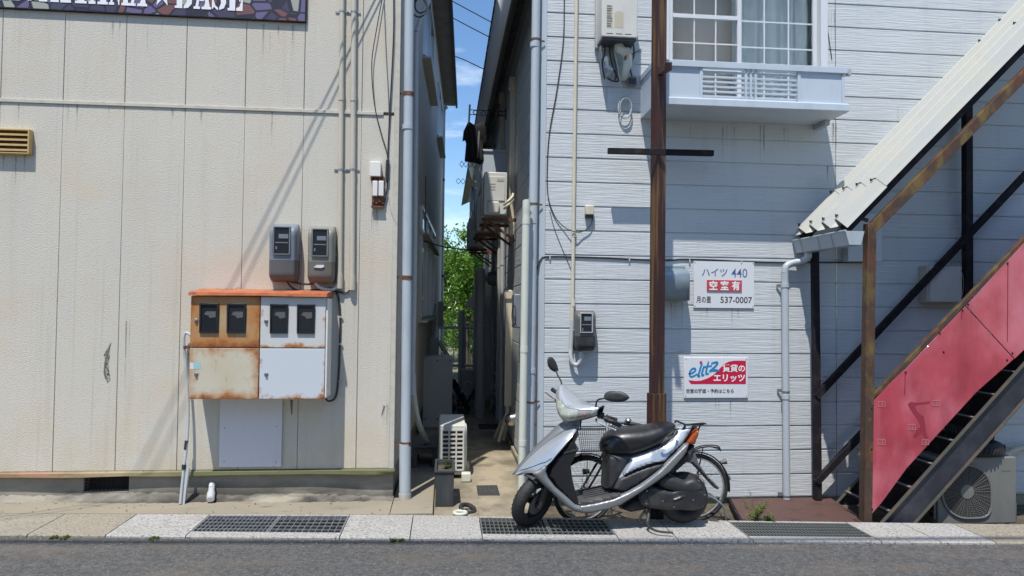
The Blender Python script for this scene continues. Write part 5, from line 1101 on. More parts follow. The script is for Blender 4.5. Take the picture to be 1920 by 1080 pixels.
mb.build('shell', 'hood_blue', t, smooth=50, solid=.002); MB().box(a.x-.03, b.x+.035, RY-.012, RY-.002, a.z+.01, b.z+.03).build('back_plate', 'hood_blue', t, bevel=.002); MB().box(a.x+.0, b.x, RY-D+.01, RY-.013, a.z+.012, a.z+.02).build('grille', 'trim_dark', t)
# signs
def sign(name, label, x0, x1, y0, y1):
    a, b = RP(x0, y1, .014), RP(x1, y0, .014); t = thing(name, label, 'sign', ((a.x+b.x)/2, RY, a.z))
    MB().box(a.x, b.x, RY-.014, RY-.004, a.z, b.z).build('board', 'sign_white', t, bevel=.0015)
    mb = MB()
    for x in (a.x+.012, b.x-.012):
        for z in (a.z+.018, b.z-.012): mb.lathe((x, RY-.014, z), (0, -1, 0), [(0, .005), (.003, .004), (.003, 0)], 8)
    mb.build('screws', 'steel_dull', t)
    def at(u, v): return a.x+(b.x-a.x)*u, a.z+(b.z-a.z)*v
    return t, at
t, at = sign('vacancy_sign', 'white sign reading ハイツ 440 with red 空室有 plate and phone number 537-0007', 1300.5, 1414, 491.5, 577)
YS = RY-.0155
def lay(t, at, body, nm, mat, u0, u1, v0, v1, bold=.0, Y=None, **kw):
    (x0, z0), (x1, z1) = at(u0, v0), at(u1, v1); return text(body, nm, mat, t, x0, x1, z0, z1, Y or YS, bold, **kw)
lay(t, at, 'ハイツ', 'lettering', 'ink_blue', .135, .555, .68, .85, .012); lay(t, at, '440', 'lettering', 'ink_blue', .62, .885, .66, .855, .004)
(x0, z0), (x1, z1) = at(.215, .365), at(.79, .60); MB().box(x0, x1, RY-.024, RY-.0145, z0, z1).build('red_plate', 'red_plate', t, bevel=.001)
lay(t, at, '空', 'lettering', 'ink_white', .25, .385, .385, .585, .03, RY-.0252); lay(t, at, '室', 'lettering', 'ink_white', .435, .57, .385, .585, .03, RY-.0252); lay(t, at, '有', 'lettering', 'ink_white', .62, .755, .385, .585, .03, RY-.0252)
lay(t, at, '月の里', 'lettering', 'ink_black', .045, .285, .105, .245, .014); lay(t, at, '537-0007', 'lettering', 'ink_black', .44, .965, .11, .245, .008)
t, at = sign('rental_sign', 'white and red rental sign with blue script logo and 賃貸のエリッツ lettering', 1283.5, 1402, 671, 746)
MB().box(*[v for v in (at(0, 0)[0]-.006, at(1, 0)[0]+.006)], RY-.009, RY-.003, at(0, 0)[1]-.006, at(0, 1)[1]+.006).build('frame', 'sign_frame', t, bevel=.002)
wave = [(.06, .44), (.075, .40), (.10, .345), (.97, .345), (.97, .93), (.78, .93), (.70, .905), (.63, .85), (.57, .76), (.51, .65), (.44, .555), (.36, .485), (.26, .43), (.18, .42), (.12, .43)]
mb = MB().prism([(at(u, v)[0], RY-.0155, at(u, v)[1]) for u, v in wave], (0, .002, 0)); mb.build('logo_wave', 'logo_red', t, smooth=0)
lay(t, at, '賃貸の', 'lettering', 'ink_white', .595, .955, .645, .835, .022, RY-.017); lay(t, at, 'エリッツ', 'lettering', 'ink_white', .455, .955, .40, .585, .03, RY-.017); lay(t, at, '空室の確認・予約はこちら', 'lettering', 'ink_black', .025, .775, .12, .225, .014, RY-.0165)
def stroke(pts, w, mat, nm='logo_stroke', Y=RY-.0172):     # brush stroke with round ends on the board
    P2 = [Vector((at(u, v)[0], at(u, v)[1])) for u, v in pts]; cm = catmull([(p.x, p.y, 0) for p in P2], 5); L_, R_ = [], []
    for i, p in enumerate(cm):
        d = (cm[min(i+1, len(cm)-1)]-cm[max(i-1, 0)]).normalized(); nrm_ = Vector((-d.y, d.x, 0)); ww = w*(1-.35*abs(2*i/(len(cm)-1)-1)**4); L_.append(p+nrm_*ww); R_.append(p-nrm_*ww)
    rows = [[(l.x, Y, l.y), (r_.x, Y, r_.y)] for l, r_ in zip(L_, R_)]; return MB().grid(rows).build(nm, mat, t, smooth=0)
B = 'logo_blue'
stroke([(.06, .60), (.10, .61), (.155, .66), (.17, .72), (.13, .735), (.085, .66), (.08, .56), (.11, .53), (.16, .56), (.20, .60)], .0075, B)
stroke([(.275, .865), (.25, .76), (.225, .62), (.21, .54), (.245, .55)], .0085, B); stroke([(.305, .80), (.285, .70), (.27, .60), (.28, .565), (.31, .585)], .0085, B, Y=RY-.0176)
stroke([(.375, .91), (.355, .78), (.335, .64), (.345, .60), (.38, .615)], .0085, B, Y=RY-.0174); stroke([(.30, .765), (.36, .79), (.43, .80)], .006, B, Y=RY-.0178)
stroke([(.415, .845), (.45, .875), (.515, .89), (.50, .82), (.44, .73), (.39, .67)], .0085, B, Y=RY-.0173); stroke([(.385, .665), (.43, .69), (.49, .69), (.545, .675)], .0105, B, Y=RY-.0177)
cx_, cz_ = at(.255, .885); MB().prism([(cx_+.0125*math.cos(q_), RY-.0182, cz_+.0125*math.sin(q_)) for q_ in [2*math.pi*i/16 for i in range(16)]], (0, .002, 0)).build('logo_dot', 'logo_dot', t, smooth=0)
# balcony before the window
BY = 6.05; D = RY-BY
zr1, zr0 = P(1400, 119, BY).z, P(1400, 131, BY).z; zb1 = P(1400, 189, BY).z; zl0 = P(1400, 204, BY).z
bx0, bx1 = RP(1202, 150).x, P(1584, 160, BY).x
t = thing('window_balcony', 'pale blue grey balcony box below the grid window, slatted in the middle', 'balcony', ((bx0+bx1)/2, RY, zl0), None)
mb = MB(); mb.box(bx0-.012, bx1+.02, BY-.02, BY+.035, zr0, zr1); mb.build('top_rail', 'balcony_white', t, bevel=.004)
for x in (bx0-.01, bx1-.035): MB().box(x, x+.045, BY+.036, RY-.003, zr0+.004, zr1).build('side_rail', 'balcony_white', t, bevel=.003)
MB().box(bx1+.0205, bx1+.055, BY-.022, BY+.03, zr0-.012, zr1-.008).build('rail_end_cap', 'gutter_blue', t, bevel=.004)
sx0, sx1 = P(1318, 160, BY).x, P(1495, 160, BY).x
for a, b in ((bx0+.025, sx0-.03), (sx1+.03, bx1-.03)): MB().box(a, b, BY+.004, BY+.012, zb1+.006, zr0-.004).build('front_panel', 'balcony_white', t)
mb = MB()
for x in (bx0, sx0-.03, sx1+.002, bx1-.03): mb = MB().box(x, x+.028, BY-.006, BY+.03, zb1+.004, zr0-.001); mb.build('stile', 'balcony_white', t, bevel=.003)
mb = MB()
nsl = 6
for i in range(nsl): z = zb1+.03+(zr0-zb1-.06)*i/(nsl-1); mb.box(sx0+.001, sx1, BY+.008, BY+.022, z-.009, z+.009)
mb.build('slats', 'balcony_white', t, bevel=.002)
xc = P(1408, 160, BY).x; mb = MB()
for dx in (-.045, .0, .045): mb.box(xc+dx-.011, xc+dx+.011, BY-.004, BY+.0075, zb1+.006, zr0-.002)
mb.build('centre_bars', 'balcony_white', t, bevel=.002)
for x, o in ((bx0, 0), (bx1-.012, 0)): MB().box(x, x+.012, BY+.031, RY-.004, zb1+.006, zr0-.001).build('side_panel', 'balcony_white', t)
pr = [(BY-.02, zb1+.004), (BY-.03, zb1-.008), (BY-.03, zl0+.006), (BY-.02, zl0), (RY-.004, zl0), (RY-.004, zb1+.004)]
mb = MB().prism([(bx0-.006, y, z) for y, z in pr], (bx1+.03-bx0, 0, 0)); mb.build('floor_box', 'balcony_white', t, bevel=.004)
MB().box(bx1-.05, bx1+.0, RY-.2, RY-.004, zl0-.05, zl0-.001).build('bracket', 'gutter_blue', t, bevel=.003)
# corner pipes
t = thing('downspout', 'pale blue grey downspout on the corner of the sided building with a rusty clamp', 'downspout', P(992, 950, RY-.06))
yd = RY-.055; MB().tube([P(1006, -40, yd), P(991.5, 960, yd)], .04, 16).build('pipe', 'pvc_blue', t)
for px, py in ((1003, 80), (998.5, 410), (995.5, 690)): q = P(px, py, yd); MB().tube([q, q+Vector((0, 0, -.045))], .045, 16).build('coupling', 'pvc_blue', t)
for px, py in ((1004, 73), (999.3, 381), (994, 752)): q = P(px, py, yd); mb = MB().tube([q, q+Vector((0, 0, -.016))], .044, 16); mb.beam(q+Vector((0, 0, -.008)), q+Vector((.09, .03, -.008)), .006, .014); mb.build('clamp', 'bracket_rust', t)
t = thing('drain_pipe', 'ivory green plastic pipe standing before the corner downspout, open bend at its top', 'pipe', P(977, 948, 6.3))
MB().tube(catmull([P(991, 399, 6.38), P(987, 395, 6.34), P(986.5, 404, 6.3), P(986, 420, 6.3), P(977.5, 950, 6.3)], 5), .034, 14).build('pipe', 'pvc_ivory', t)
for py in (410, 650, 825): q = P(986.5-(py-400)*.016, py, 6.3); MB().tube([q, q+Vector((0, 0, -.05))], .037, 14).build('joint', 'pvc_ivory', t)
# rusty pole
PYd = 5.82; w = .052
t = thing('steel_pole', 'tall rusty red square steel pole with a thin black crossbar', 'pole', P(1230, 960, PYd))
top, mid, bot = P(1236.5, -60, PYd), P(1230.5, 737, PYd), P(1229.5, 975, PYd)
def lerpz(z): f = (z-bot.z)/(top.z-bot.z); return bot.lerp(top, f)
ang = rad(24)
def sq(p, h): return [p+Vector((h*math.sqrt(2)*math.cos(ang+rad(45+90*i)), h*math.sqrt(2)*math.sin(ang+rad(45+90*i)), 0)) for i in range(4)]
MB().grid([sq(top, .046), sq(lerpz(mid.z-.03), .046)], wrap=True).build('shaft', 'pole_rust', t, smooth=0, bevel=.004)
s1, s2 = lerpz(mid.z), lerpz(.70); mb = MB().grid([sq(s1, .058), sq(s2, .058)], wrap=True); mb.quad(*sq(s1, .058)); mb.quad(*sq(s2, .058)); mb.build('sleeve', 'pole_rust', t, smooth=0, bevel=.004)
MB().grid([sq(s2, .046), sq(bot, .046)], wrap=True).build('base_post', 'black_steel', t, smooth=0)
a, b = P(1140, 283, 6.27), P(1337, 287.5, 6.27); MB().beam(a, b, .05, .05).build('crossbar', 'black_steel', t, bevel=.002)
q = P(1234, 285, PYd-.085); MB().box(q.x-.066, q.x+.066, PYd-.088, PYd-.076, q.z-.026, q.z+.026).build('clamp', 'black_steel', t, bevel=.002)  # added plate: carries the crossbar's line over the pole, bar itself runs behind
a, b = P(1236, 139, PYd+.03), P(1256, 122, PYd-.14); MB().beam(P(1238, 134, PYd-.03), P(1253.5, 124, PYd-.42), .055, .062).build('bracket', 'pole_rust', t, bevel=.003)
# telephone hooks and stains beside the window
cable('loose_wires', 'thin black wires trailing down the siding beside the right window jamb', [P(1548, -20, RY-.01), P(1549, 40, RY-.012), P(1552, 56, RY-.01), P(1556, 85, RY-.008), P(1560, 112, RY-.006)], .0035)
# ================================================================ roof covered outdoor stair
SY0, SY1 = 5.66, 6.36        # near and far side of the flight
st = thing('outdoor_stair', 'steel outdoor stair with red side panels and a white ribbed canopy', 'staircase', (3.6, 6.0, -.06))
sl = P(1920, 681, 5.68)-P(1655, 977, 5.68); sd = Vector((sl.x, 0, sl.z)).normalized(); sn = Vector((-sd.z, 0, sd.x))
A0 = P(1655, 977, 5.68); EXT = 4.2
def stringer(y, nm):
    h = .205; a = Vector((A0.x, y, A0.z)); 
    a2 = a+sd*EXT; bq = a-sn*h; b2 = bq+sd*EXT
    zg = -.11
    f0 = a+sd*((zg-a.z)/sd.z); f1 = bq+sd*((zg-bq.z)/sd.z)
    s = MB().prism([f0, a2, b2, f1], (0, .008, 0)).build(nm, 'stringer', st, bevel=.001)
    for off in (0, -h):
        p = (f0 if off == 0 else f1)+Vector((0, -.012, 0)); q_ = (a2 if off == 0 else b2)+Vector((0, -.012, 0))
        MB().beam(p+sn*(.0045 if off == 0 else -.0045), q_+sn*(.0045 if off == 0 else -.0045), .038, .008, up=tuple(sn)).build('flange', 'stringer_edge', s, bevel=.001)
stringer(SY0+.02, 'stringer'); stringer(SY1-.02, 'stringer')
rise, ntr = .195, 15
for i in range(ntr):
    z = A0.z+.09+rise*i; x = A0.x+(z-A0.z+.02)*sd.x/sd.z
    tr = MB().box(x-.05, x+.21, SY0+.035, SY1-.025, z-.035, z-.012).build('tread', 'black_steel', st)
    MB().box(x+.198, x+.204, SY0+.036, SY1-.026, z-.0118, z+rise-.036).build('riser', 'black_steel', tr)
    MB().box(x-.056, x-.025, SY0+.03, SY1-.024, z-.0115, z-.004).build('nosing', 'nosing', tr)
# posts
def spost(px0, py0, px1, py1, Y, w, mat, nm='post'):
    a, b = P(px0, py0, Y), P(px1, py1, Y); MB().beam(a, b, w, w, up=(0, 1, 0)).build(nm, mat, st, bevel=.003); return a, b
spost(1622.5, 980, 1631, 420, 5.68, .075, 'beam_rust'); spost(1533, 937, 1527.5, 470, 6.38, .06, 'black_steel'); spost(1814, 560, 1813, 185, 6.38, .07, 'black_steel')
MB().box(P(1618, 975, 5.68).x-.05, P(1618, 975, 5.68).x+.07, 5.62, 5.74, -.075, -.058).build('base_plate', 'beam_rust', st)
a, b = P(1632, 431, 5.68), P(1920, 140, 5.68); MB().beam(a-(b-a)*.005, a+(b-a)*1.9, .06, .085, up=tuple(sn)).build('roof_beam', 'beam_rust', st, bevel=.003)
a, b = P(1600, 404, 5.75), P(1628, 414, 5.69); MB().beam(a, b, .03, .03).build('tie', 'beam_rust', st)
for (x0, y0, x1, y1) in ((1530, 744, 1922, 328), (1530, 904.7, 1760, 660)):
    a, b = P(x0, y0, 6.36), P(x1, y1, 6.36); MB().beam(a, a+(b-a)*1.5, .05, .058, up=tuple(sn)).build('far_rail', 'black_steel', st, bevel=.002)
# red panels
RYp = 5.645
def panel(pts, label=None, Y=RYp):
    o = MB().prism([P(x, y, Y) for x, y in pts], (0, .004, 0)).build('side_panel', 'red_sheet', st, bevel=.001)
    return o
pa = panel([(1628, 757), (1700, 690), (1810, 574.5), (1901, 673), (1831, 735), (1766, 806), (1700, 878), (1655, 940), (1631, 968), (1629, 900), (1627, 820)])
pb = panel([(1811.5, 573), (1920, 456), (2060, 306), (2150, 400), (2015, 545), (1920, 656), (1902.5, 672.5)])
a, b = P(1629, 752, 5.665), P(1920, 448, 5.665); MB().beam(a, a+(b-a)*1.7, .04, .035, up=tuple(sn)).build('handrail', 'beam_rust', st, bevel=.003)
for (x0, y0, y1) in ((1697.5, 697, 740), (1804, 583, 600), (1890, 490, 640)):
    p, q = P(x0, y0, RYp-.002), P(x0-1, y1, RYp-.002); MB().beam(p, q, .004, .004, up=(0, 1, 0)).build('panel_seam', 'stain_red', pa)
for px, py in ((1634, 766), (1634, 842), (1635, 955), (1698, 698), (1769, 660), (1769, 805), (1804.5, 582), (1815, 571), (1828, 739), (1888, 675), (1898, 662), (1702, 877), (1762, 625), (1889, 494)):
    MB().lathe(P(px, py, RYp), (0, -1, 0), [(-.002, .009), (.005, .008), (.008, .004), (.008, 0)], 8).build('bolt', 'black_steel', pa)
for px, py in ((1653, 758), (1653, 829), (1755, 756), (1735, 829), (1710, 801)):
    mb = MB(); c_ = P(px, py, RYp-.002); w_, h_ = .03, .022
    for q0, q1 in (((-1, -1), (1, -1)), ((1, -1), (1, 1)), ((1, 1), (-1, 1)), ((-1, 1), (-1, -1)), ((-.8, .4), (.7, .5)), ((-.6, -.4), (.5, -.2)), ((.1, -.8), (.3, .8))): mb.beam(c_+Vector((q0[0]*w_, 0, q0[1]*h_)), c_+Vector((q1[0]*w_, 0, q1[1]*h_)), .003, .003, up=(0, 1, 0))
    mb.build('tape_mark', 'scuff', pa, smooth=0)
def patch(pts, mat='stain_red'): MB().prism([P(x, y, RYp-.0012) for x, y in pts], (0, .001, 0)).build('stain', mat, pa, smooth=0)
patch([(1702, 758), (1708, 753), (1716, 755), (1733, 754), (1745, 752), (1742, 757), (1722, 759), (1716, 762), (1720, 772), (1727, 778), (1732, 780), (1735, 796), (1737, 812), (1742, 826), (1734, 822), (1728, 812), (1716, 822), (1712, 818), (1719, 806), (1726, 800), (1722, 788), (1713, 776), (1706, 766)])
# canopy: one ribbed roof sheet, stepped at its foot
def canopy():
    f0, f1 = P(1489, 440, 6.48), P(1920, 0, 6.48); dirv = Vector((f1.x-f0.x, 0, f1.z-f0.z)).normalized(); nv = Vector((-dirv.z, 0, dirv.x))
    ybk, yfr = 6.485, 5.64; n = 4; w = (ybk-yfr)/n; prof = []
    for i in range(n):
        y = ybk-w*i; prof += [(y, .0), (y-w*.60, .0), (y-w*.72, .075), (y-w*.88, .075)]
    prof += [(yfr, .0), (yfr-.012, -.03)]
    prof[0] = (ybk, 0.0)
    base = Vector((f0.x, 0, f0.z)); mb = MB(); L_ = [0, .5, .501, 1.5, 2.5, 5.5]
    rows = []
    for j, l in enumerate(L_):
        lift = .012 if j < 2 else 0.0
        rows.append([base+dirv*l+nv*(h-.0-lift)+Vector((0, y, 0)) for y, h in prof])
    mb.grid(rows); o = mb.build('canopy', 'canopy', st, smooth=0, solid=.003)
    for l, sides in ((.03, (0, 1, 2, 3)), (.47, (0, 1, 2, 3)), (2.6, (0, 2, 3)), (2.9, (0, 3)), (3.25, (3,))):
        for i in sides:
            y = ybk-w*(i+.80); p = base+dirv*l+nv*.075+Vector((0, y, 0)); MB().lathe(p, nv, [(0, .016), (.006, .015), (.012, .006), (.02, .005), (.02, 0)], 8).build('roof_bolt', 'black_steel', o)
    for yy in (5.70, 6.40):
        p = base-nv*.06+Vector((0, yy, 0)); MB().beam(p, p+dirv*5.5, .05, .08, up=tuple(nv)).build('rafter', 'black_steel', o)
    for l in (.12, 1.3, 2.5, 3.7):
        p = base+dirv*l-nv*.03; MB().beam(p+Vector((0, 5.67, 0)), p+Vector((0, 6.46, 0)), .05, .05, up=tuple(nv)).build('purlin', 'black_steel', o)
    return base
cb = canopy()
# gutter below the canopy foot
g0, g1 = P(1487, 452, 6.49), P(1570, 437, 5.62)
t = thing('gutter', 'short grey blue box gutter under the foot of the stair canopy', 'gutter', (g0.x, 6.1, g0.z-.12))
gx = g0.x; zt_ = g0.z; zt2 = zt_
pr = [(-.0, 0), (.03, -.115), (.135, -.115), (.165, 0)]
rows = [[(gx+dx, y, zt_+dz) for dx, dz in pr] for y in (6.49, 6.2, 5.9, 5.60)]
MB().grid(rows).build('trough', 'gutter_blue', t, smooth=0, solid=.004)
for y in (6.488, 5.6): MB().prism([(gx+dx, y, zt_+dz) for dx, dz in pr], (0, -.006, 0)).build('end_cap', 'gutter_blue', t, bevel=.002)
for y in (6.36, 6.05, 5.83): MB().grid([[(gx+dx-.004*(1 if dx < .08 else -1), y+dy, zt_+dz-.003) for dx, dz in pr] for dy in (-.008, .008)]).build('joint_strip', 'gutter_blue', t, smooth=0, solid=.003)
MB().tube([(gx, 6.49, zt_+.003), (gx, 5.595, zt_+.003)], .009, 8).build('lip', 'gutter_blue', t)
t = thing('downspout', 'grey blue downspout from the stair gutter down the siding left of the black stair post', 'downspout', RP(1474, 938))
yd = RY-.06; q0 = Vector((gx+.08, 6.36, zt_-.112))
MB().tube(catmull([q0, q0-Vector((0, 0, .05)), P(1504, 489, yd-.02), P(1484, 494, yd), P(1474, 500, yd), P(1471.5, 512, yd)], 5), .033, 12).build('elbow', 'pvc_blue', t)
MB().tube([P(1471.5, 512, yd), P(1475, 938, yd)], .033, 14).build('pipe', 'pvc_blue', t)
for py in (531, 740): q = P(1471.7+(py-512)*.0075, py, yd); MB().tube([q, q+Vector((0, 0, -.04))], .0385, 14).build('coupling', 'pvc_blue', t)
for py in (536, 733, 928): q = P(1471.7+(py-512)*.0075, py, yd); mb = MB().tube([q, q+Vector((0, 0, -.016))], .036, 14); mb.beam(q, q+Vector((-.06, .05, 0)), .008, .03); mb.build('clamp', 'galv_dull', t)
# wall boxes behind the stair
a, b = P(1738, 567, RY-.12), P(1804, 499, RY-.12)
t = thing('switch_box', 'grey switch box on the shaded siding behind the stair rails', 'box', ((a.x+b.x)/2, RY, a.z)); MB().box(a.x, b.x, RY-.12, RY-.003, a.z, b.z).build('casing', 'duct_grey', t, bevel=.005); MB().box(a.x+.03, b.x-.008, RY-.126, RY-.1205, a.z+.008, b.z-.008).build('door', 'panel_grey', t, bevel=.003)
MB().tube(catmull([P(1801, 505, RY-.125), P(1806, 520, RY-.13), P(1806, 545, RY-.13), P(1802, 560, RY-.125)], 4), .004, 6).build('handle', 'steel_dull', t)
a, b = P(1590, 490, RY-.1), P(1654, 400, RY-.1); t = thing('meter_cover', 'pale box on the siding just behind the rusty stair post', 'box', ((a.x+b.x)/2, RY, a.z)); MB().box(a.x, b.x, RY-.1, RY-.003, a.z, b.z).build('casing', 'balcony_white', t, bevel=.005)
# AC unit and tyres under the stair
a, b = P(1757, 858, 5.78), P(1907, 988, 5.78); w_ = b.x-a.x; h_ = a.z-b.z
t = ac_unit('outdoor_unit', 'large beige air conditioner with a round fan grille under the outdoor stair', ((a.x+b.x)/2, 5.78+.15, b.z), (0, 0, 0), w=w_, d=.3, h=h_, big=True, mats=('ac_stair_shade', 'ac_stair_shade_dark'))
mb = MB(); q = P(1871, 832, 6.05); rr = random.Random(4); x = w_*.305
for i in range(6): mb.box(x+i*.016, x+i*.016+.011, -.153, -.1501, h_*.80, h_*.80+.02*rr.uniform(.7, 1))
mb.build('badge', 'label_print', t, local=True, smooth=0)
tp = Vector(((a.x+b.x)/2+.10, 5.95, b.z+h_))
def tyre_thing(label, c, R, r, rot):
    t = thing('scrap_tyre', label, 'tyre', c, 'old tyres stacked on the air conditioner', rot)
    prof = [(r*.95*math.sin(q_)*1.0, R-r+r*math.cos(q_)*(1 if abs(q_) < 1.2 else .9)) for q_ in [rad(-150+300*i/16) for i in range(17)]]
    MB().lathe((0, 0, 0), (0, 0, 1), prof, 36).build('carcass', 'tyre', t, local=True)
    mb = MB()
    for i in range(40): q_ = 2*math.pi*i/40; mb.beam((math.cos(q_)*R*.998, math.sin(q_)*R*.998, -r*.5), (math.cos(q_+.07)*R*.998, math.sin(q_+.07)*R*.998, r*.5), .012, .008, up=(math.cos(q_), math.sin(q_), 0))
    mb.build('tread', 'tyre', t, local=True, smooth=0); return t
tyre_thing('black tyre lying flat on the beige air conditioner under the stair', tp+Vector((0, 0, .062)), .235, .062, (0, 0, 0)); tyre_thing('second black tyre slumped on top of the tyre on the air conditioner', tp+Vector((-.03, .03, .185)), .20, .068, (0, rad(7), 0))
pipe_thing('insulated_pipe', 'taped beige pipe from the wall behind the large air conditioner', [P(1870, 862, 6.3), P(1890, 850, 6.35), P(1910, 841, 6.38), P(1940, 838, 6.4)], .03, 'conduit_beige')
# rusty steel plate over the ditch
q = [PG(1362, 976), PG(1604, 978)]; zf = RP(1450, 937).z
t = thing('steel_plate', 'rusty red chequer plate bridging the ditch at the foot of the stair', 'steel plate', (3.0, 6.0, -.05))
xl0, xr0 = P(1396, 976, 5.66).x, P(1618, 978, 5.66).x; xl1, xr1 = P(1370, 937, 6.49).x, P(1545, 935, 6.49).x
zn = g(3.0)-.018; zfar = -.075; TP = []
MB().prism([(xl0, 5.66, zn), (xr0+.05, 5.64, zn-.008), (xr1+.05, 6.49, zfar), (xl1, 6.49, zfar)], (0, 0, -.006)).build('plate', 'plate_rust', t)
t2 = PG(1620, 972)
MB().prism([P(1548, 936, 6.45), P(1618, 970, 5.75), P(1600, 985, 5.75), P(1530, 945, 6.45)], (.01, 0, -.004)).build('mesh_strip', 'black_steel', t)
MB().beam((xl0-.01, 5.66, zn-.03), (xl1-.01, 6.49, zfar-.03), .02, .05).build('edge_bar', 'black_steel', t)
# the strip foundation showing behind the bicycle
rr = random.Random(12)
def weed(label, x, y, z, h, n, ln, mat='leaf_weed', grp=None):
    t = thing('weed', label, 'weed', (x, y, z), grp); st_, lf_ = sprig((x, y, z), h, n, ln, rr, .35, .25); st_.build('stem', mat, t); lf_.build('leaves', mat, t, smooth=0); return t
q = PG(1414, 974); weed('tall thin weed growing at the near edge of the rusty steel plate', q.x, 5.68, -.06, .25, 8, .05); q = PG(1438, 974); weed('low weed beside the tall one at the steel plate', q.x, 5.67, -.06, .09, 7, .04)
for px, py, lab in ((103, 1004, 'small grass tuft by the left photo edge along the kerb foot'), (122, 1005, 'second small grass tuft at the left along the kerb foot'), (288, 1005, 'grass tuft at the kerb foot left of the double grating'), (752, 1007, 'flat grass tuft at the kerb joint before the alley'), (738, 1008, 'wispy grass tuft beside the flat one before the alley')):
    q = PG(px, py); weed(lab, q.x, kf(q.x)-.012, g(q.x)-.02, .02, 9, .022, 'leaf_weed', 'grass tufts along the kerb foot')
# service drops and street cables whose shadows fall on the left wall and the road
tag(MB().tube([(-.52, 6.28, 4.75), (-8.6, 0.3, 7.1)], .0065, 6).build('service_drop', 'cable', None), 'service cable running from the cream building to a pole up the street', 'overhead wire', 'service cables above the street')
tag(MB().tube([(-.50, 6.28, 4.70), (-8.5, 0.2, 7.03)], .006, 6).build('service_drop', 'cable', None), 'second service cable just below the first', 'overhead wire', 'service cables above the street')
for dy, z, lab in ((2.24, 7.0, 'street cable high over the road, nearer the houses'), (2.45, 6.6, 'street cable high over the road, nearer the camera')):
    tag(MB().tube([(-14, dy+.25, z+.5), (0, dy, z), (14, dy-.3, z+.4)], .017, 6).build('street_cable', 'cable', None), lab, 'overhead wire', 'street cables over the road')

# the house across the street, behind the camera: it shades the sky from the front and shows in the paint and panes
ob = thing('house_opposite', 'two storey house with a tiled roof across the street behind the viewer', 'building', (0, -8, -.1))
MB().box(-9, 8, -14, -8, -.3, 6.4).build('wall', 'stucco_band', ob)
MB().add([(-9.5, -7.4, 6.3), (8.5, -7.4, 6.3), (8.5, -11, 8.2), (-9.5, -11, 8.2), (-9.5, -14.6, 6.3), (8.5, -14.6, 6.3)], [(0, 1, 2, 3), (3, 2, 5, 4), (0, 3, 4), (1, 5, 2)]).build('roof', 'roof_dark', ob)
for x in (-7.4, -3.2, 1.2, 5.2):
    for z in (.9, 3.7):
        f_ = MB().box(x, x+1.7, -8.03, -7.97, z, z+1.3).build('window', 'alu', ob); MB().box(x+.06, x+1.64, -7.968, -7.96, z+.06, z+1.24).build('pane', 'glass_dark', f_)

# mortar fillet at the plinth foot, grit and dry leaves swept along the kerb
rr = random.Random(21); xs2 = [-4.8+4.38*i/150 for i in range(151)]; hh = [.5+.5*math.sin(x*3.1)*math.sin(x*1.3+2)+rr.uniform(-.25, .25) for x in xs2]
MB().grid([[(x, LY+.018, g(x)+.03+.035*max(0, h)) for x, h in zip(xs2, hh)], [(x, LY-.012-.03*max(0, h), g(x)+.022+.02*max(0, h)) for x, h in zip(xs2, hh)], [(x, LY-.06-.05*max(0, h), g(x)+.008) for x, h in zip(xs2, hh)]]).build('mortar_fillet', 'plinth', lb)
mb = MB()
def stone(x, y, z, s):
    d = [Vector((rr.gauss(0, 1), rr.gauss(0, 1), rr.gauss(0, .6))).normalized()*s*rr.uniform(.6, 1.2) for _ in range(6)]
    c = Vector((x, y, z+s*.3)); mb.add([c+Vector((s, 0, 0))*rr.uniform(.6, 1.2), c+Vector((0, s, 0))*rr.uniform(.6, 1.2), c-Vector((s, 0, 0))*rr.uniform(.6, 1.2), c-Vector((0, s, 0))*rr.uniform(.6, 1.2), c+Vector((0, 0, s*.7)), c-Vector((0, 0, s*.5))], [(0, 1, 4), (1, 2, 4), (2, 3, 4), (3, 0, 4), (1, 0, 5), (2, 1, 5), (3, 2, 5), (0, 3, 5)])
for i in range(520):
    x = rr.uniform(-3.6, 5.0); q_ = rr.random()
    if q_ < .55: stone(x, kf(x)-abs(rr.gauss(0, .07))-.005, g(x)-.02, rr.uniform(.003, .008))
    elif q_ < .8 and x < -.5: stone(x, LY-.05-abs(rr.gauss(0, .09)), g(x)+.008, rr.uniform(.003, .009))
    elif q_ < .9: stone(x, rr.uniform(4.4, 5.2), g(x)-.012, rr.uniform(.003, .006))
    elif -.05 < x < .8: stone(x, rr.uniform(5.9, 8), -.04, rr.uniform(.004, .009))
o = mb.build('grit', 'kerb_beige', None, smooth=0); o['kind'] = 'stuff'; o['label'] = 'loose grit scattered along the kerb foot and the plinth'; o['category'] = 'grit'
mb = MB()
for i in range(110):
    x = rr.uniform(-3.6, 4.6); y = kf(x)-abs(rr.gauss(0, .05)) if rr.random() < .5 else kb(x)+abs(rr.gauss(.02, .12)); z = g(x)-.014 if y < kf(x) else (g(x)+.008 if x < -.45 else (-.036 if x < .84 else g(x)-.11)); a_ = rr.uniform(0, 6.28); L_ = rr.uniform(.012, .028); d_ = Vector((math.cos(a_), math.sin(a_), rr.uniform(-.1, .25)))*L_; n_ = Vector((-math.sin(a_), math.cos(a_), rr.uniform(-.2, .2)))*L_*.35; p = Vector((x, y, z+.004))
    mb.add([p, p+d_*.5+n_, p+d_, p+d_*.5-n_], [(0, 1, 2, 3)])
k = new('dry_leaf', (0.16, 0.10, 0.045), 0.8); k.var(20, (0.08, 0.05, 0.025), 0.4, 0.6)
o = mb.build('leaf_litter', 'dry_leaf', None, smooth=0, fix=False); o['kind'] = 'stuff'; o['label'] = 'dry leaf scraps lying along the kerb'; o['category'] = 'leaf litter'

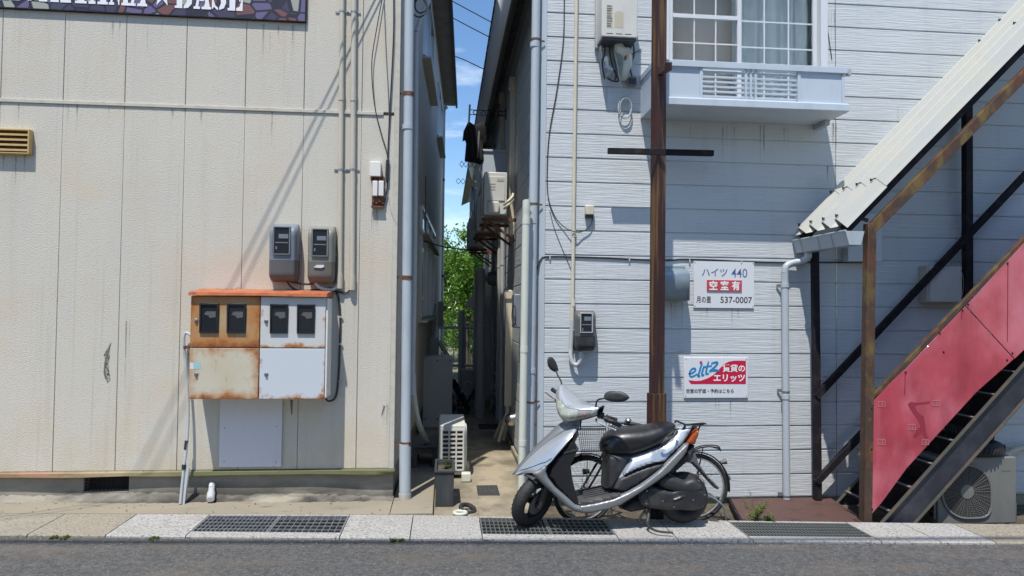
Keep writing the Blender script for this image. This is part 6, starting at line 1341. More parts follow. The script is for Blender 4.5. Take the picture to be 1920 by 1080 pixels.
# rain streaks and grime below fittings
rr = random.Random(31)
def drips(par, mat, Y, spots):
    for x, y, n, w, L in spots:
        mb = MB()
        for i in range(n):
            xx = x+rr.uniform(-w, w); p = P(xx, y+rr.uniform(-2, 3), Y); l_ = L*rr.uniform(.45, 1.1); h_ = rr.uniform(.003, .010)
            mb.add([p+Vector((-h_, -.0006*(i % 5), 0)), p+Vector((h_, -.0006*(i % 5), 0)), p+Vector((h_*.4, -.0006*(i % 5), -l_)), p+Vector((-h_*.4, -.0006*(i % 5), -l_))], [(0, 1, 2, 3)])
            mb.build('water_stain', mat, par, smooth=0, fix=False); mb = MB()
drips(rb_, 'stain_dark', RY-.0012, [(1567, 232, 4, 6, .5), (1450, 236, 5, 30, .45), (1340, 236, 4, 50, .35), (1557, 20, 5, 8, .5), (1140, 160, 3, 10, .3), (1110, 404, 2, 5, .25), (1270, 566, 3, 16, .35), (1355, 578, 4, 45, .3), (1345, 748, 3, 50, .25), (1560, 310, 3, 12, .3), (1700, 200, 3, 60, .3), (1180, 40, 2, 40, .3)])
drips(lb, 'stain_dark', LY-.0012, [(640, 330, 3, 6, .5), (664, 330, 3, 6, .5), (28, 290, 4, 26, .35), (455, 205, 4, 150, .3), (150, 192, 4, 120, .3), (722, 760, 2, 6, .3), (500, 46, 4, 60, .35), (250, 40, 4, 160, .3)])
drips(lb, 'stain_brown', LY-.0012, [(707, 392, 4, 12, .35), (350, 660, 3, 5, .4), (236, 600, 3, 10, .7), (430, 540, 3, 60, .2)])
# ================================================================ motor scooter
SCX, SCY = 1.32, 5.56
scz = g(SCX)
sroot = thing('motor_scooter', 'silver motor scooter with a black seat parked on the kerb, front wheel turned left', 'scooter', (SCX, SCY, scz), None, (0, rad(.75), rad(180)))
def S(px, py, w=0.0):      # local (forward, up) of a photo measurement taken `w` to the left of the scooter's middle
    p = P(px, py, SCY-w); return Vector((SCX-p.x, p.z-scz))
def SL(pts, w=0.0): return [S(x, y, w) for x, y in pts]
kw = dict(local=True)
def sbuild(mb, nm, mat, par=sroot, **k_): return mb.build(nm, mat, par, local=True, **k_)
def plate(poly, w, th, sides=(1, -1), r=.03, step=.014, wmin=.2):   # shell panels carried at +-w on both flanks
    res = []
    for s in sides:
        mb = inflate(poly, th, r, step, wmin); mb.xf(lambda v, s=s: (v.x, v.y+s*w, v.z)); res.append(mb)
    return res
# wheel: tyre, rim, spokes, hub
def wheel(mb_t, mb_r, c, R, r, spokes=3, tr=None):
    prof = [(r*1.02*math.sin(q), R-r+r*math.cos(q)*(1.0 if abs(q) < 1.3 else .96)) for q in [rad(-140+280*i/18) for i in range(19)]]
    mb_t.lathe(c, (0, 1, 0), prof, 44)
    c = Vector(c)
    for i in range(34):        # tread grooves as raised blocks
        q = 2*math.pi*i/34
        for s in (-1, 1):
            a_ = c+Vector((math.cos(q)*(R-.001), s*.006, math.sin(q)*(R-.001))); b_ = c+Vector((math.cos(q+.1)*(R-r*.28), s*r*.78, math.sin(q+.1)*(R-r*.28)))
            mb_t.beam(a_, b_, .008, .0018, up=(math.cos(q), 0, math.sin(q)))
    ri = R-r*1.55
    mb_r.lathe(c, (0, 1, 0), [(-r*.62, ri+.016), (-r*.62, ri+.002), (-r*.3, ri-.008), (r*.3, ri-.008), (r*.62, ri+.002), (r*.62, ri+.016), (0, ri+.004), (-r*.62, ri+.016)], 36)
    mb_r.lathe(c, (0, 1, 0), [(-.045, 0), (-.045, .035), (.045, .035), (.045, 0)], 18)
    for i in range(spokes):
        q = 2*math.pi*i/spokes+.6; d = Vector((math.cos(q), 0, math.sin(q))); mb_r.beam(c+d*.025, c+d*ri, .022, .045, up=d.cross(Vector((0, 1, 0))))
# ---- steering assembly: built straight ahead, then turned about the raked steering axis
AX0 = Vector((.602, 0, .21)); AXD = Vector((-math.sin(rad(26.5)), 0, math.cos(rad(26.5)))); TURN = rad(44)
MS = Matrix.Translation(AX0) @ Matrix.Rotation(TURN, 4, AXD) @ Matrix.Translation(-AX0)
def steer(mb): return mb.xf(lambda v: MS @ v)
R_f = .212
mt, mr = MB(), MB(); wheel(mt, mr, (.612, 0, R_f-.002), R_f, .05)
fwh = sbuild(steer(mt), 'front_wheel', 'tyre'); sbuild(steer(mr), 'rim', 'engine_black', fwh, smooth=30)
mb = MB().lathe((.620, .05, R_f), (0, 1, 0), [(0, .085), (.004, .085), (.004, .03), (0, .03), (0, .085)], 30); sbuild(steer(mb), 'brake_disc', 'steel_dull', fwh)
mb = MB()
for s in (-1, 1):
    mb.tube([(.622, s*.082, R_f-.01), (.610, s*.086, R_f+.06), (.545, s*.078, R_f+.235)], [.021, .024, .026], 10)
mb.tube([(.545, -.078, R_f+.235), (.545, .078, R_f+.235)], .024, 10); mb.tube([(.622, -.1, R_f), (.622, .1, R_f)], .011, 8); mb.tube([tuple(AX0+AXD*.27), tuple(AX0+AXD*.85)], .024, 12)
sbuild(steer(mb), 'fork', 'engine_black')
fe = []   # inner mudguard
for q in [rad(72+78*i/12) for i in range(13)]:
    fe.append([(.620+(R_f+.022)*math.cos(q), y, R_f+(R_f+.022)*math.sin(q)-.012*(abs(y)/.07)**2) for y in (-.07, -.05, 0, .05, .07)])
sbuild(steer(MB().grid(fe)), 'mudguard', 'black_plastic', solid=.004)
# head cowl
CC = AX0+AXD*.80           # centre of the handlebar on the steering axis
def cowl_pt(v, q):
    s = min(abs(v)/.212, 1); uf = .150*(1-s**1.9)+.030; ur = -.065+.02*s; nt_ = .052+.042*s**1.6; nb_ = -.098*(1-s**1.5)-.012+.03*s
    cu, cn = (uf+ur)/2, (nt_+nb_)/2; a_, b_ = (uf-ur)/2, (nt_-nb_)/2; e = 2/2.5; c_, n_ = math.cos(q), math.sin(q)
    u = cu+a_*math.copysign(abs(c_)**e, c_); n2 = cn+b_*math.copysign(abs(n_)**e, n_)
    u -= .42*max(0, (n2-cn))      # the face leans back
    return CC+Vector((u+.01, v, n2+.015))
NQ, NV = 40, 44
V_ = [-.212+.424*i/NV for i in range(NV+1)]; Q_ = [2*math.pi*j/NQ for j in range(NQ)]
mbs = {'cowl_upper': MB(), 'cowl_rear': MB(), 'headlight': MB(), 'turn_signal': MB()}
for i in range(NV):
    for j in range(NQ):
        vm = (V_[i]+V_[i+1])/2; qm = math.degrees(Q_[j]+math.pi/NQ); s = abs(vm)/.212
        up_lim = 40-18*s; lo_lim = -78+40*s
        qs = (qm+180) % 360-180
        if qs > up_lim and qs < 168: key = 'cowl_upper'
        elif lo_lim < qs <= up_lim: key = 'headlight' if abs(vm) < .105 else ('turn_signal' if abs(vm) < .185 else 'cowl_upper')
        else: key = 'cowl_rear'
        off = .004 if key == 'cowl_upper' else 0
        quad = [cowl_pt(V_[i], Q_[j]), cowl_pt(V_[i+1], Q_[j]), cowl_pt(V_[i+1], Q_[(j+1) % NQ]), cowl_pt(V_[i], Q_[(j+1) % NQ])]
        mbs[key].add(quad, [(0, 1, 2, 3)])
head = sbuild(steer(mbs['cowl_upper']), 'head_cowl', 'silver', solid=.006, smooth=50); sbuild(steer(mbs['cowl_rear']), 'cowl_rear', 'black_plastic', head, smooth=50); sbuild(steer(mbs['headlight']), 'headlight', 'lens', smooth=50)
for s in (-1, 1):
    mb = MB(); src = mbs['turn_signal']
    for f in src.f:
        vs = [src.v[i] for i in f]
        if (sum(v.y for v in vs) > 0) == (s > 0): mb.add(vs, [(0, 1, 2, 3)])
    ts = sbuild(steer(mb), 'turn_signal', 'lens_clear', smooth=50)
    c_ = cowl_pt(s*.145, rad(-5)); sbuild(steer(MB().lathe(c_+Vector((-.004, 0, 0)), (1, .0, -.1), [(0, .017), (.006, .014), (.010, 0)], 14)), 'bulb', 'amber', ts)
for s in (-1, 1):
    b0 = CC+Vector((-.03, s*.18, .0)); b1 = CC+Vector((-.05, s*.235, .0)); b2 = CC+Vector((-.085, s*.36, -.012))
    sbuild(steer(MB().tube([b1, b1.lerp(b2, .12), b1.lerp(b2, .14), b2], [.021, .021, .0175, .0175], 12)), 'grip', 'rubber'); sbuild(steer(MB().tube([b0, b1], .012, 8)), 'handlebar', 'engine_black')
    lv = [CC+Vector((.01, s*.195, -.01)), CC+Vector((.035, s*.225, -.012)), CC+Vector((.015, s*.29, -.02)), CC+Vector((-.02, s*.37, -.03))]
    sbuild(steer(MB().tube(catmull(lv, 5), [.009, .009, .008, .008, .007, .007, .006, .006, .006, .006, .006, .006, .006, .006, .006, .008], 8)), 'brake_lever', 'alu')
    sbuild(steer(MB().tube([CC+Vector((-.03, s*.17, .02)), CC+Vector((-.035, s*.215, .02))], .026, 12)), 'switch_block', 'black_plastic')
# mirrors (placed in the body frame)
def mirror(outl, w0, w1, stem, tilt):
    sp = [Vector((S(x, y, w).x, w, S(x, y, w).y)) for x, y, w in stem]
    ms_ = sbuild(MB().tube(catmull(sp, 5), .0068, 8), 'mirror_stem', 'black_plastic')
    pl = [S(x, y, (w0+w1)/2) for x, y in outl]; cx = sum(p.x for p in pl)/len(pl)
    sm = [Vector((p.x, p.y)) for p in catmull([(p.x, p.y, 0) for p in pl], 3, True)]
    mb = inflate(sm, .02, .035, .012, .25); mb.xf(lambda v: (v.x, v.y+(w0+w1)/2+tilt*(v.x-cx), v.z)); sbuild(mb, 'mirror', 'black_plastic', ms_, smooth=50)
mirror([(1138, 747), (1140, 739), (1147, 734), (1160, 733), (1171, 735), (1180, 743), (1176, 749), (1166, 753), (1152, 753), (1142, 751)], .28, .34, [(1120, 764, .19), (1121.5, 754, .2), (1125, 749, .22), (1134, 747, .26), (1142, 746, .3)], -.5)
mirror([(1030, 670), (1036, 668), (1042, 671), (1048, 681), (1051, 691), (1050, 695), (1043, 696), (1034, 690), (1029.5, 681)], -.22, -.26, [(1057, 730, -.15), (1056.5, 720, -.16), (1054, 711, -.18), (1049, 702, -.2), (1046, 694, -.22)], .5)
# ---- front apron: rows of (ridge, crease, rear edge) mirrored
rowsA = [((1060, 788), (1083, 797, .075), (1087, 801, .105)), ((1050, 794.5), (1072, 803, .082), (1081, 809, .135)), ((1040, 803), (1058, 809.5, .082), (1074, 818, .165)), ((1023, 819.5), (1038, 821.5, .074), (1062, 832, .19)), ((1007, 835), (1019, 835, .064), (1046, 850, .2)), ((992, 851), (1002, 849.5, .052), (1030, 868, .19)), ((978, 868), (986, 864.5, .036), (1007, 882.5, .14)), ((968, 881), (973, 878.5, .02), (988, 885, .075)), ((962.5, 888), (965, 887, .008), (970, 889.5, .03))]
mid_, fl_ = MB(), MB(); R1, R2 = [], []
for (cx, cy), (kx, ky, kw_), (ex_, ey, ew) in rowsA:
    c_ = S(cx, cy); k_ = S(kx, ky, kw_); e_ = S(ex_, ey, ew)
    C3, K3, E3 = Vector((c_.x, 0, c_.y)), Vector((k_.x, kw_, k_.y)), Vector((e_.x, ew, e_.y))
    m1 = (C3+K3)/2+Vector((.006, 0, .004)); q1 = K3.lerp(E3, .33)+Vector((.004, .012, .006)); q2 = K3.lerp(E3, .68)+Vector((.003, .012, .005))
    fl = lambda v: Vector((v.x, -v.y, v.z))
    R1.append([K3, m1, C3, fl(m1), fl(K3)]); R2.append([K3-Vector((.003, .003, .004)), K3, q1, q2, E3, E3+Vector((-.012, -.016, -.004))])
def dens(rows, n=4):
    cols = list(zip(*rows)); cols = [catmull(c, n) for c in cols]; return [list(r_) for r_ in zip(*cols)]
R1, R2 = dens(R1), dens(R2)
sbuild(MB().grid(R1), 'front_panel', 'silver_dark', smooth=60, solid=.003); ap = sbuild(MB().grid(R2), 'front_apron', 'silver', smooth=45, solid=.003); sbuild(MB().grid([[Vector((v.x, -v.y, v.z)) for v in r_] for r_ in R2]), 'front_apron', 'silver', smooth=45, solid=.003)
# scratches and the small dark badge strokes on the apron
nR = len(R2)
for s in (1, -1):
    ln_ = []
    for i in range(9):
        f = i/8; r_ = R2[int(round((nR-1)*(1-f)+(nR-1)*.56*f))]; u = 1.2+2.6*f; j = int(u); p = r_[j].lerp(r_[j+1], u-j); ln_.append(Vector((p.x+.002, s*(p.y+.0025), p.z)))
    sbuild(MB().tube(catmull(ln_, 3), .0022, 5), 'panel_gap', 'dark_plastic', ap)
mb = MB()
for (x0, y0, x1, y1) in ((1020, 844, 1030, 838), (1024, 849, 1042, 838), (1019, 850, 1025, 846), (1034, 833, 1043, 829), (976, 882, 986, 876)):
    a_, b_ = S(x0, y0, .17), S(x1, y1, .17)
    wv = .12 if x0 < 1000 else .165
    mb.beam((a_.x+.01, wv-.02, a_.y+.012), (b_.x+.01, wv-.01, b_.y+.012), .004, .002)
# lower side arms from the nose down to the floor
arm_ = SL([(1031, 866), (1026, 882), (1029, 894), (1043, 912.6), (1064, 931), (1080, 946), (1092, 949), (1097, 962), (1078, 958.5), (1064, 950), (1052, 938.5), (1040, 927), (1021, 909), (1005, 892), (999, 885.5), (1012, 879)], .19)
for mb in plate(arm_, .172, .024, r=.03): sbuild(mb, 'side_arm', 'silver_dark', smooth=60)
# leg shield and glove box, floor, inner front cover
lsh = SL([(1086, 800), (1085, 815), (1079, 827), (1084.5, 838), (1079, 853), (1070, 868), (1073, 894), (1080, 925), (1086, 938), (1092, 950), (1082, 950), (1058, 926), (1042, 908), (1028, 888), (1031, 870), (1053, 842), (1072, 820)], .1)
sbuild(inflate(lsh, .172, .02, .016, .75), 'leg_shield', 'dark_plastic', smooth=50)
lip = SL([(1053, 843), (1083, 834.5), (1086, 838), (1083, 843), (1054, 848)], .1); sbuild(inflate(lip, .178, .01, .008, .8), 'glove_box_lip', 'black_plastic', smooth=50)
neck = SL([(1063, 784), (1094, 781), (1092, 792), (1086, 806), (1070, 806), (1060, 792)], .03); sbuild(inflate(neck, .062, .03, .012, .4), 'neck_cover', 'silver_dark', smooth=60)
fl_ = SL([(1078, 941), (1120, 935), (1166, 925), (1168, 935), (1120, 946), (1090, 952)], .18); sbuild(inflate(fl_, .176, .012, .014, .85), 'floor_board', 'floor_mat', smooth=40)
mb = MB()
for i in range(5):
    y_ = -.10+.05*i; a_, b_ = S(1098, 938.5, .18), S(1152, 927.5, .18); mb.tube([(a_.x, y_, a_.y+.004), (b_.x, y_, b_.y+.004)], .004, 6)
sbuild(mb, 'floor_ribs', 'floor_mat')
strip = SL([(1086, 947.5), (1120, 942.5), (1151, 935.5), (1180, 923), (1202, 911), (1222, 896.5), (1241, 882), (1262, 862.5), (1290, 838), (1299, 836.5), (1294, 852), (1286, 863), (1261, 888), (1226, 911), (1193, 932), (1166, 948), (1140, 957), (1112, 962.5), (1092, 963)], .185)
sbuild(inflate(strip, lambda x, z: .188-max(0, -.35-x)*.18, .02, .009, .86, power=.7), 'lower_side_cover', 'silver_dark', smooth=60)
base = SL([(1142, 852), (1192, 852), (1180, 872), (1166, 895), (1152, 921), (1138, 919), (1140, 890)], .13); sbuild(inflate(base, .142, .04, .016, .5), 'seat_base_cover', 'black_plastic', smooth=50)
ins = SL([(1150, 920), (1163, 896), (1190, 884), (1222, 873), (1250, 869), (1250, 877), (1222, 896), (1196, 912), (1172, 925)], .165); sbuild(inflate(ins, .166, .03, .016, .7), 'lower_insert', 'black_plastic', smooth=50)
sid = SL([(1163, 898), (1186, 860), (1216, 851), (1243, 842), (1266, 830), (1276, 816), (1281, 807), (1296, 804.5), (1308, 804), (1302, 815), (1288, 834), (1270, 850), (1250, 868), (1222, 872.5), (1192, 883)], .165)
zsid = lambda x: np.interp(-x, [.04, .16, .29, .41, .49, .57, .63], [.40, .46, .502, .519, .592, .657, .735])
sbuild(inflate(sid, lambda x, z: .186-max(0, -.30-x)*.22-.50*max(0, z-zsid(x)), .03, .015, .80), 'side_cover', 'silver', smooth=60)
tail = SL([(1296, 836.5), (1286.5, 833), (1300, 816), (1307, 808), (1314.5, 807), (1312, 820), (1305, 835.5)], .08); sbuild(inflate(tail, .098, .02, .01, .7), 'tail_light', 'amber', smooth=60)
low = SL([(1250, 886), (1292, 850), (1300, 838), (1306, 838), (1303, 850), (1292, 868), (1262, 893)], .08); sbuild(inflate(low, .085, .02, .014, .7), 'rear_undercover', 'black_plastic', smooth=50)
# faint side lettering strokes on the tail
mb = MB()
for i, (x, y) in enumerate(((1256, 846), (1260, 843.5), (1264, 841), (1268, 838.5), (1272, 836))):
    p = S(x, y+3, .155); mb.beam((p.x, .1585-max(0, -.30-p.x)*.2, p.y-.006), (p.x-.006, .1575-max(0, -.30-p.x)*.2, p.y+.008), .004, .002, up=(0, 1, 0))
# seat
seat = SL([(1132.5, 842), (1133.5, 834), (1138, 825), (1147, 815.5), (1161, 808.5), (1180, 805.5), (1200, 804.5), (1218, 802.5), (1240, 798), (1257, 796.3), (1270, 797.5), (1276, 803), (1275, 813), (1265, 824.5), (1240, 838.5), (1216, 848.5), (1190, 856), (1163, 859), (1143, 857), (1134, 850)], .11)
seat = [Vector((p.x, p.y)) for p in catmull([(p.x, p.y, 0) for p in seat], 2, True)]
sx0 = min(p.x for p in seat); sx1 = max(p.x for p in seat)
def seat_w(x, z):
    f = (sx1-x)/(sx1-sx0); return .118+.045*math.sin(math.pi*min(1, f*1.05+.02))-.04*max(0, f-.8)/.2
sbuild(inflate(seat, seat_w, .085, .014, .22), 'seat', 'seat_vinyl', smooth=70)
hg = [(1243, 838.5, .16), (1244, 832, .185), (1256, 824, .19), (1268, 817, .18), (1272, 811, .14)]
sbuild(MB().tube(catmull([(S(x, y, w).x, w, S(x, y, w).y) for x, y, w in hg], 5), .010, 8), 'grab_handle', 'black_plastic')
# rear carrier
def rod(pts, r, nm, par=sroot, mat='dark_plastic'): return sbuild(MB().tube(catmull(pts, 5), r, 7), nm, mat, par)
def s3(x, y, w): p = S(x, y, w); return (p.x, w, p.y)
car = rod([s3(1268, 794, .07), s3(1271, 791, .09), s3(1290, 798.5, .1), s3(1305, 797, .1), s3(1320, 796, .09), s3(1325, 797, .03), s3(1325, 797, -.03), s3(1320, 796, -.09), s3(1305, 797, -.1), s3(1290, 798, -.1), s3(1271, 791, -.09)], .007, 'rear_carrier')
for w in (-.05, 0, .05): rod([s3(1284, 798, w), s3(1300, 798, w), s3(1322, 798, w)], .006, 'carrier_bar', car)
for w in (-.08, .08): rod([s3(1316, 797, w), s3(1314, 803, w), s3(1311, 808, w*.8)], .006, 'carrier_stay', car); rod([s3(1288, 798, w), s3(1285, 803, w), s3(1282, 806, w)], .007, 'carrier_stay', car)
mb = MB().box(-.70, -.60, -.05, .05, S(1300, 801, 0).y-.006, S(1300, 799, 0).y); sbuild(mb, 'carrier_plate', 'black_plastic', car)
# rear wheel, swing unit, air box, mudguard, stands
rc = S(1281, 936); R_r = .203
mt, mr = MB(), MB(); wheel(mt, mr, (rc.x, 0, R_r), R_r, .054); rwh = sbuild(mt, 'rear_wheel', 'tyre'); sbuild(mr, 'rim', 'engine_black', rwh, smooth=30)
cvt = SL([(1200, 930), (1206, 919), (1218, 913), (1240, 918), (1262, 922), (1283, 912), (1303, 912), (1318, 922), (1324, 938), (1318, 952), (1300, 959), (1280, 957), (1255, 957.5), (1228, 954.5), (1208, 950), (1200, 942)], .12)
cvt = [Vector((p.x, p.y)) for p in catmull([(p.x, p.y, 0) for p in cvt], 2, True)]
mb = inflate(cvt, .03, .03, .014, .35); mb.xf(lambda v: (v.x, v.y*.9+.118, v.z)); eng = sbuild(mb, 'transmission_case', 'engine_black', smooth=50)
for x, y in ((1212, 945), (1243, 940.5), (1300, 939), (1214, 921), (1311, 904), (1264, 952), (1322, 930)):
    p = S(x, y, .14); sbuild(MB().lathe((p.x, .135, p.y), (0, 1, 0), [(0, .008), (.012, .007), (.012, 0)], 8), 'bolt', 'steel_dull', eng)
rib_ = SL([(1240, 941), (1262, 941), (1284, 933), (1276, 931), (1262, 936.5), (1244, 937.5)], .14); mb = inflate(rib_, .014, .01, .01, .3); mb.xf(lambda v: (v.x, v.y+.142, v.z)); sbuild(mb, 'case_rib', 'engine_black', eng)
mb = MB()
for i in range(9): p = S(1265+i*2.3, 931.8-i*.1, .14); mb.beam((p.x, .149, p.y-.004), (p.x, .149, p.y+.005), .004, .004, up=(0, 1, 0))
sbuild(mb, 'case_fins', 'steel_dull', eng, smooth=0)
air = SL([(1236, 900), (1250, 893), (1268, 896), (1284, 903), (1300, 898), (1310, 903), (1318, 913), (1316, 924), (1296, 928), (1274, 925), (1252, 920), (1238, 912)], .12)
air = [Vector((p.x, p.y)) for p in catmull([(p.x, p.y, 0) for p in air], 2, True)]
mb = inflate(air, .05, .045, .014, .3); mb.xf(lambda v: (v.x, v.y+.1, v.z)); sbuild(mb, 'air_cleaner', 'black_plastic', smooth=60)
blk_ = SL([(1160, 950), (1190, 930), (1222, 908), (1250, 888), (1268, 894), (1262, 924), (1240, 948), (1205, 953), (1180, 957)], .0); sbuild(inflate(blk_, .085, .03, .018, .6), 'engine_block', 'engine_black', smooth=50)
sbuild(MB().tube([(rc.x+.0, -.06, R_r), (rc.x, -.13, R_r)], .03, 12), 'axle_hub', 'engine_black')
sbuild(MB().tube(catmull([(S(1190, 945).x, -.11, .16), (S(1220, 950).x, -.14, .15), (S(1250, 942).x, -.15, .19), (S(1320, 925).x, -.16, .25)], 5), [.02]*5+[.03]*5+[.05]*5+[.05], 12), 'exhaust', 'engine_black')
sbuild(MB().tube([s3(1262, 880, -.1), s3(1284, 928, -.11)], .02, 10), 'shock_absorber', 'engine_black')
mud = SL([(1279, 866), (1292, 852), (1303, 846), (1309, 868), (1324, 891), (1347, 915), (1347.5, 919), (1343, 919), (1334, 909), (1311, 883), (1297, 869), (1285, 868)], .03); sbuild(inflate(mud, .062, .012, .012, .75), 'rear_mudguard', 'meter_low', smooth=50)
mb = MB()
mb.tube([s3(1217, 955, .09), s3(1216, 970, .12), s3(1213, 983, .14)], .013, 8); mb.tube(catmull([s3(1213, 980, .14), s3(1218, 989, .2), s3(1234, 997, .27), s3(1262, 1000, .30)], 5), .009, 8); sbuild(mb, 'side_stand', 'engine_black')
mb = MB().tube(catmull([s3(1212, 957, .10), s3(1204, 966, .1), s3(1199, 976, .1), s3(1201, 981, .1)], 4), .011, 8); sbuild(mb, 'centre_stand', 'engine_black')
sbuild(MB().tube(catmull([s3(1232, 903, .14), s3(1222, 912, .15), s3(1217, 930, .15), s3(1219, 950, .14)], 5), .006, 6), 'breather_hose', 'rubber')
sbuild(MB().tube(catmull([tuple(MS @ (CC+Vector((-.05, .10, -.02)))), s3(1097, 775, .06), s3(1092, 790, .05), s3(1090, 806, .05)], 5), .005, 6), 'control_cable', 'rubber')

# ================================================================ bicycle behind the scooter
BYc = 5.97
bw = P(1303, 914, BYc); BR = .292; bz0 = bw.z-BR
broot = thing('bicycle', 'black city bicycle with a wire basket parked against the siding behind the scooter', 'bicycle', (bw.x, BYc, bz0))
def B3(px, py, w=0.0): return P(px, py, BYc-w)
ff = Vector((P(1096, 926, BYc).x, BYc, bz0+BR-.005))
rw = Vector((bw.x, BYc, bz0+BR))
TA = Vector((math.sin(rad(14)), -math.cos(rad(14)), 0))  # front axle, wheel turned a little
def bike_wheel(c, ax, nm='wheel'):
    t = MB().torus(c, ax, BR-.017, .0175, 48, 10).build(nm, 'tyre', broot)
    c = Vector(c); ax = Vector(ax).normalized()
    MB().lathe(c, ax, [(-.012, BR-.034), (-.012, BR-.046), (.012, BR-.046), (.012, BR-.034), (-.012, BR-.034)], 48).build('rim', 'chrome', t)
    u = ax.orthogonal().normalized(); w = ax.cross(u); mb = MB()
    for i in range(32):
        q = 2*math.pi*i/32; s = .03 if i % 2 else -.03; q2 = q+(.9 if i % 4 < 2 else -.9)
        mb.tube([c+ax*s+(u*math.cos(q2)+w*math.sin(q2))*.022, c+(u*math.cos(q)+w*math.sin(q))*(BR-.045)], .0012, 4, cap=False)
    mb.build('spokes', 'steel_dull', t, smooth=0); MB().lathe(c, ax, [(-.045, 0), (-.045, .012), (-.03, .026), (-.025, .014), (.025, .014), (.03, .026), (.045, .012), (.045, 0)], 16).build('hub', 'steel_dull', t)
bike_wheel(rw, (0, 1, 0), 'rear_wheel'); bike_wheel(ff, TA, 'front_wheel')
def fender(c, ax, a0, a1, mat='dark_plastic'):
    ax = Vector(ax).normalized(); up = Vector((0, 0, 1)); fwd = up.cross(ax).normalized(); c = Vector(c); rows = []
    for i in range(26):
        q = rad(a0+(a1-a0)*i/25); d = fwd*math.cos(q)+up*math.sin(q); rows.append([c+d*(BR+.018-.008*(abs(s)/.026)**2)+ax*s for s in (-.027, -.016, 0, .016, .027)])
    return MB().grid(rows).build('mudguard', mat, broot, solid=.002)
s_ = 1 if Vector((0, 0, 1)).cross(Vector((0, 1, 0))).x > 0 else -1
fender(rw, (0, 1, 0), *((-8, 165) if s_ > 0 else (188, 15))); fender(ff, TA, 20, 150)
def bt(pts, r, nm, mat='black_steel', n=5): return MB().tube(catmull(pts, n), r, 10).build(nm, mat, broot)
hd0, hd1 = B3(1135, 852), B3(1146, 815); bb = Vector((rw.x-.43, BYc, bz0+.26)); st_ = B3(1222, 838)
bt([hd0.lerp(hd1, .2), (bb+hd0)/2+Vector((0, 0, -.06)), bb], .018, 'frame'); bt([hd1, (bb+hd1)/2+Vector((-.02, 0, -.07)), bb+Vector((.04, 0, .08))], .014, 'frame')
bt([bb, st_], .015, 'seat_tube')
for s in (-.05, .05): bt([bb+Vector((0, s*.6, 0)), rw+Vector((0, s, 0))], .009, 'chain_stay'); bt([st_.lerp(bb, .15)+Vector((0, s*.5, 0)), rw+Vector((0, s, 0))], .008, 'seat_stay')
for s in (-.05, .05): bt([hd0+TA*s*.8, hd0.lerp(ff, .5)+TA*s, ff+TA*s], .010, 'fork_blade', 'black_steel')
bt([hd0, hd1, hd1+(hd1-hd0).normalized()*.09], .0175, 'head_tube')
sd_ = MB(); sp_ = st_+Vector((.03, 0, .06)); sd_.lathe(sp_, (0, 0, 1), [(-.03, 0), (-.03, .08), (.0, .1), (.03, .08), (.035, 0)], 18); sd_.xf(lambda v: (sp_.x+(v.x-sp_.x)*1.25, v.y, v.z)).build('saddle', 'seat_vinyl', broot)
stem = hd1+(hd1-hd0).normalized()*.11
bt([B3(1122, 782, -.2), B3(1128, 784, -.16), B3(1138, 791, -.06), stem, B3(1148, 806, .02), B3(1152, 800, .08), B3(1160, 793, .2), B3(1172, 793, .25)], .011, 'handlebar', 'chrome')
bt([B3(1170, 793, .25), B3(1186, 795, .27), B3(1204, 799, .28)], .017, 'grip', 'rubber'); bt([B3(1122, 782, -.2), B3(1140, 783, -.25), B3(1156, 787, -.28)], .017, 'grip', 'rubber')
MB().lathe(B3(1178, 789, .26), (-.1, -.2, 1), [(0, .0), (0, .026), (.014, .024), (.024, .012), (.026, 0)], 14).build('bell', 'steel_dull', broot)
bt([B3(1166, 796, .2), B3(1162, 801, .22), B3(1172, 801, .25), B3(1184, 801, .26)], .006, 'brake_lever', 'steel_dull')
for (a_, c1, c2, b_) in (((1164, 795, .2), (1150, 786, .15), (1141, 800, .05), (1140, 830, 0)), ((1130, 785, -.15), (1140, 778, -.1), (1136, 800, -.02), (1137, 840, 0))): bt([B3(*a_), B3(*c1), B3(*c2), B3(*b_)], .0035, 'brake_cable', 'cable')
# basket
bk = MB(); top = [B3(1083, 806, .17), B3(1136, 806, .17), B3(1136, 803, -.17), B3(1083, 803, -.17)]; btm = [B3(1092, 862, .12), B3(1130, 862, .12), B3(1130, 859, -.12), B3(1092, 859, -.12)]
def ring_(f): return [b_.lerp(t_, f) for b_, t_ in zip(btm, top)]
for f, r in ((0, .003), (.14, .0016), (.28, .0016), (.42, .0016), (.56, .0016), (.7, .0016), (.84, .0016), (1, .005)): bk.tube(ring_(f), r, 6, closed=True)
for k_ in range(4):
    n_ = 13 if k_ % 2 == 0 else 11
    for i in range(n_): f = i/n_; bk.tube([btm[k_].lerp(btm[(k_+1) % 4], f), top[k_].lerp(top[(k_+1) % 4], f)], .0016, 4)
for i in range(1, 9): bk.tube([btm[0].lerp(btm[1], i/9), btm[3].lerp(btm[2], i/9)], .0016, 4); 
bk.build('basket', 'black_steel', broot)
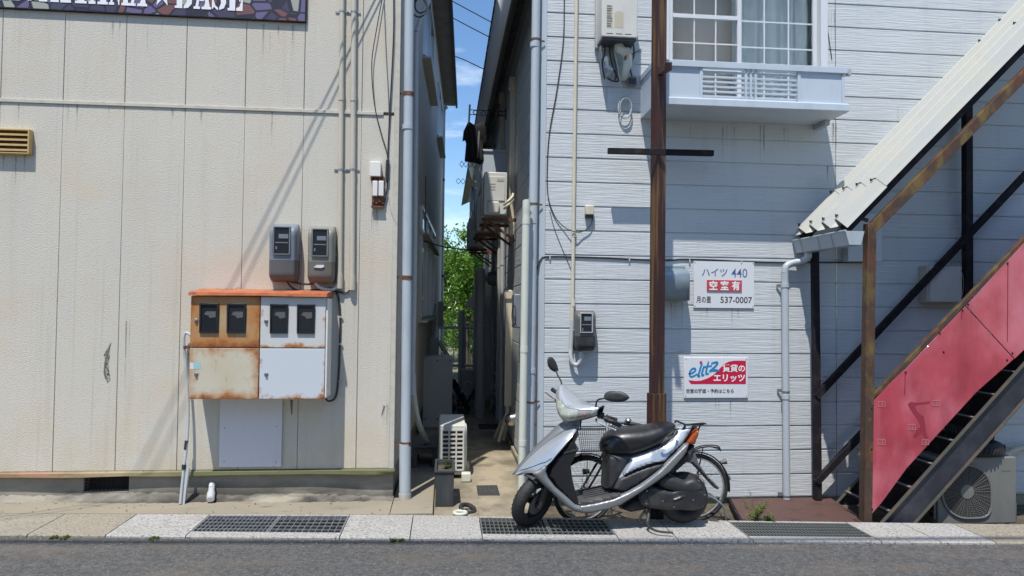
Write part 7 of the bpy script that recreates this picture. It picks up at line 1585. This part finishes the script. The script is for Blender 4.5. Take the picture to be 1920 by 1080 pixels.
for s in (-1, 1): bt([ff+TA*s*.06, B3(1100, 895, -s*.09), B3(1101, 862, -s*.1)], .0035, 'basket_stay', 'steel_dull')
MB().lathe(B3(1098, 884, .06), (-1, -.2, 0), [(-.03, .0), (-.03, .018), (.02, .026), (.024, 0)], 14).build('lamp', 'black_plastic', broot)
# rear carrier, reflector, stays, stand, chain case, pedals
ca = [B3(1298, 845, .06), B3(1320, 838, .06), B3(1345, 839, .06), B3(1351, 845, .03), B3(1351, 844, -.03), B3(1345, 836, -.06), B3(1320, 835, -.06), B3(1298, 842, -.06)]
bt(ca, .005, 'carrier'); 
for s in (-.03, 0, .03): bt([B3(1300, 843, s), B3(1330, 838, s), B3(1350, 843, s)], .0035, 'carrier_bar')
for s in (-.06, .06): bt([B3(1318, 840, s), rw.lerp(B3(1318, 840, s), .5), rw+Vector((0, -s, 0))], .0045, 'carrier_stay')
MB().lathe(B3(1357, 866, 0), (1, 0, .25), [(-.03, 0), (-.03, .014), (.0, .022), (.022, .024), (.026, .0)], 14).build('reflector', 'meter_low', broot)
bt([B3(1366, 892, 0), B3(1369, 899, 0)], .010, 'mudguard_flap', 'galv_dull')
bt([rw+Vector((0, .06, 0)), rw+Vector((.22, .09, -.12)), rw+Vector((.25, .09, -.25))], .008, 'stand', 'galv'); bt([rw+Vector((0, -.06, 0)), rw+Vector((.2, -.09, -.12)), rw+Vector((.24, -.09, -.25))], .008, 'stand', 'galv')
MB().beam(bb+Vector((-.05, -.06, 0)), rw+Vector((.02, -.055, .0)), .014, .1).build('chain_case', 'black_plastic', broot, bevel=.006)
bt([bb+Vector((0, -.08, 0)), bb+Vector((.1, -.09, -.13))], .009, 'crank', 'steel_dull'); MB().box(bb.x+.06, bb.x+.15, BYc-.17, BYc-.09, bb.z-.145, bb.z-.12).build('pedal', 'rubber', broot, bevel=.004)
MB().torus(B3(1300, 912, .05), (0, 1, 0), .1, .004, 24, 6).build('rear_lock', 'steel_dull', broot)
for o in SC.objects:
    if '_loc' in o: del o['_loc']
